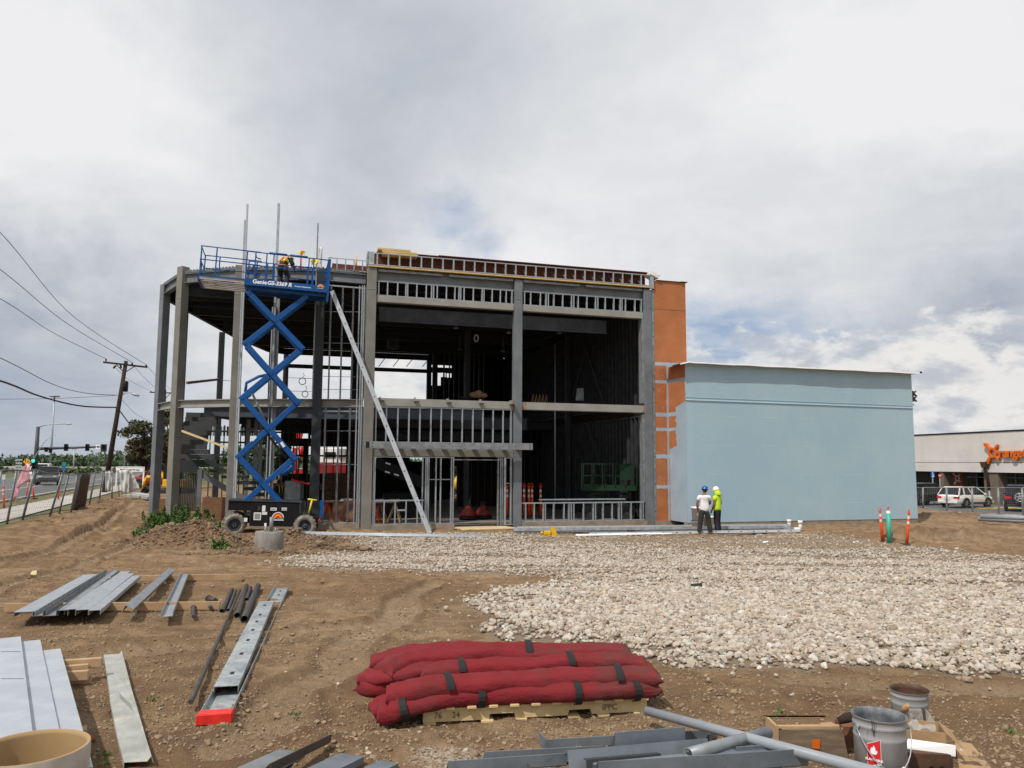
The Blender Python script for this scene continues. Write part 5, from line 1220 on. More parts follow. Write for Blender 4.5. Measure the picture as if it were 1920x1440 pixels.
def neckshade(root,J,HM):
    m=MB(); m.M=HM; n=14; rings=[]
    for r_,z,dy in ((.118,.035,0),(.120,-.03,-.01),(.125,-.10,-.015),(.145,-.19,-.025)):
        rings.append([m.v((r_*math.cos(a)*(1+.04*math.sin(5*a)),r_*math.sin(a)+dy,z+.01*math.sin(4*a))) for a in np.linspace(R(-215),R(35),n)])
    for A,Bq in zip(rings[:-1],rings[1:]):
        for i in range(n-1): m._f([A[i],A[i+1],Bq[i+1],Bq[i]],True)
    o=m.build('neck_shade',M['hivis'],root,local=True); s_=o.modifiers.new('t','SOLIDIFY'); s_.thickness=.006
    m=MB(); m.M=HM; m.tube([(.124*math.cos(a),.124*math.sin(a),.03) for a in np.linspace(R(-215),R(35),14)],.010,5); m.tube([(.127*math.cos(a),.127*math.sin(a)-.018,-.02-.16*k/13) for k,a in enumerate(np.linspace(R(-60),R(30),14))],.010,5); m.build('shade_trim',M['hivis_or'],root,local=True)
person(Matrix.Translation(Pw)@Matrix.Rotation(R(52),4,'Z'),J2,'man in lime T-shirt, white hard hat and neck shade at the blue wall',dict(skin=M['skin'],shirt=M['hivis'],trousers=M['trousers_blk'],helmet=M['helmet_white'],slv=.6),neckshade,s=.97)
# bending worker on the lift platform
pb=LM@Vector((onL(529,530,.8).x,.8,zt-.02))
J3=dict(STD); J3.update(pel=(0,-.02,.80),chest=(.03,.22,1.08),neck=(.06,.38,1.16),top=(.10,.60,1.20),face=(0,.3,-1),shL=(-.17,.27,1.12),elL=(-.26,.38,.88),wrL=(-.16,.58,.78),shR=(.20,.25,1.12),elR=(.29,.33,.86),wrR=(.22,.55,.75),hipL=(-.10,-.02,.74),knL=(-.15,.16,.42),anL=(-.15,-.02,.09),toeL=(-.17,.12,.05),hipR=(.10,-.02,.74),knR=(.15,.16,.42),anR=(.15,-.02,.09),toeR=(.18,.12,.05))
def belt(root,J,HM):
    m=MB(); 
    for x in (-.15,.15): m.hexa([(x-.05,-.10,.60),(x+.05,-.10,.60),(x+.05,.02,.60),(x-.05,.02,.60),(x-.07,-.13,.78),(x+.07,-.13,.78),(x+.07,.03,.78),(x-.07,.03,.78)])
    m.build('tool_pouch',M['boot'],root,local=True,bevel=.02)
    m=MB(); m.tube([(.165*math.cos(a),.135*math.sin(a)-.02,.82) for a in np.linspace(0,6.28,18)],.022,6); m.build('tool_belt',M['cardboard'],root,local=True)
    c0,c1=J['pel'],J['chest']; 
    N={'a':(lerp(c0,c1,.15),(.160,.132)),'b':(lerp(c0,c1,.6),(.175,.140)),'c':(lerp(c0,c1,1.05),(.185,.140))}
    for S in 'LR': N['s'+S]=(lerp(c1,J['sh'+S],.8)+Vector((0,0,.01)),.085)
    link('vest',skinmesh(N,[('a','b'),('b','c'),('c','sL'),('c','sR')],2),root,local=True).data.materials.append(M['hivis'])
    for x in (-.10,.11):
        m=MB(); pts=[lerp(c0,c1,t)+Vector((x,-.11*(1-t)-.05,.10+.05*t)) for t in (.1,.4,.7,1.0)]; m.tube(pts,.028,6); m.build('reflective_stripe',M['hivis_or'],root,local=True)
person(Matrix.Translation(pb)@Matrix.Rotation(R(-12),4,'Z'),J3,'worker in lime and orange vest bending over on the lift platform',dict(skin=M['skin'],shirt=M['trousers'],trousers=M['trousers_blk'],slv=.9),belt,s=1.0)
# worker inside the ground floor, behind the lift
P=at(521,950,36.0); P.z=.03
person(Matrix.Translation(P)@Matrix.Rotation(R(60),4,'Z'),STD,'dark-clothed worker with yellow stripes inside the building behind the lift arms',dict(skin=M['skin'],shirt=M['trousers_blk'],trousers=M['trousers_blk'],slv=1.0),
   lambda root,J,HM:[MB().tube([(x,-.13,1.0),(x*1.05,-.155,1.25),(x*.9,-.12,1.47)],.022,6).build('reflective_stripe',M['hivis'],root,local=True) for x in (-.08,.09)],s=.98)
# ---------------------------------------------------------------- flags and stakes on the lift and roof
p=LM@onL(564,505,.9); q=LM@onL(564.5,470,.9)
fl=empty('flag_pole',(p.x,p.y,p.z),label='red pole topped with a knotted yellow cloth on the lift platform',cat='pole')
MB().cyl(p,q,.028,n=8).build('pole',M['sign_red'],fl)
def cloth(name,c,w,h,mat,par=None,seed=0,n=8,**k):
    rg=random.Random(seed); m=MB(); m.M=Matrix.Translation(c)@Matrix.Rotation(FA,4,'Z'); g_=[]
    for i in range(n+1):
        row=[]
        for j in range(n+1):
            u,v_=i/n,j/n; row.append(m.v(((u-.5)*w*(1-.35*v_*rg.random()),.10*w*math.sin(u*7+v_*3+seed)+.05*w*rg.random(),-v_*h*(1-.3*abs(math.sin(u*5+seed))))))
        g_.append(row)
    for i in range(n):
        for j in range(n): m._f([g_[i][j],g_[i+1][j],g_[i+1][j+1],g_[i][j+1]],True)
    o=m.build(name,mat,par,**k); s_=o.modifiers.new('t','SOLIDIFY'); s_.thickness=.008; return o
cloth('cloth',LM@onL(566,470,.9),.26,.20,M['yellow_st'],fl,1)
tag(cloth('yellow_cloth',LM@onL(590,486,.9),.30,.26,M['yellow_st'],None,3,label='yellow cloth scrap hanging on the far rail of the lift',cat='cloth'))
tag(cloth('white_sheet',LM@onL(601,463,1.2),.16,.95,M['sheet_white'],None,5,label='narrow crumpled white sheet hanging at the right end of the lift platform',cat='sheet'))
q=at(668,486,30.2); MB().cyl(q-Vector((0,0,.3)),q+Vector((0,0,.15)),.035,.02,8).build('marker_stake',M['yellow'],label='short yellow stake behind the parapet left of the front corner',cat='stake')
# yellow insulation boards stacked on the roof corner
for i,(x0,x1,dz,dx) in enumerate(((.35,1.75,0,0),(.30,1.70,.085,.02),(.15,1.45,.17,-.02))):
    m=MB(); m.M=LB; m.box(x0,x1,.15,1.1,10.87+dz,10.87+dz+.075); o=m.build('insulation_board',M['ply_yellow'],label=('lowest','middle','topmost')[i]+' yellow board of the small stack on the roof corner',cat='board',group='yellow boards on the roof corner')
# ---------------------------------------------------------------- loose materials on the dirt
def G(px,py,l=0.0): return gp(px,py,lift=l)
def mesh_channel(name,p0,p1,w,h,mat,up=(0,0,1),t=.004,holes=None,flip=False,par=None,lip=0,**k):
    m=MB(); u=Vector(up)*(-1 if flip else 1); m.chan(p0,p1,w,h,t,u,lip); o=m.build(name,mat,par,**k)
    if holes:
        p0,p1,d,a,b_,L=MB().frame(p0,p1,u); m=MB()
        for q in holes:
            c=p0+(p1-p0)*q+b_*(.002 if not flip else -.006); m.bar(c-d*.035,c+d*.035,.028,.004,u)
        m.build('punched_holes',M['window_dark'],o); 
    return o
# stack of studs on two lumber bearers
lum='lumber bearers under the loose steel'
MB().bar(G(9,1150),G(412,1146),.045,.09).build('lumber',M['wood'],label='near lumber bearer lying under the left pile of steel studs',cat='lumber',group=lum).location.z+=.07
MB().bar(G(196,1094),G(452,1089),.045,.09).build('lumber',M['wood'],label='far lumber bearer behind the two loose studs',cat='lumber',group=lum).location.z+=.07
SG='steel studs piled on the bearers'
S=[((46,1147),(170,1077),.20,.05,0,'leftmost wide flat stud of the pile',M['galv']),((74,1146),(190,1075),.13,.05,.0,'second stud of the pile, open side up',M['galv_dull']),
   ((93,1146),(207,1068),.13,.06,.0,'dark-sided third stud of the pile',M['galv_dull']),((118,1144),(217,1069),.10,.06,0,'narrow dark stud in the middle of the pile',M['galv_dull']),
   ((134,1142),(236,1071),.14,.06,.0,'bright fifth stud of the pile',M['galv']),((155,1143),(243,1075),.14,.06,0,'bright sixth stud of the pile',M['galv']),((177,1144),(256,1079),.12,.05,0,'rightmost stud of the pile, sloping flange',M['galv'])]
for i,(a,b_,w,h,dz,lab,mt) in enumerate(S):
    p,q=G(*a,.15),G(*b_,.15); fl=i in(1,2)
    if fl: p.z-=.05;q.z-=.05
    mesh_channel('steel_stud',p,q,w,h,mt,flip=fl,label=lab,cat='steel stud',group=SG)
mesh_channel('steel_stud',G(112,1150,.09),G(125,1132,.12),.05,.05,M['steel_dark'],label='short dark offcut poking out at the near end of the pile',cat='steel stud')
mesh_channel('steel_stud',G(243,1138,.17),G(322,1067,.17),.10,.08,M['galv'],up=(.5,0,1),label='single box-like stud lying right of the pile',cat='steel stud')
mesh_channel('steel_stud',G(313,1156,.10),G(347,1077,.12),.12,.05,M['galv'],flip=True,label='single open stud nearest to the black pipes',cat='steel stud')
m=MB(); m.ball(G(206,1084,.18),.02); m.build('bolt',M['galv_dull'],label='small round bolt left on top of the stud pile',cat='bolt')
# black pipes
PG='black iron pipes'
for a,b_,r,lab in (((416,1146),(435,1106),.030,'leftmost short black pipe with a rusty end'),((428,1144),(442,1108),.022,'thin black pipe beside the leftmost one'),((445,1154),(462,1099),.036,'middle thick black pipe'),
                   ((462,1124),(470,1102),.026,'short black pipe stub between the two thick ones'),((458,1161),(484,1099),.043,'thickest and rightmost black pipe')):
    MB().pipe(G(*a,r),G(*b_,r),r,.006).build('black_pipe',M['pipe_black'],label=lab,cat='pipe',group=PG)
for pts,r,lab in (([(362,1131),(363,1156)],.022,'short black pipe nipple standing left of the fittings'),([(361,1139),(376,1134),(391,1127)],.016,'thin bent black pipe fitting'),([(391,1122),(404,1126)],.034,'stubby thick black pipe coupling'),([(388,1133),(396,1139)],.02,'small black elbow next to the bearer')):
    m=MB(); P=[G(*p,.06) for p in pts]; m.tube(P,r,10); m.cyl(P[0]-(P[1]-P[0]).normalized()*.01,P[0]+(P[1]-P[0]).normalized()*.03,r*1.3,n=10); m.build('pipe_fitting',M['pipe_black'],label=lab,cat='pipe fitting')
MB().cyl(G(358,1316,.085),G(450,1107,.085),.018,n=10).build('steel_rod',M['pipe_black'],label='long thin dark rod running from the pipes toward the camera',cat='rod')
# punched tracks
lowa,lowb=G(401,1354,.03),G(529,1103,.03)
o=mesh_channel('punched_track',lowa,lowb,.205,.05,M['galv_spangle'],flip=True,holes=[.20,.02+.93,.89],label='long galvanised track with red tape wrapped round its near end',cat='steel track')
d=(lowb-lowa).normalized(); m=MB(); m.bar(lowa-d*.015,lowa+d*.125,.222,.066); m.M=Matrix.Identity(4)
for i in range(5): c=lowa+d*(.01+.025*i); m.bar(c-d*.008+Vector((0,0,.034)),c+d*.008+Vector((0,0,.036)),.215,.006)
tp=m.build('red_tape',M['tape_red'],o,bevel=.008); 
for v_ in tp.data.vertices: v_.co.z+=.018+.006*math.sin(v_.co.x*60)
upa,upb=G(424,1286,.095),G(500,1127,.095)
mesh_channel('punched_track',upa,upb,.175,.05,M['galv_spangle'],holes=[.095,.265,.41,.535,.65,.755,.92],label='shorter punched track lying upside down in the red-taped one',cat='steel track')
# long white channels on the left with lumber below
for i,(a,b_,w,lab) in enumerate((((30,1372),(19,1195),.150,'leftmost long white metal channel'),((83,1380),(56,1201),.150,'middle long white metal channel'),((135,1406),(94,1218),.145,'rightmost long white metal channel beside the lumber ends'))):
    dz_=(.285,.25,.235)[i]; p,q=G(*a,dz_),G(*b_,dz_-.02); o=mesh_channel('white_channel',p-(q-p)*.12,q,w,.07,M['white_metal'],label=lab,cat='metal channel',group='white channels at the left edge')
    if i==0:
        m=MB()
        for t in (.45,.78): c=p+(q-p)*t; m.bar(c+Vector((-.08,0,.003)),c+Vector((.075,0,.003)),.004,.003)
        m.build('crease',M['galv_dull'],o)
for i,(a,b_,l,lab) in enumerate((((60,1250),(191,1241),.15,'longest lumber end sticking out behind the white channels'),((60,1262),(166,1253),.12,'second lumber end beside the white channels'),((60,1272),(166,1265),.09,'third lumber end beside the white channels'),((60,1284),(172,1275),.02,'lowest lumber end beside the white channels'))):
    MB().bar(G(*a,l),G(*b_,l),.045,.07).build('lumber',M['wood'],label=lab,cat='lumber',group='lumber ends beside the white channels',bevel=.003)
MB().bar(G(120,1384,.05),G(162,1378,.05),.09,.09).build('lumber',M['wood'],label='lumber block under the near ends of the white channels',cat='lumber')
m=MB(); m.ball(G(169,1386,.02),(.035,.03,.022)); m.build('red_stone',material('red_stone',(.20,.06,.035),.9),label='small dull red stone beside the white channels',cat='stone')
# bent flashing
m=MB(); nr=[]; pts=[((195,1229),(228,1228)),((200,1260),(236,1262)),((206,1300),(246,1302)),((207,1326),(252,1322)),((212,1345),(258,1344)),((221,1385),(270,1386)),((233,1432),(283,1430))]
for i,(a,b_) in enumerate(pts):
    L_,R_=G(*a,.03),G(*b_,.03); k=(.0,.0,.004,.04,.02,.0,.0)[i]
    nr.append([m.v(L_+Vector((0,0,-.025+k))),m.v(L_+Vector((0,0,.005+k*.7))),m.v(L_.lerp(R_,.4)+Vector((0,0,.006+k))),m.v(L_.lerp(R_,.86)+Vector((0,0,.006+.02*(i in(2,4))))),m.v(R_+Vector((.0,0,.035))),m.v(R_+Vector((.012,0,.0)))])
for A,Bq in zip(nr[:-1],nr[1:]):
    for i in range(5): m._f([A[i],A[i+1],Bq[i+1],Bq[i]])
o=m.build('bent_flashing',material('dull_zinc_sheet',(.42,.43,.41),.5,.2,(.30,.30,.27),6,.9,.15,30,spots=(.50,.46,.36),spot_scale=5,spot_lo=.6),label='twisted grey sheet-metal strip with a crimp halfway along',cat='metal strip'); s_=o.modifiers.new('t','SOLIDIFY'); s_.thickness=.003
# cardboard form tube
c=atz(58,1400,1.27); rr=.245; gz_=H(c.x,c.y)
m=MB(); m.lathe([(rr,-(1.27-gz_)),(rr+.004,-.02),(rr+.002,0)],c,40)
m.mi=1; m.lathe([(rr+.002,0),(rr-.012,0),(rr-.014,-.02),(rr-.014,-(1.27-gz_)+.02)],c,40); m.lathe([(0,-.30),(rr-.014,-.30)],c,40)
o=m.build('form_tube',[material('pale_paper_wrap',(.46,.42,.37),.8,0,(.30,.24,.18),4,.9,.1),material('tan_tube_inside',(.36,.245,.12),.85,0,(.30,.20,.10),2,.8)],label='wide open cardboard concrete form tube in the near left corner',cat='form tube',fixn=True)
for q in ((.02,.03),): pass
m=MB()
for a0 in (-1.9,-1.1,-2.7): m.prof([(0,-.03),(.002,-.03),(.002,.03),(0,.03)],c+Vector(((rr+.005)*math.cos(a0),(rr+.005)*math.sin(a0),-.06)),c+Vector(((rr+.006)*math.cos(a0+.7),(rr+.006)*math.sin(a0+.7),-.26)))
m.build('printed_mark',M['label_grey'],o)
# ---- pallet of red sandbags
pA,pB=G(793,1361),G(1213,1339); pd=(pB-pA).normalized(); pn=Vector((-pd.y,pd.x,0)); Lp_=(pB-pA).length; pz=min(pA.z,pB.z)+.005
pal=empty('wooden_pallet',(pA.x,pA.y,pz),label='long yellowish wooden pallet under the stack of red sandbags',cat='pallet')
def PP(u,v_,z): return pA+pd*u+pn*v_+Vector((0,0,z-pA.z+pz))
def pbox(u0,u1,v0,v1,z0,z1,name,mat,lab=None,off=0): 
    m=MB(); m.hexa([PP(u0,v0,z0),PP(u1,v0,z0),PP(u1,v1,z0),PP(u0,v1,z0),PP(u0,v0,z1),PP(u1,v0,z1),PP(u1,v1,z1),PP(u0,v1,z1)]); return m.build(name,mat,pal,bevel=.003,label=lab)
for v0 in (0,.46,.93):
    m=MB(); h=.085; nx=[.0,(912-793)/420*Lp_,(962-793)/420*Lp_,(1060-793)/420*Lp_,(1106-793)/420*Lp_,Lp_]
    pf_=[(0,.015),(nx[1],.015),(nx[1]+.01,.05),(nx[2]-.01,.05),(nx[2],.015),(nx[3],.015),(nx[3]+.01,.05),(nx[4]-.01,.05),(nx[4],.015),(Lp_,.015),(Lp_,.10),(0,.10)]
    m.prism([PP(u,v0,z) for u,z in pf_],pn*.04); m.build('stringer',M['wood_pale'],pal)
for i in range(11):
    u=(i*(Lp_-.10)/10); w_=.10 if i not in(0,10) else .14
    pbox(max(u-.0,0),min(u+w_*.62+(.05 if i in(0,10) else 0),Lp_),-.045,1.0,.10,.118,'deck_board',M['wood_pale'])
for i,u in enumerate((.0,.39,.62,.99,1.2,Lp_-.1)): pbox(u,u+.085,-.02,1.0,-.003,.015,'bottom_board',M['wood_pale'])
for u,t_ in ((.07,'76'),(.19,'24'),(Lp_-.30,'IPPC')): text('stamp',t_,.055,facing(PP(u+.03,-.003,.055),pd,(0,0,1)),M['wood_dark'],pal,.0006,.0005)
def smooth(pts,n):
    pts=[Vector(p) for p in pts]; out=[]
    for i in range(n+1):
        t=i/n*(len(pts)-1); k=min(int(t),len(pts)-2); f=t-k; P0=pts[max(k-1,0)];P1=pts[k];P2=pts[k+1];P3=pts[min(k+2,len(pts)-1)]
        out.append(.5*((2*P1)+(-P0+P2)*f+(2*P0-5*P1+4*P2-P3)*f*f+(-P0+3*P1-3*P2+P3)*f**3))
    return out
def bag(pts,a,b_,label,seed,straps=(),flat=(.055,.045),seam=True):
    rg=np.random.default_rng(seed); C=smooth(pts,70); N=30; m=MB(); rings=[]; ii,kk=np.meshgrid(np.arange(71),np.arange(30),indexing='ij'); L_=float(sum((C[q+1]-C[q]).length for q in range(70))); WN=vnoise(ii/70*L_*13+seed*9,np.cos(kk/30*6.283)*1.3+seed,seed)+.7*vnoise(ii/70*L_*30,np.sin(kk/30*6.283)*2.2+kk*0+seed,seed+50)
    ph=rg.uniform(0,6,6)
    for i,p in enumerate(C):
        t=i/70; T=(C[min(i+1,70)]-C[max(i-1,0)]).normalized(); side=T.cross(Vector((0,0,1))).normalized(); up=side.cross(T)
        e=min(t/flat[0],1)*1.0 if t<.5 else min((1-t)/flat[1],1); e=max(0,math.sin(e*math.pi/2))**.6
        A_=a*(.95+.38*(1-e))*(1+.05*math.sin(t*17+ph[0])+.04*math.sin(t*31+ph[1])); Bh=max(.010,b_*e*(1+.09*math.sin(t*13+ph[2])+.05*math.sin(t*29+ph[3])))
        ring=[]
        for k in range(N):
            an=2*math.pi*k/N; ca,sa=math.cos(an),math.sin(an)
            x=A_*math.copysign(abs(ca)**.85,ca); z=Bh*math.copysign(abs(sa)**.8,sa)
            wr=1+.035*math.sin(t*60+an*3+ph[4])*(.4+1.2*(1-e))+.03*math.sin(t*23-an*2+ph[5])+.02*math.sin(t*95+an*5)+.065*float(WN[i,k])
            sg=.0 if not seam else (.016 if k==6 else 0)
            ring.append(m.v(p+side*(x*wr)+up*(z*wr+sg*(1+.35*math.sin(t*60)))))
        rings.append(ring)
    for A,Bq in zip(rings[:-1],rings[1:]):
        for k in range(N): j=(k+1)%N; m._f([A[k],A[j],Bq[j],Bq[k]],True)
    m._f(rings[0][::-1]); m._f(rings[-1])
    o=m.build('red_sandbag',M['red_bag'],label=label,cat='sandbag',group='red sandbags on the pallet')
    for t in straps:
        i=int(t*70); p=C[i]; T=(C[i+1]-C[i-1]).normalized(); side=T.cross(Vector((0,0,1))).normalized(); up=side.cross(T); m=MB()
        q=[]
        for an in np.linspace(R(95),R(-70 if seed==1 else 8),9): q.append(p+side*(a*1.12+.004)*math.cos(an)*1.0+up*(b_*1.22+.008)*math.sin(an))
        for w_ in (0,): 
            r0=[m.v(x-T*.022) for x in q]; r1=[m.v(x+T*.022+T*.008*k/8) for k,x in enumerate(q)]
            for k in range(8): m._f([r0[k],r0[k+1],r1[k+1],r1[k]])
        s2=m.build('strap',M['strap_black'],o); sd=s2.modifiers.new('t','SOLIDIFY'); sd.thickness=.006
    return o
def Z(px,py,z): return atz(px,py,z)
bag([Z(712,1343,.93),Z(760,1327,.985),Z(850,1308,1.02),Z(940,1301,1.025),Z(1060,1298,1.03),Z(1150,1294,1.03),Z(1230,1288,1.03)],.085,.060,'front bottom red sandbag lying against the pallet edge',1,(.16,.44,.70,.90))
bag([Z(727,1305,1.04),Z(780,1294,1.075),Z(900,1281,1.09),Z(1000,1276,1.095),Z(1120,1271,1.095),Z(1234,1268,1.10)],.115,.068,'second red sandbag from the ground at the front',2,(.30,.86))
bag([Z(790,1264,1.12),Z(850,1256,1.145),Z(960,1249,1.15),Z(1060,1243,1.155),Z(1150,1240,1.16),Z(1210,1246,1.14)],.10,.060,'brown-stained red sandbag third from the ground',3,(.24,.62))
bag([Z(715,1264,1.14),Z(750,1245,1.18),Z(820,1232,1.20),Z(900,1226,1.215),Z(1000,1229,1.19),Z(1100,1232,1.17)],.10,.062,'topmost front red sandbag with folded left end',4,(),(.10,.08))
bag([Z(698,1244,1.13),Z(760,1226,1.20),Z(850,1221,1.225),Z(960,1219,1.22),Z(1060,1223,1.20),Z(1178,1222,1.19)],.12,.058,'rear topmost red sandbag of the stack',5,(.66,))
bag([Z(700,1336,.93),Z(740,1318,.98),Z(900,1293,1.0),Z(1100,1283,1.0),Z(1225,1280,1.0)],.12,.066,'second red sandbag from the front in the bottom row, flattened left end showing',6)
bag([Z(702,1290,1.0),Z(720,1284,1.05),Z(900,1258,1.06),Z(1100,1250,1.06),Z(1225,1256,1.05)],.12,.066,'red sandbag in the rear bottom row with a pinched left end',7)
bag([Z(697,1272,1.08),Z(735,1266,1.12),Z(900,1246,1.13),Z(1100,1240,1.13),Z(1200,1244,1.12)],.12,.055,'red sandbag in the rear middle row peeping out at the left',8)
q=Z(757,1262,1.125); MB().bar(q,Z(900,1266,1.11),.05,.018).build('wood_strip',M['wood_dark'],label='thin dark wooden strip wedged between the red sandbags',cat='strip')
# ---- steel sections near the camera
SC='grey steel sections near the camera'
def angle(name,p0,p1,w,h,mat,label,t=.008,cat='steel angle',out=1):
    """L section: upright leg h facing the camera, foot w"""
    m=MB(); m.prof([(0,0),(w*out,0),(w*out,t),(t*out,t),(t*out,h),(0,h)],p0,p1); return m.build(name,mat,label=label,cat=cat,group=SC)
MG=material('blue_grey_primed_section',(.165,.19,.215),.5,.1,(.10,.118,.138),3.5,.9,.15,40,spots=(.09,.07,.05),spot_scale=13,spot_lo=.64)
angle('steel_angle',G(1023,1407,.0),G(1343,1387,.0),-.10,.065,MG,'rearmost long grey angle with both ends showing',out=1)
m=MB(); p=G(1011,1394,.0); q=G(1024,1407,.0); m.bar(p+Vector((0,0,.035)),q+Vector((0,0,.035)),.008,.07); m.build('end_plate',MG,label='small upright end plate at the left end of the rear grey angle',cat='steel plate')
angle('steel_angle',Z(1153,1412,.96),Z(1284,1401,.96),-.08,.115,MG,'short tall grey angle standing on top of the longer sections')
angle('steel_angle',G(908,1438,.02),G(1132,1426,.02),-.08,.085,MG,'grey angle at the left of the near pile')
angle('steel_angle',Z(840,1452,.93),Z(1062,1436,.93),-.08,.07,MG,'nearest grey angle at the left of the pile')
angle('steel_angle',Z(1328,1392,.90),Z(1345,1380,.90),-.03,.05,MG,'small grey angle end at the right end of the rear sections')
mesh_channel('steel_channel',Z(1066,1428,.99),Z(1330,1404,.99),.11,.07,MG,up=(0,-1,.35),label='grey channel with its open dark side to the camera',cat='steel channel',group=SC)
mesh_channel('steel_channel',Z(1100,1436,.99),Z(1240,1424,.99),.06,.05,M['steel_dark'],up=(0,-1,.2),label='dark nested channel inside the grey one',cat='steel channel',group=SC)
mesh_channel('steel_channel',Z(1122,1441,1.03),Z(1450,1407,1.03),.16,.08,MG,label='broad flat grey channel lying across the pile',cat='steel channel',group=SC)
angle('steel_angle',Z(1122,1462,1.0),Z(1515,1436,1.0),-.12,.09,MG,'broad nearest angle at the lower right of the pile')
angle('steel_angle',Z(1380,1418,1.0),Z(1452,1412,1.0),-.10,.05,MG,'short angle near the right end of the pile')
MB().pipe(Z(1290,1415,1.06),Z(1440,1374,1.03),.035,.006).build('grey_pipe',M['galv_dull'],label='short grey pipe pointing its open end at the camera',cat='pipe')
MB().cyl(Z(1213,1333,.97),Z(1655,1452,1.12),.029,n=14).build('conduit',M['pvc_grey'],label='long grey conduit slanting from the pallet corner to the lower right',cat='pipe')
mesh_channel('steel_channel',Z(452,1450,.95),Z(546,1407,.90),.16,.04,M['galv_dull'],label='pale channel leftmost in the group at the bottom edge',cat='steel channel',group='sections at the bottom edge')
angle('steel_angle',Z(505,1450,.97),Z(618,1393,.93),-.05,.05,material('brown_black_angle',(.055,.045,.04),.6,.1,(.10,.07,.055),5,.7),'brown-black angle lying between pale channels at the bottom edge')
mesh_channel('steel_channel',Z(575,1456,.95),Z(660,1415,.92),.16,.04,MG,label='pale grey channel right of the brown-black angle',cat='steel channel',group='sections at the bottom edge')
mesh_channel('steel_channel',Z(660,1462,.93),Z(730,1428,.9),.12,.04,MG,label='rightmost short channel in the group at the bottom edge',cat='steel channel',group='sections at the bottom edge')
# ---- buckets, boxes and rubbish at the right
def bucket(name,c,r,h,mat,inside,label,tilt=0,squash=1.0,handle=True,rot=0):
    root=empty(name,(c.x,c.y,c.z),label=label,cat='bucket'); Mx=Matrix.Translation(c)@Matrix.Rotation(tilt,4,'X')@Matrix.Rotation(rot,4,'Z')@Matrix.Diagonal((1,squash,1,1))
    m=MB(); m.M=Mx; m.lathe([(0,0),(r*.93,0),(r*.94,h*.70),(r*.965,h*.715),(r*.945,h*.74),(r*.95,h*.86),(r*.985,h*.875),(r*.955,h*.90),(r*.96,h*.975),(r*1.01,h*.985),(r*1.01,h)],(0,0,0),36); m.build('body',mat,root)
    m=MB(); m.M=Mx; m.lathe([(r*1.01,h),(r*.955,h*.995),(r*.93,h*.9),(r*.92,h*.35),(0,h*.35)],(0,0,0),36); m.build('inside',inside,root)
    if handle:
        m=MB(); m.M=Mx
        for a in (R(200),R(-8)): m.cyl((r*.95*math.cos(a),r*.95*math.sin(a),h*.86),(r*1.05*math.cos(a),r*1.05*math.sin(a),h*.86),.014,n=8)
        m.build('ear',M['galv'],root)
        m=MB(); m.M=Mx; P=[]
        for t in np.linspace(0,1,15): a=R(200)+(R(352)-R(200))*t; P.append((r*1.06*math.cos(a)*(1),(r*1.06)*math.sin(a)-.012,h*.86-h*.50*math.sin(math.pi*t)))
        m.tube(P,.0035,5); m.build('wire_handle',M['galv'],root)
        m=MB(); m.M=Mx; m.tube(P[6:10],.009,8); m.build('grip',M['white'],root)
    return root,Mx
M['can']=material('paint_streaked_can',(.40,.41,.42),.45,.2,(.30,.31,.32),5,.7,spots=(.07,.075,.08),spot_scale=14,spot_lo=.62,stretch=(1,1,.16))
M['can_in']=material('grey_paint_residue',(.20,.215,.23),.5,0,(.05,.055,.06),10,.9)
c=atz(1648,1339,1.235); c.z=H(c.x,c.y)
bk,Mx=bucket('metal_bucket',c,.142,1.235-c.z,M['can'],M['can_in'],'larger metal paint bucket with a red flammable sticker, nearest the camera',rot=R(-6))
hB=1.235-c.z
# red diamond-bordered flammable sticker: a curved patch on the can
def can_patch(u0,u1,z0,z1,off,mat,name,tilt=0.0):
    m=MB(); g_=[]
    for i in range(7):
        a=u0+(u1-u0)*i/6; g_.append([m.v(c+Vector(((.1345+off)*math.cos(a),(.1345+off)*math.sin(a),zz_+tilt*(i/6-.5)))) for zz_ in (z0,z1)])
    for i in range(6): m._f([g_[i][0],g_[i+1][0],g_[i+1][1],g_[i][1]])
    o=m.build(name,mat,bk); s_=o.modifiers.new('t','SOLIDIFY'); s_.thickness=.0008; return o
a0=R(-143); can_patch(a0,a0+.52,.145,.275,.002,M['label_white'],'sticker_edge',.03); can_patch(a0+.02,a0+.50,.16,.273,.004,M['sign_red'],'sticker',.03)
fm=Vector((math.cos(a0+.26),math.sin(a0+.26),0)); rt_=Vector((-fm.y,fm.x,0)); oc=c+fm*.1395+Vector((0,0,.228))
m=MB(); m.prism([oc+rt_*x+Vector((0,0,z)) for x,z in ((-.010,-.017),(.010,-.017),(.018,-.006),(.016,.006),(.009,.001),(.008,.016),(.0,.030),(-.006,.014),(-.012,.018),(-.017,.0),(-.016,-.010))],fm*.001); m.build('flame_mark',M['letter_white'],bk)
text('sticker_lettering','FLAMMABLE',.016,facing(oc+fm*.001-Vector((0,0,.045)),rt_,(0,0,1)),M['letter_white'],bk,.0005,.0006)
c2=atz(1702,1290,1.14); c2.z=H(c2.x,c2.y); h2=1.14-c2.z
bucket('metal_bucket',c2,.122,h2,M['can'],M['paint_rust'],'dented metal bucket with a rusty rim and misshapen mouth, farther from the camera',tilt=R(4),squash=.86,handle=False)
def obox(name,px,py,z,w,dp,h,rz,mat,label,cat='box',tilt=0,bev=.004,group=None):
    P=atz(px,py,z+h); m=MB(); m.M=Matrix.Translation((P.x,P.y,z))@Matrix.Rotation(rz,4,'Z')@Matrix.Rotation(tilt,4,'X'); m.box(-w/2,w/2,0,dp,0,h); return m.build(name,mat,label=label,cat=cat,bevel=bev,group=group)
crate=empty('weathered_crate',tuple(gp(1510,1410)),label='weathered dark wooden crate with an orange label left of the big bucket',cat='crate')
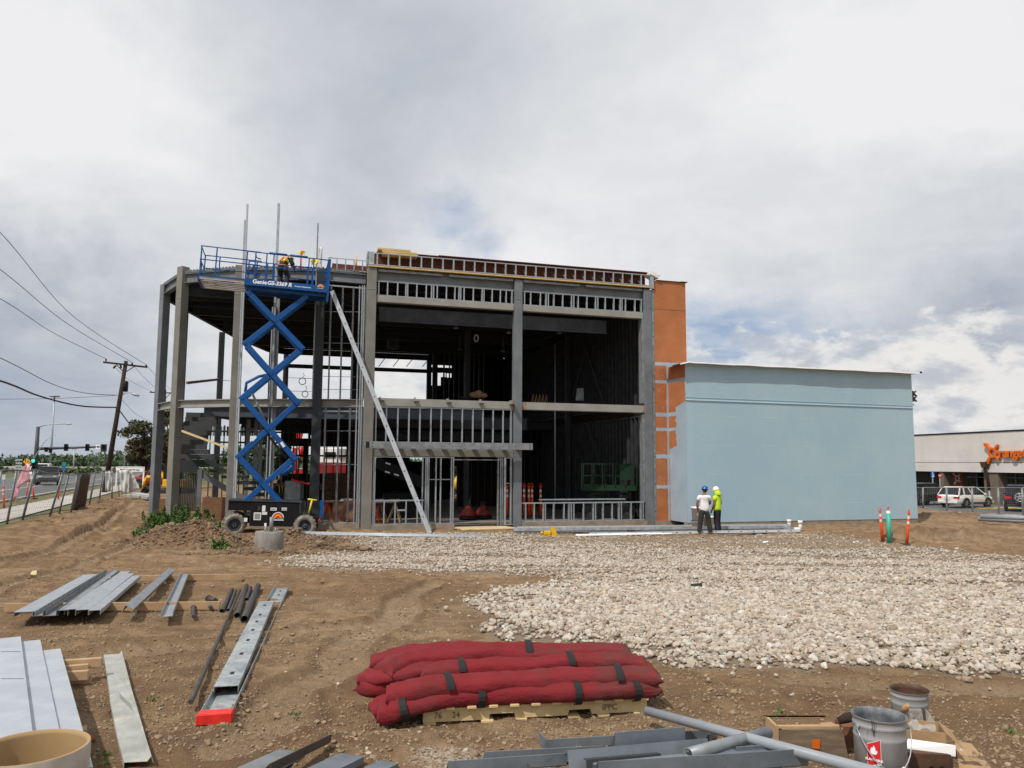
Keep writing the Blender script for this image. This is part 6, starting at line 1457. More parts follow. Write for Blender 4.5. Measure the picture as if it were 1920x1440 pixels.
P=atz(1462,1368,1.02); Q=atz(1580,1368,1.02); dx=(Q-P).normalized(); dy=Vector((-dx.y,dx.x,0)); 
m=MB(); m.prism([P+Vector((0,0,-.17)),Q+Vector((.03,0,-.17)),Q+Vector((0,0,0)),P],dy*.02); m.build('front_board',M['wood_dark'],crate)
m=MB(); m.prism([P+dy*.02,Q+dy*.02,Q+dy*.06,P+dy*.05],(0,0,.012)); m.prism([P+dy*.23,Q+dy*.23,Q+dy*.26,P+dy*.26],(0,0,.0)); m.prism([P-Vector((0,0,.17)),P+Vector((0,0,0)),P+dy*.25,P+dy*.25-Vector((0,0,.17))],dx*.015); m.build('rim_board',M['wood'],crate)
q=P+dx*.19-Vector((0,0,.055)); m=MB(); m.prism([q-dy*.004,q+dx*.05-dy*.004,q+dx*.045-Vector((0,0,.055))-dy*.004,q+dx*.0-Vector((0,0,.05))-dy*.004],-dy*.003); m.build('orange_label',M['sign_orange'],crate)
obox('cardboard_box',1570,1366,.88,.085,.12,.12,R(12),M['cardboard'],'small tan cardboard box between the dark crate and the big bucket')
obox('brown_box',1592,1362,.88,.07,.15,.13,R(-4),material('brown_stained_card',(.18,.08,.04),.9,0,(.10,.045,.025),8,.9),'rust-brown stained box squeezed against the big bucket')
m=MB(); m.tube([atz(1572,1352,1.07),atz(1585,1347,1.09),atz(1600,1343,1.09),atz(1612,1342,1.07)],[.02,.03,.028,.018],7); m.build('dark_rag',material('dark_brown_rag',(.03,.02,.015),.95),label='dark brown rag behind the left side of the big bucket',cat='rag')
# open carton with lid, plastic, newspaper
cart=empty('open_carton',tuple(gp(1740,1400)),label='open torn cardboard carton right of the big bucket with clear plastic inside',cat='carton')
P=atz(1693,1366,1.03); Q=atz(1772,1374,1.03); dx=(Q-P).normalized(); dy=Vector((-dx.y,dx.x,0))
for nm,a_,b_ in (('front_panel',P,Q),('rear_panel',P+dy*.20,Q+dy*.20),('side_panel',Q,Q+dy*.20),('side_panel',P,P+dy*.20)):
    m=MB(); m.prism([a_-Vector((0,0,.17)),b_-Vector((0,0,.17)),b_,a_],(b_-a_).cross(Vector((0,0,1))).normalized()*.005); m.build(nm,M['cardboard'],cart)
m=MB(); m.prism([Q,Q+dy*.2,Q+dy*.22+dx*.07-Vector((0,0,.05)),Q+dx*.09-Vector((0,0,.08))],(0,0,.005)); m.build('flap',M['cardboard'],cart)
cl=material('clear_plastic_bag',(.55,.53,.50),.2,0,(.40,.37,.33),9,.8,alpha=.55)
m=MB(); rg=random.Random(4); g_=[[m.v(P+dx*(.02+.17*i/6)+dy*(.02+.16*j/5)+Vector((0,0,-.05+.07*rg.random()))) for j in range(6)] for i in range(7)]
for i in range(6):
    for j in range(5): m._f([g_[i][j],g_[i+1][j],g_[i+1][j+1],g_[i][j+1]])
m.build('plastic_bag',cl,label='crumpled clear plastic bag lying inside the open carton',cat='plastic bag')
P=atz(1698,1386,1.02); m=MB(); a_=[atz(1697,1384,1.03),atz(1792,1397,1.03),atz(1792,1415,.98),atz(1698,1402,.985)]
m.prism(a_,(0,0,-.012)); m.build('white_tray',M['white'],label='white flat tray resting over the rusty box at the lower right',cat='tray',bevel=.002)
P=atz(1742,1403,1.0); m=MB(); m.M=Matrix.Translation((P.x,P.y,.84))@Matrix.Rotation(R(-6),4,'Z'); m.box(-.13,.12,-.02,.14,0,.14); rb=m.build('rusty_box',M['paint_rust'],label='rusty brown box with round holes under the white lid',cat='box',bevel=.005)
m=MB(); m.M=Matrix.Translation((P.x,P.y,.84))@Matrix.Rotation(R(-6),4,'Z')
for x in (.0,.055): m.cyl((x,-.024,.06),(x,-.019,.06),.013,n=10)
m.build('round_hole',M['window_dark'],rb)
m=MB(); a_=[G(1790,1390,.01),G(1822,1396,.01),G(1865,1450,.01),G(1800,1450,.01)]; m.prism(a_,(0,0,.006)); m.build('cardboard_sheet',M['cardboard'],label='flat tan cardboard sheet on the dirt at the lower right',cat='cardboard')
m=MB(); a_=[atz(1705,1330,1.06),atz(1728,1330,1.06),atz(1733,1357,.97),atz(1706,1357,.97)]; m.prism(a_,(0,.012,0)); nw=m.build('newspaper',material('printed_newspaper',(.45,.43,.40),.9,0,(.16,.15,.14),90,.9),label='folded printed newspaper leaning on the dented bucket',cat='newspaper')
m=MB(); m.prism([atz(1735,1330,1.05),atz(1742,1338,1.02),atz(1756,1360,.95),atz(1737,1360,.95)],(.01,.012,0)); m.build('plastic_bag',cl,label='clear plastic scrap right of the newspaper by the dented bucket',cat='plastic bag')
m=MB(); m.tube([atz(1690,1338,1.03),atz(1697,1330,1.08),atz(1702,1322,1.12)],[.012,.022,.012],7); m.build('torn_card',M['cardboard'],label='torn cardboard corner sticking up between the two buckets',cat='cardboard')
# twigs and scraps
rg=random.Random(9)
for i in range(26):
    px,py=rg.uniform(640,1850),rg.uniform(1270,1420); P=G(px,py,.008); a=rg.uniform(0,3.1); L=rg.uniform(.03,.12); d=Vector((math.cos(a),math.sin(a),.05))*L
    MB().tube([P,P+d*.5+Vector((0,.006,.004)),P+d],.0035,5).build('twig',M['wood'] if i%2 else M['wood_dark'],label='short dry twig lying on the bare dirt near the camera',cat='twig',group='dry twigs on the dirt')
m=MB(); P=G(62,1078,.02); m.prism([P+Vector(v_) for v_ in ((-.07,0,0),(.05,.01,0),(.03,.05,.07),(-.05,.04,.06))],(0,.01,.004)); m.build('paper_scrap',M['wood_pale'],label='pale yellow scrap of paper on the dirt at far left',cat='scrap')
m=MB(); P=G(880,1296,.0)
# ---- middle distance on the pad
P=gp(496,1034); pier=empty('concrete_pier',(P.x,P.y,P.z-.1),label='round concrete pier base with a pipe stub and anchor bolts on top',cat='pier')
m=MB(); m.M=Matrix.Translation((P.x,P.y+.41,P.z-.1)); m.lathe([(.41,0),(.405,.3),(.405,.62),(.39,.635),(0,.635)],(0,0,0),32); m.build('drum',material('rough_formed_concrete',(.25,.235,.22),.9,0,(.16,.15,.135),3,.9,.5,18,stretch=(2,2,.5)),pier)
m=MB(); m.M=Matrix.Translation((P.x+.06,P.y+.35,P.z+.53)); m.pipe((0,0,0),(0,0,.42),.055,.008); m.build('pipe_stub',M['galv_dull'],pier)
for x,y in ((-.10,.3),(-.08,.45),(.20,.3),(.2,.46)):
    m=MB(); m.M=Matrix.Translation((P.x+x,P.y+y,P.z+.53)); m.cyl((0,0,0),(0,0,.11),.013,n=8); m.cyl((0,0,.05),(0,0,.07),.026,n=6); m.build('anchor_bolt',M['galv'],pier)
m=MB(); m.M=Matrix.Translation((P.x-.12,P.y+.38,P.z+.53)); m.cyl((0,0,0),(0,0,.20),.012,n=6); m.box(-.03,.03,-.02,.02,.15,.24); m.build('white_cap',M['white'],pier)
# yellow cut-off saw on its own
P=gp(1032,1010); saw=empty('cut_off_saw',tuple(P),label='small yellow power saw standing alone on the white gravel',cat='saw')
m=MB(); m.M=Matrix.Translation(P+Vector((.08,0,.17))); m.prism([(.15*math.cos(a)*.9,0,.22*math.sin(a)) for a in np.linspace(R(-90),R(120),14)]+[(-.04,0,0)],(0,.05,0)); m.build('guard',M['yellow'],saw)
m=MB(); m.M=Matrix.Translation(P); m.box(-.22,.02,-.02,.14,.12,.26); m.cyl((-.24,.06,.19),(-.34,.06,.19),.05,n=10); m.build('motor',M['yellow'],saw,bevel=.02)
m=MB(); m.M=Matrix.Translation(P); m.box(-.20,.16,-.02,.16,0,.05); m.tube([(-.30,.0,.12),(-.38,0,.04),(-.30,0,.01),(-.1,0,.01)],.014,6); m.cyl((.08,.02,.15),(.08,.04,.15),.12,n=18); m.build('base_and_blade',M['black_metal'],saw)
# buckets by the wall, bundle of studs, pipes
def pail(px,py,Y,z,r,h,label,lid=True):
    P=at(px,py,Y); P.z=z; o=empty('plastic_pail',tuple(P),label=label,cat='pail',group='white plastic pails by the blue wall')
    m=MB(); m.lathe([(0,0),(r*.88,0),(r,h*.9),(r*1.06,h*.9),(r*1.06,h),(0,h)],P,20); m.build('body',M['white'],o)
    m=MB(); m.lathe([(r*1.08,h*.97),(r*1.08,h+.02),(0,h+.025)],P,20); m.build('lid',M['white'] if lid else M['black_rubber'],o)
    m=MB(); m.box(P.x-r*.4,P.x+r*.3,P.y-r*1.0,P.y-r*.98,z+h*.4,z+h*.6); m.build('print',M['label_grey'],o)
pb_=gp(1308,996); pail(1308,980,pb_.y,H(pb_.x,pb_.y),.23,.40,'lower of two stacked white pails left of the two men',False); pail(1307.5,960,pb_.y,H(pb_.x,pb_.y)+.42,.23,.50,'upper of two stacked white pails left of the two men')
pail(1329,980,pb_.y+.25,H(pb_.x,pb_.y),.20,.55,'single white pail partly hidden behind the two men')
BG='long steel studs on the ground before the blue wing'
for a,b_,w,dz,mt,lab in (((1105,1001),(1498,995),.10,.10,M['white_metal'],'bright punched track in front of the long bundle'),((965,996),(1490,990),.12,.12,M['galv_dull'],'nearest dull stud of the long bundle'),((963,993),(1470,988),.12,.20,M['galv_dull'],'top stud of the long bundle'),((970,990),(1480,985),.12,.12,M['galv'],'rear stud of the long bundle')):
    p,q=G(*a,dz),G(*b_,dz); mesh_channel('steel_stud',p,q,w,.09,mt,up=(0,-1,.4),label=lab,cat='steel stud',group=BG,holes=[.03+.062*i for i in range(16)] if mt is M['white_metal'] else None)
m=MB(); p,q=G(1080,1004,.06),G(1500,996,.06); m.tube([p,q],.045,8); m.build('white_pipe',M['pvc_white'],label='thin white pipe lying along the front of the long stud bundle',cat='pipe')
for px,py,h_,lab in ((1501,996,.42,'white capped pipe stub standing at the right end of the stud bundle'),(1480,990,.35,'shorter white pipe stub behind the end of the stud bundle')):
    p=G(px,py); m=MB(); m.cyl(p,p+Vector((0,0,h_)),.07,n=12); m.cyl(p+Vector((0,0,h_*.7)),p+Vector((0,0,h_)),.09,n=12); m.tube([p+Vector((0,0,.08)),p+Vector((-.25,0,.07))],.07,8); m.build('pipe_stub',M['pvc_white'],label=lab,cat='pipe')
for a,b_,lab in (((548,998),(905,1005),'long pale pipe on the gravel in front of the lift'),((560,1001),(915,1007.5),'second long pale pipe beside the one in front of the lift')):
    m=MB(); m.tube([G(*a,.06),G((a[0]+b_[0])/2,(a[1]+b_[1])/2+.6,.06),G(*b_,.06)],.045,8); m.build('pale_pipe',M['white_metal'],label=lab,cat='pipe')
# the long leaning channel
p=at(622,545,29.3); q=gp(806,1000)
o=mesh_channel('leaning_track',p,q,.17,.05,M['white_metal'],up=(0,-1,.2),holes=[.02+.061*i for i in range(16)],label='very long white punched track leaning from the lift platform to the ground',cat='steel track')
# delineator posts
def delineator(top_r=.045,h=1.1):
    t=empty('delineator_post',(0,0,0),label='x',cat='delineator')
    m=MB(); m.lathe([(.0,.03),(.05,.03),(.043,h*.5),(.039,h*.85),(.03,h*.88),(.03,h*.93),(.045,h*.94),(.045,h*.97),(.0,h*.97)],(0,0,0),14); m.build('post',M['orange_pl'],t)
    m=MB(); m.tube([(-.035,0,h*.96),(-.035,0,h*1.03),(0,0,h*1.06),(.035,0,h*1.03),(.035,0,h*.96)],.012,6); m.build('grab_loop',M['orange_pl'],t)
    for z in (.62,.78): m=MB(); m.lathe([(.0435,h*z),(.0405,h*(z+.085))],(0,0,0),14); m.build('reflective_band',M['reflect'],t)
    m=MB(); m.lathe([(.0,0),(.22,0),(.21,.03),(.06,.05),(0,.05)],(0,0,0),8); m.build('rubber_base',M['black_rubber'],t)
    return t
dl=delineator()
def place(px,py,ptx,pty,label,group,first=[True],P=None,s=1.0,rz=0):
    P=P or gp(px,py); T=ray(ptx,pty); up=(CAM+T*((P-CAM).length/T.length)-P); up.y=0; up=up.normalized() if abs(up.x)>.02 else Vector((0,0,1))
    Mx=Matrix.Translation(P)@Vector((0,0,1)).rotation_difference(up).to_matrix().to_4x4()@Matrix.Rotation(rz,4,'Z')@Matrix.Scale(s,4)
    if first[0]: first[0]=False; dl.matrix_world=Mx; dl['label']=label; dl['group']=group; return dl
    o=clone(dl,mat=Mx,label=label); o['group']=group; return o
g1='orange delineators before the blue wing'
place(1655,1017,1647,956,'leaning orange delineator left of the teal post',g1); place(1663,1014,1664,950,'orange delineator directly behind the teal post',g1,rz=.5); place(1700,1022,1704,956,'separate orange delineator right of the teal post',g1,rz=1.6)
g2='orange delineators inside the ground floor'
for px,lab in ((951,'leftmost orange delineator behind the entrance sidelight'),(958,'second orange delineator behind the entrance sidelight'),(983,'pale-topped delineator just right of the middle column, inside'),(992,'short delineator second right of the middle column, inside'),(998,'tall orange delineator third right of the middle column, inside'),(1014,'rightmost orange delineator inside the ground floor')):
    P=at(px,960,37.5); P.z=.03; place(px,0,px,0,lab,g2,P=P,s=1.38)
P=gp(1668,1020); m=MB(); m.lathe([(0,0),(.068,0),(.068,1.02),(.0,1.02)],P,16); o=m.build('teal_post',M['teal'],label='teal marker post with a rounded white top among the delineators',cat='marker post'); m=MB(); m.lathe([(.070,1.0),(.070,1.04),(.05,1.08),(0,1.10)],P,16); m.build('white_top',M['white'],o)
MB().bar(G(1725,983,.01),G(1815,988,.01),.12,.02).build('dark_board',M['black_metal'],label='thin black strip lying on the dirt right of the blue wing',cat='board')
for a,b_,l,lab in (((1838,968),(1990,974),.35,'upper of two big grey pipes lying by the right fence'),((1834,973),(1990,980),.15,'lower of two big grey pipes lying by the right fence')):
    MB().cyl(G(*a,l),G(*b_,l),.10,n=16).build('large_pipe',M['pvc_grey'],label=lab,cat='pipe',group='big grey pipes by the right fence')
m=MB(); P=G(880,1010,.02); 
for px,py,lab in ((1436,1018,'white scrap of plastic on the gravel below the two men'),(1606,1018,'flat white scrap on the gravel left of the delineators')):
    P=G(px,py,.03); m=MB(); m.prism([P+Vector(v_) for v_ in ((-.10,0,0),(.08,.02,.02),(.10,.1,.05),(-.06,.12,.03))],(0,0,.01)); m.build('white_scrap',M['white'],label=lab,cat='scrap')
P=G(798,1018,.02); MB().prism([P,P+Vector((.42,.05,.0)),P+Vector((.40,.16,.04)),P+Vector((.04,.12,.03))],(0,0,.02)).build('wood_scrap',M['wood_dark'],label='small brown board scrap on the gravel below the leaning track',cat='scrap')
P=G(1295,1099,.03); MB().prism([P,P+Vector((.18,.02,.0)),P+Vector((.2,.06,.02)),P+Vector((.02,.05,.01))],(0,0,.02)).build('black_scrap',M['black_rubber'],label='small black scrap lying in the middle of the gravel',cat='scrap')
# inside: tables, green lift, machines
def trestle(px,py,Y,w,label):
    P=at(px,py,Y); P.z=.03; t=empty('work_table',tuple(P),label=label,cat='table')
    m=MB(); m.box(P.x-w/2,P.x+w/2,P.y,P.y+.8,.88,.92); m.build('table_top',M['wood'],t)
    for x in (-w/2+.15,w/2-.15):
        m=MB()
        for s1 in (-1,1): m.bar((P.x+x,P.y+.35,.88),(P.x+x+s1*.28,P.y+.1,.04),.05,.05); m.bar((P.x+x,P.y+.45,.88),(P.x+x+s1*.28,P.y+.7,.04),.05,.05)
        m.build('trestle',M['orange_pl'] if x<0 else M['wood'],t)
    for i,(dx_,w_) in enumerate(((-.3,.5),(.35,.55))): m=MB(); m.box(P.x+dx_-w_/2,P.x+dx_+w_/2,P.y+.1,P.y+.5,.925,.95); m.hexa([(P.x+dx_-w_/2,P.y+.1,.953),(P.x+dx_+w_/2,P.y+.1,.953),(P.x+dx_+w_/2,P.y+.5,.953),(P.x+dx_-w_/2,P.y+.5,.953),(P.x+dx_-w_/2+.05,P.y+.1,1.0),(P.x+dx_+w_/2-.1,P.y+.12,.98),(P.x+dx_+w_/2,P.y+.5,1.03),(P.x+dx_-w_/2,P.y+.5,1.0)]); m.build('paper_plans',M['sheet_white'],t)
trestle(660,940,33.5,2.6,'work table with papers behind the glazed-bay studs'); trestle(718,940,33.2,1.2,'work table on orange trestles behind the entrance frame')
for px,Y,w,h_,lab in ((635,32.9,.6,.95,'plywood sheet leaning on the work table, left one'),(655,32.8,.55,1.0,'plywood sheet leaning on the work table, right one')):
    P=at(px,950,Y); MB().hexa([(P.x-w/2,P.y,.05),(P.x+w/2,P.y,.05),(P.x+w/2,P.y+.02,.05),(P.x-w/2,P.y+.02,.05),(P.x-w/2,P.y+.25,h_),(P.x+w/2,P.y+.25,h_),(P.x+w/2,P.y+.27,h_),(P.x-w/2,P.y+.27,h_)]).build('plywood_sheet',M['ply'],label=lab,cat='plywood',group='plywood sheets by the work table')
gl_=at(1143,915,34.2); gl_.z=.03
gm=empty('green_lift',(gl_.x,gl_.y,.03),label='green scissor lift parked in the dark ground floor at right',cat='scissor lift')
zb_=at(1150,915,34.2).z; zt_=at(1150,870,34.2).z; m=MB(); m.box(gl_.x-1.15,gl_.x+1.2,gl_.y,gl_.y+.9,zb_-.12,zb_+.12); m.build('platform',M['green_mach'],gm)
m=MB()
for x in np.linspace(-1.15,1.2,6): m.box(gl_.x+x-.02,gl_.x+x+.02,gl_.y,gl_.y+.04,zb_,zt_); m.box(gl_.x+x-.02,gl_.x+x+.02,gl_.y+.86,gl_.y+.9,zb_,zt_)
for z in (zt_,(zb_+zt_)/2): m.box(gl_.x-1.15,gl_.x+1.2,gl_.y-.0,gl_.y+.04,z-.02,z+.02); m.box(gl_.x-1.15,gl_.x+1.2,gl_.y+.86,gl_.y+.9,z-.02,z+.02)
m.build('guard_rail',M['green_mach'],gm); MB().box(gl_.x+.45,gl_.x+1.0,gl_.y-.02,gl_.y+.3,zb_+.35,zt_).build('control_panel',M['green_mach'],gm)
m=MB(); m.box(gl_.x-1.1,gl_.x+1.1,gl_.y,gl_.y+.9,.25,.75); m.build('chassis',M['black_metal'],gm); m=MB()
for z0 in (.75,1.2,):
    m.bar((gl_.x-.9,gl_.y+.3,z0),(gl_.x+.9,gl_.y+.3,z0+.4),.06,.10); m.bar((gl_.x+.9,gl_.y+.35,z0),(gl_.x-.9,gl_.y+.35,z0+.4),.06,.10)
m.build('scissor_arm',M['green_mach'],gm)
for x in (-.8,.8): MB().cyl((gl_.x+x,gl_.y-.05,.25),(gl_.x+x,gl_.y+.15,.25),.24,n=16).build('wheel',M['black_rubber'],gm)
# red floor machines just inside the entrance
M['red_dark']=material('dark_red_enamel',(.22,.012,.01),.6,0,(.05,.01,.01),5,.8)  # deeper, mottled red than the enamel of the other machines
def trowel(px,Y,label):
    P=at(px,960,Y); P.z=.05; t=empty('floor_machine',tuple(P),label=label,cat='floor machine',group='red floor machines in the entrance')
    m=MB(); m.M=Matrix.Translation(P); m.lathe([(0,.12),(.34,.12),(.36,.2),(.30,.32),(.18,.5),(.12,.62),(0,.64)],(0,0,0),14); m.build('housing',M['red_dark'],t)
    m=MB(); m.M=Matrix.Translation(P); m.lathe([(0,0),(.42,0),(.44,.10),(0,.12)],(0,0,0),14); m.tube([(0,0,.5),(.05,.1,.8),(.1,.3,1.05)],.03,6); m.box(-.12,.12,-.12,.12,.62,.8); m.build('base_and_handle',M['black_metal'],t)
trowel(878,35.5,'red floor machine left of the legs in the entrance'); trowel(905,36.0,'red floor machine right in the entrance')
# tall silver box with hoses and pallet of boxes inside the left bay
P=at(548,930,35.2); P.z=.03; z1=at(548,902,35.2).z; m=MB(); m.box(P.x-.35,P.x+.35,P.y,P.y+.6,.9,z1); m.box(P.x-.35,P.x+.4,P.y+.0,P.y+.6,.35,.86); m.build('metal_cabinet',M['galv_dull'],label='two stacked grey metal cabinets inside the left bay behind the lift chassis',cat='cabinet')
m=MB(); m.tube([at(547,899,34.8),at(560,903,34.7),at(575,907,34.4),at(598,906,31.2)],.05,7); m.build('red_pipe',M['red_mach'],label='red and grey pipe reaching from the metal cabinet to the column',cat='pipe')
# ---------------------------------------------------------------- street side on the left
def offs(P): return (P.x-STREET_A.x)*SN.x+(P.y-STREET_A.y)*SN.y
def spt(o,t): return (STREET_A.x+SN.x*o+SD.x*t,STREET_A.y+SN.y*o+SD.y*t)
def strip(name,o0,o1,t0,t1,dz,mat,n=60,kind='structure',label=None):
    m=MB(); ra=[];rb=[]
    for i in range(n+1):
        t=t0+(t1-t0)*i/n; a=spt(o0,t); b_=spt(o1,t); ra.append(m.v((*a,H(*a)+dz))); rb.append(m.v((*b_,H(*b_)+dz)))
    for i in range(n): m._f([ra[i],rb[i],rb[i+1],ra[i+1]])
    return m.build(name,mat,kind=kind,label=label)
w0,w1=offs(gp(0,981)),offs(gp(0,957)); r0_,r1_=offs(gp(0,942)),offs(gp(0,907))
strip('sidewalk',w0,w1,-30,160,.05,M['sidewalk'])
strip('road',r0_,r1_+6,-40,330,.02,M['asphalt'],90)
for i,k in enumerate((.45,)):
    strip('lane_line',r0_+(r1_-r0_)*k,r0_+(r1_-r0_)*k+.15,-30,200,.026,M['road_paint'],60)
strip('kerb',r0_-.22,r0_-.02,-30,200,.12,M['sidewalk'])
strip('kerb',r1_+6.1,r1_+6.4,-30,250,.12,M['sidewalk'])
def upto(P,px,py):
    """point above/beside P at the same depth seen at the given photograph pixel"""
    return at(px,py,P.y)
# temporary fence panels
FG='leaning temporary fence panels along the sidewalk'
posts=[((-18,990),(2,882)),((13,983),(32,881)),((42,975),(66,881)),((94,968),(119,886)),((111,962),(129,890)),((133,961),(146,887)),((168,945),(179,886)),((186,940),(193,883)),((210,936),(211,881)),((224,933),(222,882))]
ordn=['frontmost','second','third','fourth','fifth','sixth','seventh','eighth','farthest']
for i,(a,b_) in enumerate(zip(posts[:-1],posts[1:])):
    A0=gp(*a[0]); A1=upto(A0,*a[1]); B0=gp(*b_[0]); B1=upto(B0,*b_[1])
    f=empty('fence_panel',tuple(A0),label=f'{ordn[i]} leaning wire fence panel along the sidewalk, counted from the camera',cat='fence panel',group=FG)
    g0=A0.lerp(B0,.02); g1=A1.lerp(B1,.02)
    m=MB(); m.cyl(g0,g1,.028,n=6); m.build('post',M['galv_dull'],f); m=MB(); m.cyl(A0.lerp(B0,.97),A1.lerp(B1,.97),.028,n=6); m.build('post',M['galv_dull'],f)
    sag=Vector((0,0,-.05*((i*37)%3)))
    m=MB(); m.tube([A1,A1.lerp(B1,.5)+sag,B1],.026,6); m.build('top_rail',M['galv_dull'],f)
    if i<5: m=MB(); m.tube([A0+Vector((0,0,.12)),B0+Vector((0,0,.12))],.022,6); m.build('bottom_rail',M['galv_dull'],f)
    m=MB(); L=(B0-A0).length; n=max(3,int(L/.16))
    for k in range(1,n): t=k/n; m.cyl(A0.lerp(B0,t)+Vector((0,0,.08)),A1.lerp(B1,t)+sag*(1-abs(2*t-1)),.0035,n=3)
    for k in range(1,9): t=k/9; m.cyl(A0.lerp(A1,t),B0.lerp(B1,t),.0035,n=3)
    m.build('wire_mesh',M['galv_dull'],f)
def hang(name,quad,mat,label,cat,amp=.06,n=8,zz=0):
    """cloth-like sheet through four photograph-placed corners"""
    m=MB(); g_=[]
    for i in range(n+1):
        row=[]
        for j in range(n+1):
            u,v_=i/n,j/n; P=(quad[0].lerp(quad[1],u)).lerp(quad[3].lerp(quad[2],u),v_); P=P+Vector((.3,-1,0))*amp*(math.sin(u*11+v_*3)+.5*math.sin(v_*9+u*4)); row.append(m.v(P))
        g_.append(row)
    for i in range(n):
        for j in range(n): m._f([g_[i][j],g_[i+1][j],g_[i+1][j+1],g_[i][j+1]],True)
    o=m.build(name,mat,label=label,cat=cat); s_=o.modifiers.new('t','SOLIDIFY'); s_.thickness=.01; return o
Y1=gp(150,958).y
hang('screen_cloth',[at(147,889,Y1),at(169,889,Y1+2),at(160,953,Y1+2),at(134,961,Y1)],M['sheet_brown'],'brown mesh screen tied to the leaning fence','screen')
Y2=gp(205,937).y
hang('plastic_sheet',[at(198,883,Y2),at(211,884,Y2),at(210,921,Y2),at(198,922,Y2)],M['sheet_white'],'narrow dirty-white sheet hung on the fence left of the entrance sign','sheet')
hang('plastic_sheet',[at(224,882,Y2),at(243,880,Y2),at(241,926,Y2),at(228,926,Y2)],M['sheet_white'],'tall white sheet hung on the fence below the entrance sign','sheet')
hang('plastic_sheet',[at(243,884,Y2+.3),at(247,884,Y2+.3),at(263,917,Y2+.3),at(242,924,Y2+.3)],M['sheet_white'],'white sheet pulled out to a triangle right of the tall white sheet','sheet')
# pink film on a thin whip
P=gp(12,940); wh=empty('whip_flag',tuple(P),label='pink plastic film caught on a thin bent pole behind the nearest fence panel',cat='flag')
MB().tube([P,upto(P,36,904),upto(P,62,862),upto(P,82,830),upto(P,95,819),upto(P,106,816)],[.03,.028,.024,.018,.014,.01],6).build('thin_pole',M['galv'],wh)
m=MB(); L_=[(50,870),(44,884),(37,897),(31,908),(26,920),(23,932),(25,941)]; R_=[(57,869),(58,884),(60,896),(50,905),(38,912),(39,922),(33,940)]; g_=[]
for k,(a,b_) in enumerate(zip(L_,R_)):
    row=[]
    for j in range(6):
        q=upto(P,a[0]+(b_[0]-a[0])*j/5,a[1]+(b_[1]-a[1])*j/5)+Vector((0,-.10-.10*math.sin(j*2.3+k*1.7),0)); row.append(m.v(q))
    g_.append(row)
for k in range(6):
    for j in range(5): m._f([g_[k][j],g_[k][j+1],g_[k+1][j+1],g_[k+1][j]],True)
o=m.build('pink_film',M['pink_pl'],wh); s_=o.modifiers.new('t','SOLIDIFY'); s_.thickness=.008
g3='orange delineators along the street'
for (a,b_,lab) in (((8,955),(5,909),'nearest street delineator, left of the pink film'),((49,934),(52,918),'small leaning street delineator just right of the pink film'),((64,936),(60,914),'bright street delineator between the first fence posts'),((109,938),(113,911),'leaning street delineator behind the third fence post')):
    place(*a,*b_,lab,g3)
# utility pole with crossarm, lamp, wires
def tp(px,py,Y): return at(px,py,Y)
Yp=56.0; b0=tp(195,932,Yp); b0.z=H(b0.x,b0.y); t0=tp(236.5,677,Yp)
up=empty('utility_pole',tuple(b0),label='leaning dark wooden utility pole with a crossarm and street lamp',cat='utility pole')
MB().cyl(b0,t0,.19,.13,12).build('pole',M['pole_wood'],up)
MB().bar(tp(194,679,Yp-.15),tp(276,688.5,Yp-.15),.10,.13).build('crossarm',M['pole_wood'],up)
m=MB(); c=tp(233,699,Yp-.1); m.bar(tp(217,682,Yp-.1),c,.05,.05); m.bar(tp(254,686,Yp-.1),c,.05,.05); m.build('arm_brace',M['pole_wood'],up)
for px,py in ((199,673),(248,679.5),(274,683.5)): m=MB(); q=tp(px,py,Yp-.15); m.lathe([(.0,-.16),(.07,-.15),(.04,-.08),(.07,-.06),(.035,0),(0,.02)],q,8); m.build('insulator',M['black_metal'],up)
m=MB(); q=tp(235.5,724,Yp-.25); m.lathe([(0,-.42),(.17,-.40),(.18,.30),(.10,.38),(0,.40)],q,12); m.build('equipment_can',M['black_metal'],up)
m=MB(); m.tube([tp(229,741,Yp),tp(234,737,Yp-.3),tp(242,736,Yp-.5),tp(248,737,Yp-.5)],.035,6); m.build('lamp_arm',M['mast_grey'],up)
m=MB(); m.M=Matrix.Translation(tp(254,740,Yp-.5))@Matrix.Rotation(R(15),4,'Y'); m.ball((0,0,0),(.33,.16,.11),12,8); m.build('lamp_head',M['mast_grey'],up)
m=MB(); m.tube([tp(213,690,Yp),tp(217,686,Yp-.1)],.07,6); m.tube([tp(226,684,Yp-.1),tp(227,690,Yp-.2)],.07,6); m.build('cutout',M['black_metal'],up)
# second pole beyond
Yq=96.0; q0=tp(303,905,Yq); q0.z=H(q0.x,q0.y); q1=tp(310,730,Yq)
u2=empty('utility_pole',tuple(q0),label='farther utility pole whose crossarm shows between the left columns',cat='utility pole')
MB().cyl(q0,q1,.17,.13,8).build('pole',M['pole_wood'],u2); MB().bar(tp(281,735.5,Yq),tp(325,737,Yq),.10,.14).build('crossarm',M['pole_wood'],u2)
m=MB(); m.bar(tp(310,748,Yq),tp(325,731,Yq),.06,.06); m.bar(tp(310,752,Yq),tp(298,738,Yq),.06,.06); m.build('arm_brace',M['pole_wood'],u2)
for px in (283,299,323): m=MB(); m.lathe([(0,-.2),(.08,-.15),(.05,0),(0,.05)],tp(px,733,Yq),6); m.build('insulator',M['black_metal'],u2)
WG='overhead wires on the left'
def wire(pts,r,lab,n=22):
    P=smooth([tp(*p) for p in pts],n); MB().tube(P,r,5).build('overhead_wire',M['wire'],label=lab,cat='wire',group=WG)
wire([(-260,180,24),(0,435,34),(135,591,45),(274,684,Yp)],.016,'topmost overhead wire reaching the right insulator of the leaning pole')
wire([(-260,320,24),(0,505,34),(125,606,45),(247,679,Yp)],.016,'second overhead wire reaching the middle insulator of the leaning pole')
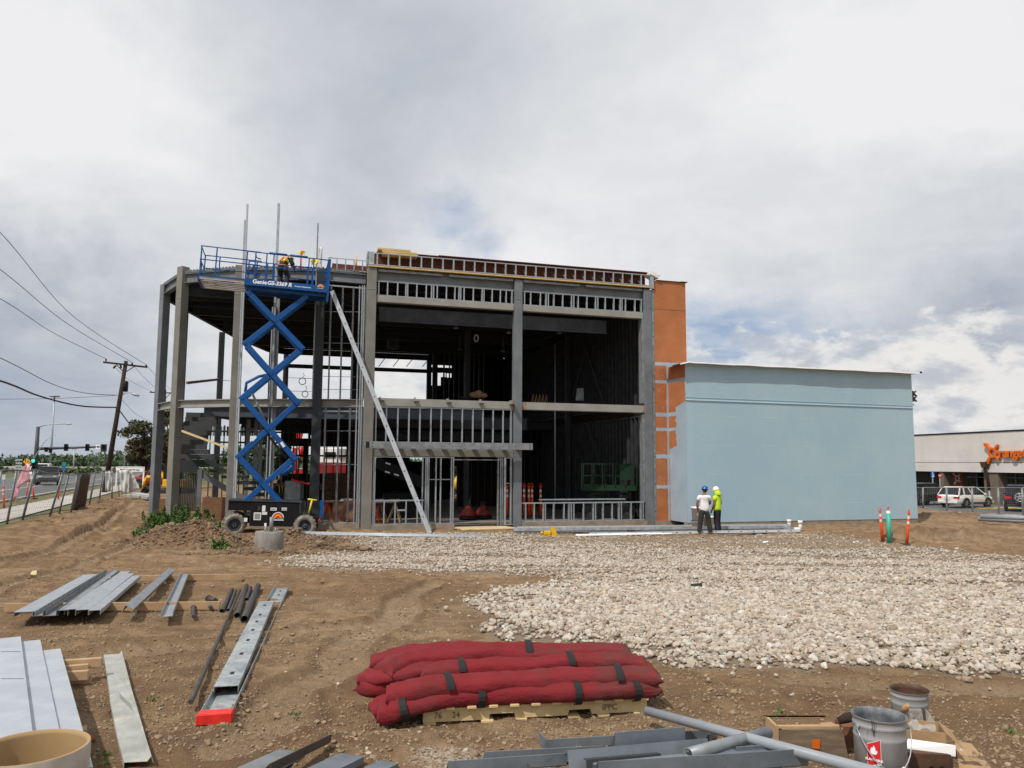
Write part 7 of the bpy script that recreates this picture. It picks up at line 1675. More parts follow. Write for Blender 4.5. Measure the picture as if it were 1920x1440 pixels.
wire([(-260,430,24),(0,560,34),(100,624,45),(199,673,Yp)],.016,'third overhead wire reaching the left end of the crossarm')
wire([(-260,560,26),(0,671,36),(100,721,46),(160,737,51),(218,741,Yp)],.020,'thin sagging cable reaching the pole at lamp height')
wire([(-260,640,26),(0,714,36),(75,743,44),(150,761,50),(218,764,Yp)],.050,'thick black sagging cable below the lamp')
wire([(-260,752,40),(0,748.5,46),(110,747,50),(222,741,Yp)],.012,'faint straight wire crossing behind the light mast')
wire([(274,684,Yp),(284,695,68),(295,708,80),(323,733,Yq)],.014,'wire running from the right insulator to the farther pole')
wire([(247,680,Yp),(262,699,70),(283,720,82),(299,733,Yq)],.014,'wire running from the middle insulator to the farther pole')
wire([(217,690,Yp),(240,711,70),(262,724,82),(283,733,Yq)],.014,'wire running from the left of the crossarm to the farther pole')
wire([(229,750,Yp),(252,774,70),(272,786,82),(290,793,Yq)],.014,'lower thin wire sagging right of the pole')
wire([(226,772,Yp),(245,796,66),(265,809,76),(290,814,Yq)],.045,'thick cable sagging right of the pole')
# traffic signal
Ys=76.0; s0=tp(64,905,Ys); s0.z=H(s0.x,s0.y)
ts=empty('traffic_signal',tuple(s0),label='black traffic signal mast with hanging signal heads over the street',cat='traffic signal')
m=MB(); m.cyl(s0,tp(71.5,800,Ys),.24,.16,10); m.build('mast',M['mast'],ts)
m=MB(); m.cyl(tp(69,841.5,Ys),tp(200,837.5,Ys),.15,.07,8); m.build('mast_arm',M['mast'],ts)
m=MB(); m.tube([tp(71.5,801,Ys),tp(84,797,Ys),tp(97,795.5,Ys),tp(128,795,Ys)],[.08,.06,.05,.04],6); m.ball(tp(129,795,Ys),(.35,.15,.08),8,5); m.build('luminaire_arm',M['mast_grey'],ts)
def head(px,py,hpx,wpx,n=3,lit=None,name='signal_head',mat=None):
    c=tp(px,py,Ys-.2); k=Ys/FPX; m=MB(); m.M=Matrix.Translation(c); m.box(-wpx*k/2,wpx*k/2,-.02,.04,-hpx*k/2,hpx*k/2); m.box(-wpx*k*.28,wpx*k*.28,.04,.25,-hpx*k/2*.9,hpx*k/2*.9); 
    for i in range(n): m.cyl((0,-.02,hpx*k*(.28-.28*i)),(0,-.14,hpx*k*(.28-.28*i)),.11,n=10,cap=False)
    o=m.build(name,mat or M['signal'],ts); return o
head(123.5,839,13,7); head(163.5,839,13,7); head(194.5,840,14,11,2); head(86,843,9,5,1); head(94,845,8,5,1); head(64,871,18,9)
m=MB(); m.M=Matrix.Translation(tp(62,864,Ys-.35)); m.ball((0,0,0),(.17,.05,.17),10,6); m.build('green_light',M['signal_green'],ts)
m=MB(); k=Ys/FPX; m.M=Matrix.Translation(tp(184,838,Ys-.2)); m.box(-4*k,4*k,-.02,.02,-4*k,4*k); sg=m.build('street_sign',M['white'],ts); m=MB(); m.M=Matrix.Translation(tp(184,838,Ys-.22)); m.box(-2.5*k,2.5*k,-.02,.0,-1*k,1.5*k); m.build('sign_print',M['letter_black'],sg)
# tall light masts
for px0,py0,px1,py1,Y,r,lab in ((102.5,742,92,905,150,.22,'tall slender light mast behind the traffic signal'),(139,842,137.5,895,160,.16,'short light mast right of the tall one'),(235,812,233,895,170,.16,'light mast at the left edge of the bronze trees'),(240,830,239,895,175,.12,'thin mast right beside the one at the bronze trees')):
    a=tp(px1,py1,Y); a.z=H(a.x,a.y); o=empty('light_mast',tuple(a),label=lab,cat='light mast',group='light masts'); MB().cyl(a,tp(px0,py0,Y),r,r*.6,8).build('mast',M['mast_grey'],o)
    m=MB(); c=tp(px0,py0,Y); m.lathe([(0,.1),(1.0,.0),(.9,-.25),(0,-.2)],c,8) if r>.2 else m.box(c.x-.5,c.x+.5,c.y-.1,c.y+.1,c.z-.1,c.z+.1); m.build('lamp_ring',M['mast_grey'],o)
# signs
def sign(px,py,w,h,Y,mat,label,base=905,shape='box',extra=None,border=None):
    c=tp(px,py,Y); z0=H(c.x,c.y); o=empty('road_sign',(c.x,c.y,z0),label=label,cat='sign')
    k=Y/FPX; MB().box(c.x-.04,c.x+.04,c.y+.03,c.y+.10,z0,c.z).build('sign_post',M['mast_grey'],o)
    m=MB(); m.M=Matrix.Translation(c)
    if shape=='diamond': m.prism([(-w*k/2,0,0),(0,0,-h*k/2),(w*k/2,0,0),(0,0,h*k/2)],(0,.03,0))
    elif shape=='round': m.prism([(w*k/2*math.cos(a),0,w*k/2*math.sin(a)) for a in np.linspace(0,6.283,17)[:-1]],(0,.03,0))
    else: m.box(-w*k/2,w*k/2,0,.03,-h*k/2,h*k/2)
    p=m.build('sign_face',mat,o)
    if extra: extra(c,k,p)
    return o
def arrows(c,k,p):
    m=MB(); m.M=Matrix.Translation(c)@Matrix.Translation((0,-.012,0)); m.box(-2.6*k,-1.7*k,0,.01,-2.5*k,2*k); m.box(1.7*k,2.6*k,0,.01,-2.5*k,1*k); m.prism([(-3.4*k,0,1.5*k),(-.9*k,0,1.5*k),(-2.1*k,0,3.6*k)],(0,.01,0)); m.prism([(.9*k,0,.6*k),(3.4*k,0,.6*k),(2.1*k,0,2.6*k)],(0,.01,0)); m.build('arrow_mark',M['letter_black'],p)
sign(50,865.5,14,13,80,M['sign_yellow'],'yellow diamond warning sign with two arrows','', 'diamond',arrows)
def blues(c,k,p): m=MB(); m.M=Matrix.Translation(c); m.box(-3.2*k,3.2*k,-.02,.01,-12*k,-4*k); m.build('blue_panel',M['sign_blue'],p)
sign(120,870,8,7,110,M['sign_green'],'green road sign above a blue panel','', 'box',blues)
def slats(c,k,p):
    for i in range(3): m=MB(); m.M=Matrix.Translation(c); m.box(-6*k,6*k,-.03,0,(-8-5*i)*k,(-5-5*i)*k); m.build('sign_panel',M['mast_grey'],p)
sign(36,862,12,3,120,M['mast_grey'],'grey multi-panel sign at the far left of the street','', 'box',slats)
sign(7,895,6,9,60,M['sheet_white'],'small white sign at the far left behind the fence')
def entr(c,k,p):
    text('sign_lettering','ENTRANCE TO ALL',3.4*k*1.25,facing(c+Vector((0,-.012,0)),(1,0,0),(0,0,1)),M['letter_black'],p,.004,.004)
Yn=62.0; c=tp(244,881,Yn); z0=H(c.x,c.y); k=Yn/FPX; o=empty('entrance_sign',(c.x,c.y,z0),label='wide white entrance sign on posts right of the utility pole',cat='sign')
m=MB()
for x in (-25,25): m.box(c.x+x*k-.05,c.x+x*k+.05,c.y,c.y+.1,z0,c.z+6*k)
m.box(c.x-25*k,c.x+25*k,c.y,c.y+.08,c.z+4.5*k,c.z+6*k); m.build('sign_frame',M['white'],o)
m=MB(); m.box(c.x-24*k,c.x+24*k,c.y-.04,c.y,c.z-3.5*k,c.z+3.5*k); p_=m.build('sign_board',M['white'],o); entr(c+Vector((0,-.04,0)),k,p_)
# ---- cars
def car(name,L,W,Hh,prof,green,mat,label,Mx,wheels,wr=.34,glass=None,group=None,extra=None,cat='car'):
    root=empty(name,mat=Mx,label=label,cat=cat,group=group)
    def loft(st,mtl,nm,par=root,bev=.03):
        m=MB(); rings=[]
        for x,w,z0,z1,tw in st: rings.append([m.v(p) for p in ((x,-w*.92,z0),(x,-w,z0+(z1-z0)*.25),(x,-w,z0+(z1-z0)*.7),(x,-w*tw,z1),(x,-w*tw*.55,z1+.02),(x,w*tw*.55,z1+.02),(x,w*tw,z1),(x,w,z0+(z1-z0)*.7),(x,w,z0+(z1-z0)*.25),(x,w*.92,z0))])
        n=10
        for A,Bq in zip(rings[:-1],rings[1:]):
            for i in range(n): j=(i+1)%n; m._f([A[i],A[j],Bq[j],Bq[i]],True)
        m._f(rings[0][::-1]); m._f(rings[-1]); o=m.build(nm,mtl,par,local=True); s_=o.modifiers.new('e','EDGE_SPLIT'); s_.split_angle=R(38); return o
    body=loft(prof,mat,'body')
    # greenhouse as glass band with roof
    m=MB(); (x0,x1,x2,x3,zb,zr,w)=green; wi=w*.80
    lo=[(x0,-w,zb),(x3,-w,zb),(x3,w,zb),(x0,w,zb)]; hi=[(x1,-wi,zr),(x2,-wi,zr),(x2,wi,zr),(x1,wi,zr)]
    m.hexa(lo+hi); m.build('cabin_glass',M['glass'],root,local=True,bevel=.04)
    m=MB(); m.hexa([(x1-.06,-wi-.02,zr-.02),(x2+.1,-wi-.02,zr-.02),(x2+.1,wi+.02,zr-.02),(x1-.06,wi+.02,zr-.02),(x1+.1,-wi+.06,zr+.06),(x2-.1,-wi+.06,zr+.06),(x2-.1,wi-.06,zr+.06),(x1+.1,wi-.06,zr+.06)]); m.build('roof',mat,root,local=True,bevel=.03)
    m=MB()
    for s_ in (-1,1):
        for xa,xb in ((x0,x1),((x0+x3)/2-.05,(x1+x2)/2-.05),(x3,x2),((x0*.8+x3*.2),(x1*.8+x2*.2))): m.bar((xa,s_*(w+.006),zb-.02),(xb,s_*(wi+.02),zr),.05,.08,(1,0,0))
    m.build('window_pillar',mat,root,local=True)
    for x in wheels:
        for s_ in (-1,1):
            m=MB(); y=s_*(W/2-.10); m.cyl((x,y-.11,wr),(x,y+.11,wr),wr,n=22); w_=m.build('wheel',M['black_rubber'],root,local=True)
            m=MB(); m.cyl((x,s_*(W/2+.005),wr),(x,s_*(W/2+.02),wr),wr*.60,n=10); 
            m.build('rim',M['rim_dark'],w_,local=True)
            m=MB()
            for q in range(5): a=q*1.2566; m.bar((x,s_*(W/2+.03),wr),(x+wr*.55*math.cos(a),s_*(W/2+.03),wr+wr*.55*math.sin(a)),.02,.05,(0,1,0))
            m.build('spoke',M['rim'],w_,local=True)
            m=MB(); m.tube([(x+(wr+.05)*math.cos(a),s_*(W/2+.0),wr+(wr+.05)*math.sin(a)) for a in np.linspace(-.2,3.34,12)],.045,6); m.build('wheel_arch',M['black_rubber'],root,local=True)
    for s_ in (-1,1):
        m=MB(); m.ball((x3-.35,s_*(w+.12),zb+.08),(.09,.10,.07),8,5); m.build('mirror',mat,root,local=True)
        m=MB(); m.box(-L/2-.02,-L/2+.18,s_*(W/2-.30)-.14,s_*(W/2-.30)+.26*s_+.0,zb-.25,zb-.08) if s_>0 else m.box(-L/2-.02,-L/2+.18,-(W/2-.04),-(W/2-.44),zb-.25,zb-.08); m.build('tail_light',M['tail'],root,local=True,bevel=.02)
        m=MB(); m.box(L/2-.16,L/2+.01,s_*(W/2-.36)-.15,s_*(W/2-.36)+.15,zb-.30,zb-.16); m.build('headlight',M['reflect'],root,local=True,bevel=.02)
    m=MB(); m.box(-L/2-.05,-L/2+.03,-W/2*.85,W/2*.85,.36,.55); m.box(L/2-.03,L/2+.05,-W/2*.85,W/2*.85,.32,.5); m.build('bumper',mat if mat is M['car_white'] else M['black_rubber'],root,local=True,bevel=.02)
    m=MB(); m.box(-L/2-.062,-L/2-.05,-.26,.26,.62,.76); m.build('licence_plate',M['reflect'],root,local=True)
    if extra: extra(root)
    return root
def cuv(L,W,z0,zb):
    h=W/2; l=L/2
    return [(-l,h*.86,z0+.12,zb-.12,.86),(-l+.12,h*.95,z0+.05,zb,.9),(-l+.6,h,z0,zb+.02,.92),(0,h,z0,zb,.92),(l-1.3,h,z0,zb-.02,.9),(l-.9,h,z0,zb-.10,.86),(l-.25,h*.95,z0+.02,zb-.26,.85),(l,h*.82,z0+.14,zb-.36,.85)]
def on(px,py,Y,rz,z=None):
    P=at(px,py,Y); P.z=H(P.x,P.y)+.03 if z is None else z; return Matrix.Translation(P)@Matrix.Rotation(rz,4,'Z')
car('parked_car',4.7,1.9,1.75,cuv(4.7,1.9,.3,1.05),(-2.0,-1.75,.55,1.25,1.03,1.68,.86),M['car_grey'],'charcoal sport utility vehicle on the street behind the fence',on(91,900,74,R(-62)),(-1.45,1.45),.37)
car('parked_car',5.6,2.0,1.9,cuv(5.6,2.0,.35,1.15),(-2.5,-2.4,.9,1.6,1.1,1.95,.9),M['car_white'],'white van beyond the charcoal vehicle on the street',on(76,893,86,R(-65)),(-1.7,1.8),.38)
car('parked_car',4.6,1.85,1.5,cuv(4.6,1.85,.3,.95),(-1.5,-.9,.5,1.3,.93,1.42,.82),M['car_red'],'dark red car behind the yellow excavator',on(299,915,66,R(8)),(-1.4,1.4),.34)
# ---- yellow mini excavator, partly behind the corner column
Yx=56.0; e0=tp(318,925,Yx); e0.z=H(e0.x,e0.y); ex=empty('mini_excavator',tuple(e0),label='yellow mini excavator standing behind the left corner column',cat='excavator')
MB().tube([tp(318,913,Yx),tp(309,897,Yx),tp(301,889.5,Yx),tp(296,890,Yx)],[.16,.20,.22,.15],4).build('boom',M['yellow'],ex)
MB().tube([tp(299,890,Yx),tp(290,895,Yx),tp(277,895,Yx),tp(272,902,Yx),tp(268,915,Yx)],[.14,.16,.16,.13,.10],4).build('dipper_arm',M['yellow'],ex)
m=MB(); m.prism([tp(270,910,Yx),tp(262,924,Yx),tp(270,926,Yx),tp(277,918,Yx)],(0,.5,0)); m.build('bucket',M['black_metal'],ex)
m=MB(); c=e0; m.box(c.x-.3,c.x+1.3,c.y-.6,c.y+.8,.75,1.3); m.build('body',M['yellow'],ex,bevel=.05); m=MB(); m.box(c.x-.3,c.x+.7,c.y-.5,c.y+.5,1.3,2.4); m.build('cab',M['glass'],ex)
m=MB()
for y in (-.7,.5): m.box(c.x-.7,c.x+1.5,c.y+y,c.y+y+.3,.22,.62)
m.build('track',M['black_rubber'],ex,bevel=.08)
m=MB(); 
for i,(x0,y0,x1,y1,lab) in enumerate(((238,929,262,931,'grey slab lying on the dirt mound below the white sheets'),(255,926,285,931,'white plank lying at the foot of the excavator bucket'),(262,931,284,934,'concrete block left of the corner column'))):
    a,b_=gp(x0,y0,lift=.12),gp(x1,y1,lift=.12); MB().bar(a,b_,.5,.18).build('slab',M['concrete'] if i!=1 else M['white_metal'],label=lab,cat='slab',bevel=.02)
# ---- overpass and far bank
m=MB(); Yo=190
op=empty('overpass',(-70,Yo,-.4),label='low pale concrete overpass across the far left distance',cat='overpass')
zt_=at(100,875.5,Yo).z; MB().box(-170,-20,Yo,Yo+9,zt_-.75,zt_).build('parapet',M['sidewalk'],op); MB().box(-168,-22,Yo+.6,Yo+8.4,zt_-1.25,zt_-.76).build('deck',M['concrete'],op)
for x in range(-160,-20,14): MB().box(x-.5,x+.5,Yo+1,Yo+8,-.8,zt_-1.25).build('pier',M['concrete'],op)
# ---------------------------------------------------------------- right-hand side: parking lot, fence, shop
def gsheet(name,x0,x1,y0,y1,dz,mat,n=30):
    m=MB(); g_=[[m.v((x0+(x1-x0)*i/n,y0+(y1-y0)*j/n,H(x0+(x1-x0)*i/n,y0+(y1-y0)*j/n)+dz)) for j in range(n+1)] for i in range(n+1)]
    for i in range(n):
        for j in range(n): m._f([g_[i][j],g_[i+1][j],g_[i+1][j+1],g_[i][j+1]])
    return m.build(name,mat,kind='structure')
lot=gsheet('parking_lot',27,130,51.5,150,.03,M['asphalt'])
gsheet('kerb_path',24,130,49.6,51.4,.06,M['sidewalk'],24)
for px in (1830,1853,1880,1903):
    P=at(px,956,60.0); z=H(P.x,P.y)+.036
    m=MB(); m.M=Matrix.Translation((P.x,P.y,z)); m.box(-.25,.25,-1.2,1.2,0,.004); m.build('parking_mark',M['road_yellow'],kind='structure')
FR='fence panels before the parking lot'
fp=[(1700,963),(1731.5,963),(1776,967),(1824,968),(1873,966),(1918,966),(1965,967)]
for i,(a,b_) in enumerate(zip(fp[:-1],fp[1:])):
    P=at(*a,50.2);Q=at(*b_,50.2); P.z=H(P.x,P.y);Q.z=H(Q.x,Q.y); T0=at(a[0]-1.5,914,50.2);T1=at(b_[0]-1.5,914.3,50.2)
    f=empty('fence_panel',tuple(P),label=f'{ordn[i]} upright wire fence panel by the parking lot, counted from the blue wing',cat='fence panel',group=FR)
    for s0_,s1_ in ((P.lerp(Q,.02),T0.lerp(T1,.02)),(P.lerp(Q,.98),T0.lerp(T1,.98))): MB().cyl(s0_,s1_,.03,n=6).build('post',M['galv_dull'],f)
    MB().cyl(T0,T1,.024,n=6).build('top_rail',M['galv_dull'],f); MB().tube([P+Vector((0,0,.1)),P.lerp(Q,.5)+Vector((0,0,.04)),Q+Vector((0,0,.1))],.024,6).build('bottom_rail',M['galv_dull'],f)
    m=MB(); L=(Q-P).length; n=int(L/.14)
    for k in range(1,n): t=k/n; m.cyl(P.lerp(Q,t)+Vector((0,0,.08)),T0.lerp(T1,t),.003,n=3)
    for k in range(1,12): t=k/12; m.cyl(P.lerp(T0,t),Q.lerp(T1,t),.003,n=3)
    m.build('wire_mesh',M['galv_dull'],f)
# shop
Ya,Yb=74.0,62.0; A=at(1714,900,Ya); Bq=at(1920,900,Yb); A.z=Bq.z=0; sd=(Bq-A).normalized(); sn=Vector((sd.y,-sd.x,0))
if sn.dot(-A)<0: sn=-sn
SMx=Matrix.Translation(Vector((A.x,A.y,0)))@Matrix((sd,-sn,Vector((0,0,1)))).transposed().to_4x4(); SI=SMx.inverted()
shop=empty('shop_building',mat=SMx,label='pale flat-roofed shop building with an orange sign behind the parking lot',cat='shop')
def onS(px,py,off=0.0):
    d=SI.to_3x3()@ray(px,py); c_=SI@CAM; t=(-off-c_.y)/d.y; return c_+d*t
def sp_(m,name,mat,par=None,**k): return m.build(name,mat,par or shop,local=True,**k)
zr_=onS(1816,812.5).z; zf=onS(1816,885).z; x0,x1=-22,26
g0_=-.75
sp_(MB().box(x0,x1,0,.35,zf,zr_),'fascia',M['fascia']); sp_(MB().box(x0,x1,-.05,.4,zr_,zr_+.12),'coping',M['black_metal'])
m=MB(); zj=onS(1816,867).z; m.box(x0,x1,-.004,.0,zj-.02,zj+.02); sp_(m,'panel_joint',M['steel_dark'])
sp_(MB().box(x0,x1,.35,18,zr_-1.0,zr_-.4),'roof',M['fascia']); sp_(MB().box(x0,x1,17.8,18,g0_,zr_-1),'back_wall',M['fascia'])
sp_(MB().box(x0,x1,.36,2.6,zf-.02,zf+.05),'soffit',M['steel_dark'])
xw=onS(1768,900).x
sp_(MB().box(xw,x1,2.6,2.8,g0_,zf),'shop_window',M['glass']); sp_(MB().box(x0,xw,6.8,7.0,g0_,zf),'recess_wall',M['window_dark'])
m=MB()
for px in (1776,1782,1831,1878,1904): x=onS(px,900,-2.5).x; m.box(x-.05,x+.05,2.52,2.6,g0_,zf)
m.box(xw,x1,2.52,2.6,zf-.5,zf-.42); sp_(m,'window_mullion',M['galv_dull'])
for a,b_ in ((1845,1872),(1762,1770)): xa,xb=onS(a,900,-.1).x,onS(b_,900,-.1).x; sp_(MB().box(xa,xb,.1,1.0,g0_,zf),'brick_pillar',M['brick'])
xa,xb=onS(1784,900,-2.5).x,onS(1807,900,-2.5).x; bn=sp_(MB().box(xa,xb,2.44,2.5,onS(1795,914,-2.5).z,zf-.05),'window_banner',M['banner'])
def burst(c,s,mat,par,dp=.05,name='sign_emblem'):
    m=MB(); m.M=Matrix.Translation(c); n=20; ro,ri=.50*s,.30*s
    for i in range(n):
        a0,a1=2*math.pi*i/n,2*math.pi*(i+1)/n; m.hexa([(ri*math.cos(a0),-dp,ri*math.sin(a0)),(ro*math.cos(a0),-dp,ro*math.sin(a0)),(ro*math.cos(a0),0,ro*math.sin(a0)),(ri*math.cos(a0),0,ri*math.sin(a0)),(ri*math.cos(a1),-dp,ri*math.sin(a1)),(ro*math.cos(a1),-dp,ro*math.sin(a1)),(ro*math.cos(a1),0,ro*math.sin(a1)),(ri*math.cos(a1),0,ri*math.sin(a1))])
    for a,L,r_ in ((135,1.15,.22),(235,1.15,.24),(50,.85,.13),(-45,.80,.13)):
        u=Vector((math.cos(R(a)),0,math.sin(R(a)))); p=u*ro*.9; q=u*L*s; w=Vector((-u.z,0,u.x)); m.prism([p-w*.10*s,q-w*r_*.8*s,q+u*.16*s,q+w*r_*.8*s,p+w*.10*s],(0,-dp*1.01,0))
    return sp_(m,name,mat,par)
burst(onS(1795,897,-2.43),.55,M['reflect'],bn,.01,'banner_emblem')
sgp=onS(1864,849,.05); e_=burst(sgp,.88,M['sign_orange'],shop,.22)
tc_=onS(1897,850.5,.18); c=SMx@tc_
o=text('sign_lettering','rangetheory',1.05,facing(SMx@onS(1873,850,.18),sd,(0,0,1)),M['sign_orange'],shop,.09,.03,align='LEFT')
xd=onS(1851,900,.1).x; m=MB(); zt_=onS(1851,866).z; m.hexa([(xd-.16,-.45,zt_-.5),(xd+.16,-.45,zt_-.5),(xd+.16,-.05,zt_-.5),(xd-.16,-.05,zt_-.5),(xd-.30,-.5,zt_),(xd+.30,-.5,zt_),(xd+.30,-.02,zt_),(xd-.30,-.02,zt_)]); m.tube([(xd,-.25,zt_-.5),(xd-.05,-.2,zf+.1),(xd-.12,.05,zf-.3),(xd,.05,zf-1.5)],.13,6); sp_(m,'rain_head',material('brown_rain_head',(.06,.035,.025),.6)); sp_(MB().tube([(xd,.05,zf-1.5),(xd+.05,.04,g0_)],.10,8),'downpipe',M['galv_dull'])
# cars in the lot
def roofrails(root):
    for s_ in (-1,1): MB().tube([(-1.2,s_*.58,1.60),(.4,s_*.58,1.62)],.022,6).build('roof_rail',M['black_rubber'],root,local=True)
    MB().hexa([(-2.28,-.62,.30),(-2.1,-.62,.30),(-2.1,.62,.30),(-2.28,.62,.30),(-2.26,-.6,.5),(-2.1,-.6,.5),(-2.1,.6,.5),(-2.26,.6,.5)]).build('lower_trim',M['black_rubber'],root,local=True)
    MB().box(-1.9,1.6,-.925,-.915,.30,.42).build('sill_trim',M['black_rubber'],root,local=True)
car('parked_car',4.45,1.82,1.62,cuv(4.45,1.82,.32,.98),(-2.12,-1.72,.30,1.28,.96,1.54,.84),M['car_white'],'white crossover car parked before the brick pillar of the shop',on(1811,940,60.5,R(27)),(-1.32,1.35),.36,extra=roofrails)
car('parked_car',4.9,1.95,1.8,cuv(4.9,1.95,.33,1.08),(-2.3,-2.05,.6,1.35,1.06,1.74,.88),M['car_black'],'black sport utility vehicle half hidden by the blue wing',on(1731,935,64,R(25)),(-1.5,1.5),.38)
def spare(root):
    m=MB(); m.cyl((-2.22,0,1.02),(-2.02,0,1.02),.40,n=22); w_=m.build('spare_wheel',M['black_rubber'],root,local=True); m=MB(); m.cyl((-2.24,0,1.02),(-2.20,0,1.02),.12,n=12)
    for q in range(5): a=q*1.2566+.3; m.bar((-2.235,0,1.02),(-2.235,.27*math.cos(a),1.02+.27*math.sin(a)),.07,.03,(1,0,0))
    m.tube([(-2.23,.28*math.cos(a),1.02+.28*math.sin(a)) for a in np.linspace(0,6.283,20)],.025,5); m.build('alloy_rim',M['rim'],w_,local=True)
car('parked_car',4.0,1.85,1.85,[(-2.0,.82,.55,1.12,.97),(-1.9,.85,.5,1.15,.98),(.6,.85,.5,1.15,.98),(1.75,.72,.55,1.08,.95),(1.95,.68,.6,.98,.95)],(-1.95,-1.88,.55,.85,1.13,1.82,.82),M['car_blue'],'navy boxy off-road vehicle with a spare wheel on its tail at the right edge',on(1911,938,56.5,R(58)),(-1.35,1.3),.42,extra=spare)
def rack(root):
    MB().box(-2.0,1.0,-.5,.5,2.06,2.12).build('ladder_rack',M['galv'],root,local=True); MB().box(-1.9,.9,-.3,.1,2.13,2.25).build('yellow_ladder',M['yellow_st'],root,local=True)
car('parked_car',5.6,2.0,2.0,cuv(5.6,2.0,.35,1.2),(-1.6,-1.5,.9,1.7,1.15,1.98,.9),M['car_white'],'white work truck with a yellow ladder rack parked in the rear of the lot',on(1738,905,88,R(14)),(-1.8,1.8),.40,extra=rack,cat='truck')
def wchair(c,k,p):
    m=MB(); m.M=Matrix.Translation(c)@Matrix.Translation((0,-.012,0)); m.tube([(1.6*k*math.cos(a),0,-1*k+1.6*k*math.sin(a)) for a in np.linspace(-2.6,.9,10)],.35*k,4); m.box(-.5*k,.3*k,0,.01,-.8*k,2.2*k); m.ball((-.1*k,0,3*k),(.7*k,.02,.7*k),8,5); m.box(-2*k,2*k,0,.01,-4.8*k,-3.4*k); m.build('wheelchair_mark',M['letter_white'],p)
sign(1749,889.5,6.5,11,66,M['sign_blue'],'blue wheelchair parking sign beside the blue wing','', 'box',wchair)
def dne(c,k,p):
    text('sign_lettering','DO NOT ENTER',1.0*k,facing(c+Vector((0,-.012,1.9*k)),(1,0,0),(0,0,1)),M['letter_white'],p,.002); m=MB(); m.M=Matrix.Translation(c)@Matrix.Translation((0,-.012,0)); m.box(-2.2*k,2.2*k,0,.01,-.6*k,.6*k); m.build('white_bar',M['letter_white'],p)
sign(1762.5,892,6.5,6.5,70,M['sign_red'],'round red do-not-enter sign right of the wheelchair sign','', 'round',dne)
# pylon letters that peep out past the blue wing
Yl=60.0; c=at(1706,745,Yl); py_=empty('pylon_sign',(c.x,c.y,-.6),label='tall sign whose last letters peep past the top right of the blue wing',cat='sign')
MB().box(c.x-1.2,c.x-.9,c.y+.3,c.y+.6,-.6,c.z+.6).build('sign_post',M['mast_grey'],py_); MB().box(c.x-1.2,c.x+.45,c.y+.25,c.y+.33,c.z-.6,c.z-.5).box(c.x-1.2,c.x+.45,c.y+.25,c.y+.33,c.z+.05,c.z+.12).build('letter_rail',M['mast_grey'],py_)
for tx,px,py,sz in (('K',1719,738.5,.60),('LK',1719,749,.52)):
    q=at(px,py,Yl); text('sign_lettering',tx,sz,facing(q,(1,0,0),(0,0,1)),M['letter_black'],py_,.10,.01,align='RIGHT'); text('sign_lettering_face',tx,sz,facing(q+Vector((.05,.12,.04)),(1,0,0),(0,0,1)),M['white'],py_,.10,.0,align='RIGHT')
# things behind the building, seen through it
Yt=66.0; a=at(598,840,Yt); b_=at(653,868,Yt); tr=empty('white_trailer',(a.x,a.y,0),label='white site trailer seen through the ground floor behind the left bay',cat='trailer')
MB().box(a.x,b_.x,a.y,a.y+2.4,b_.z,a.z).build('body',M['white'],tr,bevel=.04); q=at(641,852,Yt); MB().box(q.x-.3,q.x+.3,a.y-.25,a.y-.01,q.z-.2,q.z+.5).build('air_conditioner',M['galv'],tr); q=at(618,853,Yt); MB().box(q.x-.5,q.x+.5,a.y-.1,a.y-.01,q.z-.2,q.z+.25).build('dark_unit',M['black_metal'],tr)
for x in (a.x+.5,b_.x-.5): MB().box(x-.15,x+.15,a.y+.3,a.y+2,H(x,a.y),b_.z).build('leg',M['steel_dark'],tr)
a=at(598,869,63);b_=at(652,888,63); MB().box(a.x,b_.x,63,64.5,H(a.x,63),a.z).build('red_container',M['car_red'],label='dark red container below the white trailer',cat='container',bevel=.03)
rl=empty('red_telehandler',tuple(gp(565,905)),label='bright red lifting machine seen through the ground floor at left',cat='lifting machine')
Yr=57.0
MB().bar(at(553,840,Yr),at(555,890,Yr),.5,.25).build('mast',M['red_mach'],rl); MB().bar(at(551,886,Yr),at(572,884,Yr),.3,.35).build('fork_carriage',M['red_mach'],rl); MB().tube([at(564,838,Yr),at(566,858,Yr)],[.25,.15],8).build('hydraulic_ram',M['red_mach'],rl); MB().bar(at(540,812,Yr),at(566,818,Yr),.4,.6).build('upper_boom',M['red_mach'],rl)
P=at(556,900,Yr); MB().box(P.x-1.0,P.x+1.2,P.y,P.y+1.8,.5,1.3).build('body',M['red_mach'],rl,bevel=.05)
for x in (-.7,.9): MB().cyl((P.x+x,P.y-.2,.5),(P.x+x,P.y+.2,.5),.5,n=16).build('wheel',M['black_rubber'],rl)
yl=empty('yellow_boom_lift',tuple(gp(860,920)),label='yellow boom lift glimpsed through the entrance and rear doorway',cat='boom lift')
Yy=60.0; MB().tube([at(858,918,Yy),at(856,905,Yy),at(860,893,Yy)],[.35,.30,.2],6).build('boom',M['yellow'],yl); P=at(860,922,Yy); MB().box(P.x-.8,P.x+.8,P.y,P.y+1.2,.3,.95).build('chassis',M['yellow'],yl,bevel=.05)
for x in (-.5,.5): MB().cyl((P.x+x,P.y-.2,.4),(P.x+x,P.y+.1,.4),.38,n=14).build('wheel',M['black_rubber'],yl)
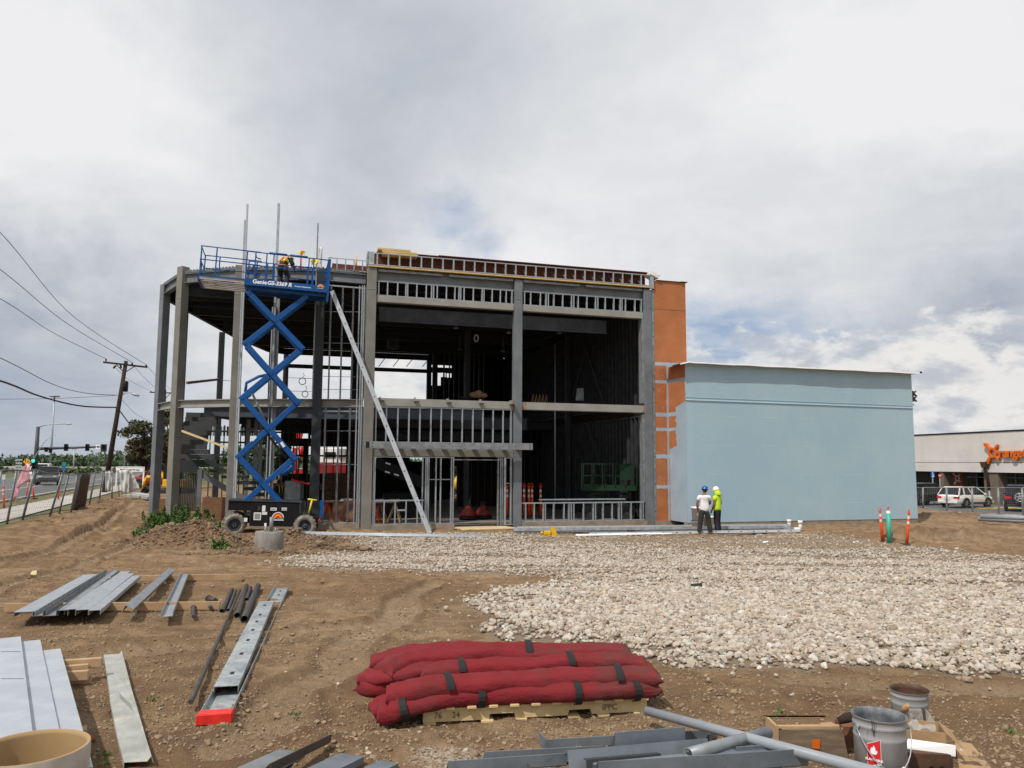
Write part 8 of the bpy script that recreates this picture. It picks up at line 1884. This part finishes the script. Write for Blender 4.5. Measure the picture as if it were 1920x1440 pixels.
# black conveyor boom inside the first bay
cb=empty('loader_boom',tuple(at(745,900,36)),label='black sloping loader boom with white dashes behind the entrance frame',cat='loader')
a,b_=at(704,866,36),at(792,905,36); MB().bar(a,b_,.5,.5).build('boom',M['black_metal'],cb); m=MB()
for px,py in ((723,868),(722,884),(739,889)): q=at(px,py,35.7); m.bar(q,q+Vector((.22,0,-.06)),.02,.06)
m.build('white_dash',M['letter_white'],cb)
P=at(758,930,36.4); MB().box(P.x-1.0,P.x+.6,P.y,P.y+1.5,.03,1.2).build('body',M['black_metal'],cb,bevel=.06)

# things left on the upper floor
def heap(name,px,py,Y,w,h,mat,label,cat):
    P=at(px,py,Y); m=MB()
    for k,(dx,s_) in enumerate(((-.3,.5),(0,.7),(.32,.45))): m.ball((P.x+dx*w,P.y+.1*k,P.z+h*s_*.4),(w*.30,w*.25,h*s_*.6),9,6)
    return m.build(name,mat,label=label,cat=cat)
heap('canvas_bag',897,744,38,.75,.50,M['cardboard'],'tan canvas heap on the upper floor behind the middle of the floor beam','bag')
heap('dark_bag',878,748,38,.7,.28,M['trousers'],'dark bag beside the tan canvas heap on the upper floor','bag')
P=at(1010,752,37); m=MB()
for i in range(5): m.tube([(P.x-.35+.16*i,P.y,P.z-.2),(P.x-.27+.16*i,P.y,P.z+.32),(P.x-.18+.16*i,P.y+.3,P.z-.2)],.022,5)
m.build('folding_trestle',M['cardboard'],label='row of tan folding legs on the upper floor right of the middle column',cat='trestle')
P=at(1087,747,38); MB().hexa([(P.x-.2,P.y,P.z-.1),(P.x+.2,P.y,P.z-.1),(P.x+.2,P.y+.1,P.z-.1),(P.x-.2,P.y+.1,P.z-.1),(P.x-.13,P.y+.1,P.z+.5),(P.x+.2,P.y+.1,P.z+.52),(P.x+.2,P.y+.2,P.z+.52),(P.x-.13,P.y+.2,P.z+.5)]).build('metal_box',M['galv_dull'],label='pale grey metal box on the upper floor in the second bay',cat='box')
# ---------------------------------------------------------------- vegetation
def leafmesh(name,centres,size,mat,par=None,seed=0,aspect=1.7,**k):
    """many small bent leaf faces"""
    rg=np.random.default_rng(seed); n=len(centres); C=np.asarray(centres); a=rg.normal(size=(n,3)); a/=np.linalg.norm(a,axis=1)[:,None]; b_=rg.normal(size=(n,3)); b_-=a*(a*b_).sum(1)[:,None]; b_/=np.linalg.norm(b_,axis=1)[:,None]
    s=size*np.exp(rg.normal(0,.25,n)); sa=(s*aspect)[:,None]; sb=s[:,None]
    V=np.concatenate([C-a*sa,C+b_*sb*.8,C+a*sa,C-b_*sb*.8],1).reshape(-1,3)
    me=bpy.data.meshes.new(name); F=np.arange(4*n).reshape(-1,4); me.vertices.add(4*n); me.vertices.foreach_set('co',V.astype(np.float32).ravel()); me.loops.add(4*n); me.loops.foreach_set('vertex_index',F.ravel().astype(np.int32)); me.polygons.add(n); me.polygons.foreach_set('loop_start',np.arange(0,4*n,4,dtype=np.int32)); me.update(calc_edges=True); me.materials.append(mat)
    return link(name,me,par,**k)
def tree(base,h,rw,label,mat,seed,leaf=.12,nl=5000,clumps=26,trunk=.3,group=None,shape=1.0):
    rg=np.random.default_rng(seed); base=Vector(base); t=empty('tree',tuple(base),label=label,cat='tree',group=group)
    m=MB(); th=h*trunk; top=base+Vector((rg.normal()*.1,rg.normal()*.1,th)); m.tube([base-Vector((0,0,.1)),base.lerp(top,.5)+Vector((.04,0,0)),top],[h*.045,h*.035,h*.03],8)
    cl=[]
    for i in range(clumps):
        a=rg.uniform(0,6.28); u=rg.uniform(0,1); zz_=th+(h-th)*(.08+.92*u); rr=rw*math.sqrt(max(.05,1-((u-.45)/.62)**2))*rg.uniform(.35,1.0)*shape; c=base+Vector((rr*math.cos(a),rr*math.sin(a),zz_)); cl.append((c,rg.uniform(.14,.30)*rw))
        mid=top.lerp(c,.5)+Vector((0,0,-.05*h)); m.tube([top-Vector((0,0,.1*th)),mid,c],[h*.014,h*.009,h*.003],5)
    m.build('trunk',M['bark'],t)
    pts=[]
    for c,r_ in cl:
        k=int(nl/clumps); d=rg.normal(size=(k,3)); d/=np.linalg.norm(d,axis=1)[:,None]; rad=r_*rg.random(k)**.45; p=np.array(c)+d*rad[:,None]*np.array([1.25,1.25,.75]); pts.append(p)
    leafmesh('crown',np.concatenate(pts),leaf,mat,t,seed+1); return t
def tbase(px,Y): P=at(px,900,Y); return (P.x,P.y,H(P.x,P.y))
TG='bronze-leaved trees behind the corner column'
tree(tbase(272,70),5.7,2.1,'bronze-leaved tree left of the corner column',M['leaf_brown'],3,.075,7000,34,.3,TG)
tree(tbase(325,66),6.4,2.0,'taller bronze-leaved tree showing between the two left columns',M['leaf_brown'],8,.075,7000,34,.28,TG)
tree(tbase(298,78),5.2,2.0,'lower green tree behind the bronze ones',M['leaf_green'],9,.08,5000,28,.3)
tree(tbase(491,95),6.2,1.5,'narrow green tree seen through the ground floor beside the lift',M['leaf_green'],12,.10,3500,24,.2)
tree(tbase(455,105),4.6,3.0,'round green tree seen through the ground floor left of the lift',M['leaf_green'],14,.12,4500,26,.2)
tree(tbase(520,110),4.4,3.0,'green tree behind the red lifting machine',M['leaf_green'],15,.12,4000,26,.2)
tree(tbase(866,80),5.2,2.2,'green tree glimpsed through the rear doorway',M['leaf_green'],16,.1,3500,24,.2)
# far wood as one mass
rg=np.random.default_rng(5); pts=[]
for i in range(760):
    x=rg.uniform(-620,60); y=rg.uniform(300,390); w=rg.uniform(3,7); hh=rg.uniform(3.0,5.2)+1.0*math.sin(x*.03)+(.6*math.sin(x*.11)); z0=H(x,y); n=70
    d=rg.normal(size=(n,3)); d/=np.linalg.norm(d,axis=1)[:,None]; pts.append(np.array([x,y,z0+hh*.55])+d*np.array([w,w,hh*.5])*(rg.random(n)**.35)[:,None])
leafmesh('far_wood',np.concatenate(pts),.55,material('far_wood_leaf',(.085,.125,.065),.9,0,(.05,.085,.05),.03,.9,detail=3),None,6,kind='stuff',label='dark green wood along the far horizon',cat='wood')
rg=np.random.default_rng(15); pts=[]
for i in range(150):
    x=rg.uniform(-120,40); y=rg.uniform(150,175); n=60; d=rg.normal(size=(n,3)); d/=np.linalg.norm(d,axis=1)[:,None]; w=rg.uniform(1.2,2.6); pts.append(np.array([x,y,H(x,y)+.5])+d*np.array([w,w,.8])*(rg.random(n)**.35)[:,None])
leafmesh('roadside_bushes',np.concatenate(pts),.22,material('bush_leaf',(.09,.11,.045),.9,0,(.045,.07,.03),.08,.9),None,7,kind='stuff',label='low green bushes before the overpass',cat='bushes')
# weeds by the soil heap
def weed(px,py,w,h,n,label,seed,stalks=12):
    P=gp(px,py); rg=np.random.default_rng(seed); t=empty('weed_clump',tuple(P),label=label,cat='weeds',group='green weeds by the soil heap')
    m=MB(); pts=[]
    for i in range(stalks):
        a=rg.uniform(0,6.28); r_=w*rg.random()**.6*.5; b0=P+Vector((r_*math.cos(a)*1.0,r_*math.sin(a)*.5,0)); hh=h*rg.uniform(.55,1.0)*(1-.35*(r_/(w*.5+1e-6))); tip=b0+Vector((rg.normal()*.12*h+.2*r_*math.cos(a),rg.normal()*.1*h,hh)); m.tube([b0,b0.lerp(tip,.5),tip],[.012,.009,.003],4)
        k=int(n/stalks); tt=rg.random(k)**.8
        for q in tt: c=b0.lerp(tip,q); s_=.16*(1.1-q)*1.0; pts.append((c.x+rg.normal()*s_*.6,c.y+rg.normal()*s_*.6,c.z+rg.normal()*.04))
    m.build('stalks',M['leaf'],t); leafmesh('leaves',pts,.026,M['leaf'],t,seed+1,2.4)
weed(301,988,1.3,.85,1500,'wide green weed clump at the foot of the corner column',21,18); weed(351,985,1.0,1.05,1500,'tallest green weed clump right of the corner column',22,16); weed(325,990,1.0,.6,900,'low green weeds between the two tall clumps',23,12)
weed(391,982,.22,.95,260,'single tall weed stalk right of the weed clumps',24,4); weed(410,993,.5,.35,400,'small green weed on the crest of the soil heap',25,8); weed(413,1030,.45,.40,320,'small weed in front of the soil heap',26,8); weed(266,1003,.6,.3,350,'small weed tuft at the left foot of the soil heap',27,8)
for i,(px,py) in enumerate(((200,1418),(195,1436),(247,1414),(286,1315),(555,1345),(1438,1352),(1896,1375),(1462,1340))):
    P=gp(px,py); rg=np.random.default_rng(40+i); k=26; d=rg.normal(size=(k,3))*np.array([.025,.02,.006])+np.array(P)+np.array([0,0,.022]); leafmesh('seedling',d,.006,M['leaf'],None,60+i,2.2,label='tiny green seedling on the bare dirt near the camera',cat='seedling',group='tiny seedlings on the dirt')

# ---- one object per separate piece where a part was made of several
def explode(names):
    for o in [q for q in scene.objects if q.type=='MESH' and q.name.split('.')[0] in names and q.parent is not None]:
        bm=bmesh.new(); bm.from_mesh(o.data); seen=set(); comps=[]
        bm.verts.ensure_lookup_table()
        for v in bm.verts:
            if v.index in seen: continue
            st=[v]; seen.add(v.index); c=[]
            while st:
                q=st.pop(); c.append(q.index)
                for e in q.link_edges:
                    w=e.other_vert(q)
                    if w.index not in seen: seen.add(w.index); st.append(w)
            comps.append(set(c))
        bm.free()
        if len(comps)<2: continue
        base=o.name.split('.')[0]; mats=list(o.data.materials); src=o.data
        for k,c in enumerate(comps):
            idx=sorted(c); mp={a:i for i,a in enumerate(idx)}; me=bpy.data.meshes.new(base)
            fs=[p for p in src.polygons if p.vertices[0] in c]
            me.from_pydata([tuple(src.vertices[a].co) for a in idx],[],[[mp[a] for a in p.vertices] for p in fs])
            for mt in mats: me.materials.append(mt)
            if k==0: o.data=me
            else:
                n=o.copy(); n.data=me; scene.collection.objects.link(n)
explode({'footing','bolt','bolt_hole','weld_plate','bracket','punch_hole','window_pillar','parapet_brace','parapet_corner','rear_bracket','window_mullion','bottom_board','trestle','ledger_angle','jamb_stud','stair_flight','mezzanine_beam','partition_studs','rear_stud_wall','side_stud_wall','membrane_flap','round_hole','punched_holes','white_dash','shade_trim','printed_mark','track'})
